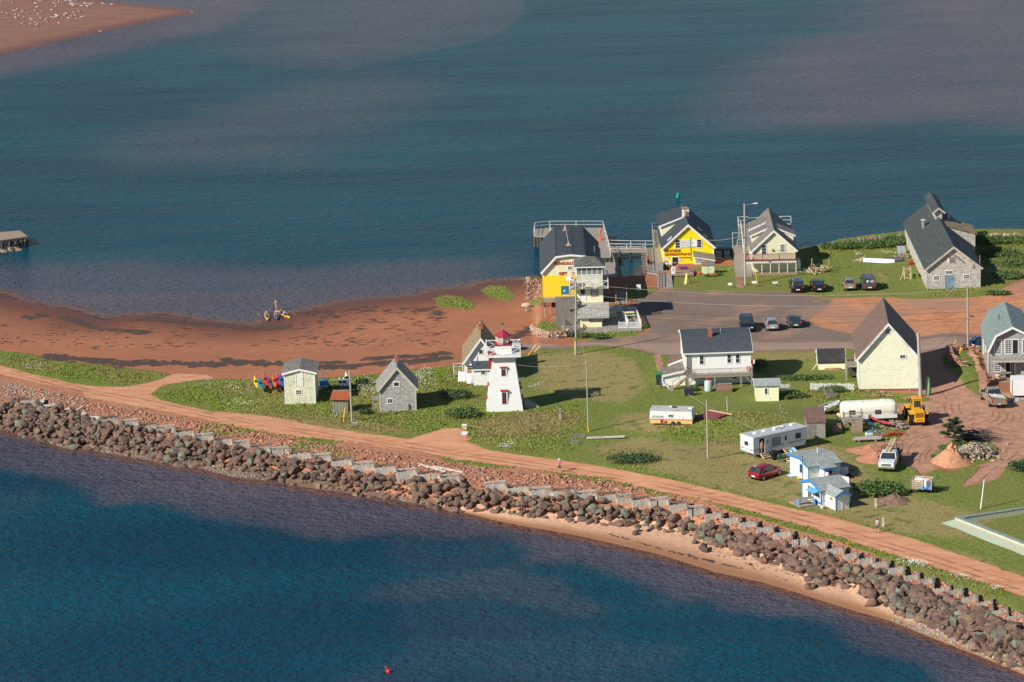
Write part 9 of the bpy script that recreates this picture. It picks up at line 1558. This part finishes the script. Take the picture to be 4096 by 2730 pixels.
# small yard things
f=Fr('maroon_ramp','maroon plank roof panel lying on the tall grass behind the slim pole','panel',q4(665,1440),ang=4); g=lambda u,v,z=.35:(*f.g(*q4(u,v),z),z); P=[g(665,1440,.3),g(885,1448,.35),g(990,1405,.6),g(770,1362,.7)]; M().add(P+[(x,y,z-.1) for x,y,z in P],BF).make('boards',mat('maroon planks',(.22,.05,.06),'wood',ax='x',wear=.2,wc=(.3,.1,.1)),f.e); M().beam(g(790,1360,.75),g(1045,1408,.6),.12).make('edge_plank',LWood,f.e); m=M()
for u in (795,840,880): x,y,_=g(u,1445,.2); m.bx(x-.06,x+.06,y-.06,y+.06,0,.3)
m.each('joist_end',Post,f.e)
def pchair(px,py,ang,lab,mt,nm='plastic_chair'):
    f=Fr(nm,lab,'chair',(px,py),ang=ang); e=f.e; M().bx(-.26,.26,-.25,.25,.38,.43).make('seat',mt,e); M().add([(-.26,.22,.42),(.26,.22,.42),(.22,.38,.95),(-.22,.38,.95),(-.26,.26,.42),(.26,.26,.42),(.22,.42,.95),(-.22,.42,.95)],BF).make('backrest',mt,e); M().bx(-.28,-.23,-.25,-.2,0,.62).bx(.23,.28,-.25,-.2,0,.62).bx(-.28,-.23,.2,.25,0,.6).bx(.23,.28,.2,.25,0,.6).each('leg',mt,e); M().bx(-.3,-.22,-.25,.3,.62,.66).bx(.22,.3,-.25,.3,.62,.66).each('armrest',mt,e)
pchair(*q6(930,850),20,'dark green plastic chair beside the barbecue',GreenP); pchair(*q6(1025,875),-60,'cream plastic chair beside the low round table',Plastic)
f=Fr('barbecue','black gas barbecue with hood in front of the travel trailer','barbecue',q6(845,825),ang=30); M().bx(-.3,.3,-.22,.22,.1,.7).make('cabinet',DarkM,f.e); M().loft([[(-.35,-.28,.7),(.35,-.28,.7),(.35,.28,.7),(-.35,.28,.7)],[(-.35,-.26,.9),(.35,-.26,.9),(.35,.28,.95),(-.35,.28,.95)],[(-.33,-.05,1.1),(.33,-.05,1.1),(.33,.2,1.1),(-.33,.2,1.1)]]).make('hood',Black,f.e); M().bx(-.75,-.36,-.2,.2,.68,.73).bx(.36,.75,-.2,.2,.68,.73).each('side_shelf',DarkM,f.e)
f=Fr('fire_table','low dark round table between the two plastic chairs','table',q6(1000,820),ang=0); M().lathe([(.6,.38),(.62,.42),(.6,.44)],16).make('tabletop',mat('brown metal',(.10,.07,.06)),f.e); M().lathe([(.15,0),(.1,.38)],10).make('pedestal',DarkM,f.e)
for i,(u,v,lab) in enumerate(((1075,970,'white toilet bowl used as planter at the cottage corner'),)):
    f=Fr('toilet',lab,'toilet',q6(u,v),ang=-60); M().lathe([(.12,0),(.1,.15),(.19,.35),(.21,.4),(.15,.4)],14).make('bowl',White,f.e,True); M().bx(-.2,.2,.2,.38,.3,.75).make('cistern',White,f.e,bevel=.03)
f=Fr('blue_bucket','blue and white bucket stand beside the toilet planter','bucket',q6(1058,940),ang=0); M().lathe([(.16,0),(.2,.35),(.17,.36)],12).make('bucket',White,f.e); M().lathe([(.21,.37),(.24,.55),(.2,.57)],12).make('blue_tub',BlueT,f.e)
f=Fr('basin_lid','pale blue oval tray lying on the dry grass by the cottage','tray',q6(1045,1008),ang=0); M().lathe([(.5,0),(.52,.05),(.4,.06)],16).make('tray',mat('pale blue tray',(.45,.62,.70)),f.e)
f=Fr('orange_buoy','small orange float at the foot of the porch cottage gable','float',q6(1128,1055),ang=0); M().ell((0,0,.15),.2,.16,.15).make('float',mat('orange float',(.8,.4,.03)),f.e,True)
for u,v,lab in ((268,1255,'pale wooden stub post right of the blue trimmed cottages'),(347,1455,'short thin stake on the verge behind the walker in grey')): 
    f=Fr('stub_post',lab,'post',q7(u,v),ang=0); M().bx(-.1,.1,-.08,.08,0,.95).bx(-.12,.12,-.1,.1,.95,1.0).each('post' if u<300 else 'stake',Timber,f.e)
f=Fr('service_post','grey green service post with box on the lawn right of the lighthouse','post',q8(1708,1500),ang=0); M().bx(-.12,.12,-.1,.1,0,1.45).make('post',mat('grey green post',(.32,.36,.32)),f.e); M().bx(-.17,.17,-.2,-.1,1.,1.4).make('box',Steel,f.e)
zt_=zoomc(1600,1700,.3827)
for (u,v,L,lab) in ((1865,130,1.5,'round topped wire lobster trap, larger of two on the grass'),(1820,195,.9,'small wire lobster trap standing below the larger one')):
    f=Fr('lobster_trap',lab,'lobster trap',zt_(u,v),ang=0); m=M()
    for x in np.linspace(-L/2,L/2,5 if L>1 else 3):
        for i in range(7): a,b=PI*i/7,PI*(i+1)/7; m.beam((x,math.cos(a)*.28,math.sin(a)*.4),(x,math.cos(b)*.28,math.sin(b)*.4),.035)
    for i in range(5): a=PI*i/4; m.beam((-L/2,math.cos(a)*.28,math.sin(a)*.4),(L/2,math.cos(a)*.28,math.sin(a)*.4),.035)
    m.make('frame',Steel,f.e); M().bx(-L/2,L/2,-.28,.28,-.02,.03).make('base',Post,f.e)
f=Fr('plank','long grey plank lying on the lawn right of the lobster traps','plank',zt_(1950,148),ang=0); M().beam((0,0,.12),(4.6,.25,.12),.25,.2).make('plank',Timber,f.e); f=Fr('wooden_chair_stand','little yellow wooden stand with white top at the edge of the bare sand','stand',zt_(675,48),ang=-10); M().bx(-.28,.28,-.05,.05,0,.5).make('legs',LWood,f.e); M().bx(-.32,.32,-.2,.25,.5,.62).make('top',White,f.e)
f=Fr('white_slab','small white board lying on the sand below the yellow stand','board',zt_(680,100),ang=-5); M().bx(-.38,.38,-.3,.3,0.02,.3).make('board',White,f.e)
f=Fr('broken_pallet','broken grey pallet tipped in the weeds by the picket fence','pallet',q5(90,1275),ang=30); m=M(); 
for i in range(8): m.beam((-.7,.18*i,.2+.1*i),(.7,.18*i,.25+.1*i),.13,.04)
m.make('slats',Deck,f.e); M().beam((-.5,0,.1),(-.5,1.3,.9),.1).beam((.5,0,.1),(.5,1.3,.95),.1).each('bearer',Post,f.e)
heap('plank_scatter','loose rotten planks in the weeds below the pale yellow barn','planks',*q5(650,1245),'planks',14,2.,.4,.2,Stone,2.4,31,.12); heap('stick_heap','small heap of brown broken boards near the barn corner','boards',*q5(955,1275),'boards',10,.5,.3,.4,Stone,1.,32,.16); heap('driftwood_sticks','scattered bleached sticks in the grass above the track bend','sticks',*zt_(1180,200),'sticks',22,2.6,2.2,.12,Timber,1.2,33,.06); heap('oar_heap','dark scrap heap in the shadow behind the storage box','scrap',*q6(1745,1000),'scrap',20,.9,.7,.5,DarkM,1.2,34,.1)
# rubber ring and red kayaks at the shop deck
kayak('hanging_kayak','red and black kayak hanging on the outer railing of the shop deck',Vector(G(*q2(150,990),ks.L.z+1.2)),-80,KR,2.2,.55,seats=1,tilt=R_(35)); f=Fr('red_buoy_float','small red float tied to the shop deck railing','float',q2(250,1125),ang=0,z=ks.L.z+.9); M().ell((0,0,0),.16,.14,.24).make('float',RedT,f.e,True); f=Fr('orange_pumpkin','orange red tub at the foot of the shop porch','tub',q2(838,1138),ang=0); M().lathe([(.2,0),(.34,.15),(.34,.3),(.2,.42)],14).make('tub',Orange,f.e,True)
f=Fr('ramp_gangway','sloping boarded gangway with rope railings right of the lumber stack','gangway',a1(1420,800),ang=0); g=lambda u,v,z:(*f.g(*a1(u,v),z),z); P=[g(1420,805,.05),g(1600,800,.05),g(1590,600,.35),g(1420,600,.35)]; M().add(P+[(x,y,z-.12) for x,y,z in P],BF).make('boards',DeckX,f.e); m=M(); rail(m,[P[1],P[2]],1.05,1.2,(1.,.5)); rail(m,[P[0],P[3]],1.05,1.5,(1.,.5)); m.make('railing',LWood,f.e)
f=Fr('dinghy','small white inflatable dinghy tied below the shop barn landing','dinghy',a1(1470,520),ang=10,z=.1); M().lathe([(.5,0),(.62,.12),(.6,.25),(.4,.28)],16).make('tube',White,f.e,True)
# buoys
for lab,px,mt,nm in (('green channel buoy tilted on the open bay beyond the yellow shop',q2(540,108),mat('buoy green',(.0,.33,.16),rough=.5),'green_buoy'),('red buoy tilting on the near water at the bottom of the view',(1556,2690),mat('buoy red',(.62,.02,.03),rough=.5),'red_buoy')):
    f=Fr(nm,lab,'buoy',px,ang=0,z=0.); f.e.scale=(.62,)*3; f.e.rotation_euler=(0,R_(10 if 'green' in nm else -28),0); M().lathe([(.38,-.4),(.42,0),(.40,1.15),(.3,1.25),(.1,1.3)] if 'green' in nm else [(.25,-.3),(.42,.05),(.36,.35),(.14,.6),(.2,.75),(.22,.95),(.05,1.05)],16).make('float',mt,f.e,True); M().cyl((0,0,1. if 'red' in nm else 1.3),(0,0,1.25 if 'red' in nm else 1.6),.05).make('top_ring',mt,f.e)
# wharf at the left edge
def wharf():
    z=1.5; f=Fr('old_wharf','broken old wharf end with dark piles at the left photo edge','wharf',(100,1000),ang=0,z=0.); e=f.e; g=lambda u,v,zz=z:f.g(*k3(u,v),zz); P=[g(-900,360),g(0,272),g(268,233),g(190,176),g(0,192),g(-900,270)]; M().prism(P,z-.28,z,'z').make('deck',mat('sandy wharf deck',(.30,.22,.16),'plain',.9,.4,(.22,.16,.12)),e); m=M()
    for u,v in ((15,275),(90,268),(150,258),(200,250),(245,240),(262,236),(225,205),(180,195),(100,200),(20,215),(-60,285),(-140,290)): x,y=g(u,v); m.cyl((x,y,-2),(x,y,z-.28),.17)
    m.each('pile',Pile,e); r=random.Random(2)
    for u,v,s in ((35,372,.85),(105,362,.7),(180,356,.85),(-40,380,.8)): x,y=g(u,v,.2); vs,fs=rock_verts(int(s*10),2,11); M().add([Vector((x,y,.1))+Vector(q)*s for q in vs],fs).make('footing_rock',RM[3],e)
    m=M()
    for i in range(12): a=Vector((*g(60+i*18,255-i*2),z-.4)); m.beam(a,a+Vector((r.uniform(-.6,.6),0,r.uniform(-.9,.3))),.09)
    m.make('broken_boards',Post,e)
wharf()
# gulls on the sandbar
def gulls():
    zg=zoomc(0,0,.38265); B=[(265,8),(310,12),(412,30),(425,25),(446,30),(440,8),(480,12),(563,10),(585,20),(615,32),(650,45),(685,15),(688,28),(728,12),(735,30),(755,55),(790,10),(745,62),(573,52),(370,50),(385,90),(582,80),(850,75),(940,55),(965,42),(985,22),(1075,40),(1120,48),(1170,50),(1155,65),(808,58),(765,75),(890,50),(912,82),(70,160),(28,150),(55,212),(150,130),(172,118),(222,142),(246,122),(298,148),(372,122),(445,135),(538,118),(155,170),(165,195),(172,208),(195,182),(243,195),(328,208),(332,225),(395,168),(425,185),(435,208),(485,208),(478,230),(500,242),(543,195),(580,195),(588,175),(598,185),(643,205),(682,180),(688,158),(715,203),(755,187),(763,150),(797,182),(828,125),(835,138),(855,195),(778,222),(213,275),(242,252),(265,292),(318,268),(360,250),(403,265),(383,280),(612,255),(1048,320),(2018,118),(10,30),(90,15),(130,40)]
    def gull(mt2,lab):
        e=empty('gull',(0,0,0),0,lab,'gull','gulls on the sandbar'); R=[]
        for x,rz,rw,z in ((-.34,.015,.04,.27),(-.2,.05,.07,.27),(-.02,.1,.11,.28),(.12,.1,.1,.31),(.2,.06,.06,.38),(.25,.055,.055,.46),(.31,.045,.04,.48),(.36,.015,.015,.465),(.41,.008,.008,.45)): R.append([(x,rw*math.cos(2*PI*i/8),z+rz*math.sin(2*PI*i/8)) for i in range(8)])
        M().loft(R).make('body',SignW,e,True)
        for s in (-1,1): M().loft([[(-.40,s*.03,.30),(-.4,s*.05,.29),(-.4,s*.03,.28)],[(-.1,s*.09,.38),(-.1,s*.135,.31),(-.1,s*.11,.24)],[(.12,s*.08,.38),(.12,s*.125,.33),(.12,s*.10,.27)]]).make('wing',mt2,e); M().cyl((0,s*.04,0),(0,s*.04,.2),.012,n=5).make('leg',Orange,e)
        return e
    pro=[gull(mat('slate back feathers',(.035,.037,.042)),''),gull(mat('pale grey feathers',(.45,.47,.49)),'')]; used=[0,0]; r=random.Random(12); B.sort(key=lambda p:(round(p[1]/45),p[0])); cn={}
    for u,v in B:
        row=round(v/45); k=0 if (90<v<320 and r.random()<.72) else 1; cn[row]=cn.get(row,0)+1
        o=pro[k] if not used[k] else copy_tree(pro[k]); used[k]=1; p=G(*zg(u,v+8),.35); s=r.uniform(.95,1.25); zz=min(.5,float(sdp(p[0],p[1],SPIT))*.05); o.location=(p[0],p[1],max(zz,0)); o.scale=(s*1.0,)*3; o.rotation_euler=(0,0,r.choice((r.gauss(3.3,.5),r.uniform(0,6.3))))
        o['label']='%s gull on the sandbar, %s from left in flock row %s from far'%(('dark backed','pale grey backed')[k],ordn(cn[row]-1),ordn(row))
gulls()
# ---- wheel ruts pressed into the dirt
def ruts():
    V=[];Fc=[]
    def rut(P,z=q7,w=.16,gap=0.,seg=.6):
        Q=[hit(*z(*p)) for p in P]; L=[]
        for i in range(len(Q)-1):
            a,b,c,d=Q[max(i-1,0)],Q[i],Q[i+1],Q[min(i+2,len(Q)-1)]; n=max(2,int((c-b).length/seg))
            for k in range(n): t=k/n; L.append(.5*((2*b)+(-a+c)*t+(2*a-5*b+4*c-d)*t*t+(-a+3*b-3*c+d)*t**3))
        L.append(Q[-1])
        for off in ((0,) if not gap else (-gap/2,gap/2)):
            s=len(V)
            for i,p in enumerate(L): t=(L[min(i+1,len(L)-1)]-L[max(i-1,0)]).normalized(); n=Vector((-t.y,t.x,0)); e=min(1,i/3,(len(L)-1-i)/3)*w*(.8+.4*float(vn(p.x,p.y,1.5,3)))+.01; V.extend([tuple(p+n*(off-e)),tuple(p+n*(off+e))])
            Fc.extend([(s+2*i,s+2*i+1,s+2*i+3,s+2*i+2) for i in range(len(L)-1)])
    for P in ([(520,600),(560,560),(640,480),(740,440)],[(540,640),(590,580),(690,520),(830,470)],[(620,760),(605,680),(650,600),(760,530),(900,480)],[(670,790),(650,720),(700,640),(800,570),(930,500)],[(740,830),(720,760),(780,660),(900,580)],[(800,800),(790,720),(850,640),(960,560)],[(915,160),(915,230),(930,300),(970,340)],[(975,140),(985,220),(1010,300)],[(1050,110),(1055,190),(1075,260),(1120,330)],[(1130,170),(1150,250),(1210,330)],[(1240,200),(1290,270),(1300,350)],[(1350,200),(1330,270),(1240,350),(1190,360)],[(1480,240),(1490,290),(1440,340),(1320,380),(1200,400)],[(1540,235),(1560,290),(1520,350),(1400,390)],[(1610,240),(1640,300),(1600,360),(1480,410)],[(1690,250),(1710,310),(1680,370)],[(1760,250),(1790,310),(1760,380)],[(1150,410),(1350,430),(1600,420),(1819,430)],[(1300,460),(1560,440),(1819,480)],[(1510,500),(1560,560),(1575,690)],[(1740,530),(1660,620),(1560,720),(1400,830),(1250,950)],[(1819,600),(1700,720),(1500,860),(1330,1000)],[(920,60),(1000,100),(1050,60)],[(860,30),(960,60),(1010,130),(990,220)],[(560,420),(620,440),(700,430),(860,400)]): rut(P,gap=.0,w=.13)
    for P in ([(0,100),(700,250),(1300,350),(1900,450),(2352,520)],[(0,130),(700,285),(1300,385),(1900,485),(2352,545)]): rut(P,zoomc(800,1600,.3827),.2)
    for P in ([(0,170),(700,300),(1400,400),(2352,540)],[(0,215),(700,335),(1400,435),(2352,580)]): rut(P,zoomc(1600,1700,.3827),.2)
    for P in ([(500,60),(1100,190),(1700,320),(2352,480)],[(500,100),(1100,235),(1700,370),(2352,540)]): rut(P,zoomc(2400,1900,.3827),.2)
    for P in ([(300,20),(900,190),(1500,370),(2230,600)],[(250,60),(900,235),(1500,425),(2230,660)]): rut(P,zoomc(3200,2100,.4018),.2)
    for P in ([(0,55),(500,180),(1000,300),(1500,390),(2300,560)],[(0,85),(500,215),(1000,330),(1500,430),(2300,600)]): rut(P,zoomc(0,1450,.3827),.2)
    for P in ([(0,200),(600,190),(1200,170),(1500,180)],[(100,270),(700,260),(1300,240)],[(400,330),(900,300),(1500,290)],[(900,350),(1200,400),(1600,380)],[(1050,610),(1300,605),(1700,590)],[(1060,660),(1300,640),(1600,630)],[(1900,110),(2050,60),(2200,40)],[(1990,140),(2100,80),(2269,60)]): rut(P,q5,.16)
    for P in ([(260,800),(250,750),(330,710),(450,680)],[(280,830),(330,860),(480,870)],[(1100,760),(1130,700),(1250,660)],[(1230,770),(1300,700),(1450,670),(1600,650)],[(1610,770),(1640,720),(1760,670),(1900,640)],[(1430,760),(1500,720),(1650,690)],[(0,760),(500,740),(1000,750)],[(0,800),(450,790),(900,780)],[(200,820),(700,800),(1100,810)],[(1950,640),(2100,560),(2276,520)]): rut(P,k1,.09)
    for P in ([(0,1160),(400,1185),(900,1200)],[(1300,1230),(1700,1200),(2171,1220)],[(1350,1300),(1800,1290),(2171,1280)],[(700,1330),(1200,1270),(1700,1250)]): rut(P,k3,.09)
    for P in ([(1500,200),(900,320),(300,520),(0,720)],[(0,150),(700,260),(1600,210)],[(300,380),(900,430),(1400,330)]): rut(P,q4,.1)
    V_=np.array(V); V_[:,2]=zat(V_[:,0],V_[:,1])+.03
    m,nt,ns,ls,b=nodes('packed rut soil'); n=N(nt); k=n.noise(n.pos(),2.5,5,.7); n.put(b.inputs['Base Color'],n.mix(n.ramp(k,.3,.7),(.27,.115,.065),(.40,.19,.11))); b.inputs['Roughness'].default_value=.95; a=n.ramp(n.noise(n.pos(),.35,5,.65),.36,.66); n.put(b.inputs['Alpha'],n.math('MULTIPLY',a,.55))
    mass('wheel_ruts',V_,np.array(Fc),m,'faint darker wheel ruts curving over the red dirt and sand','tracks')
ruts()
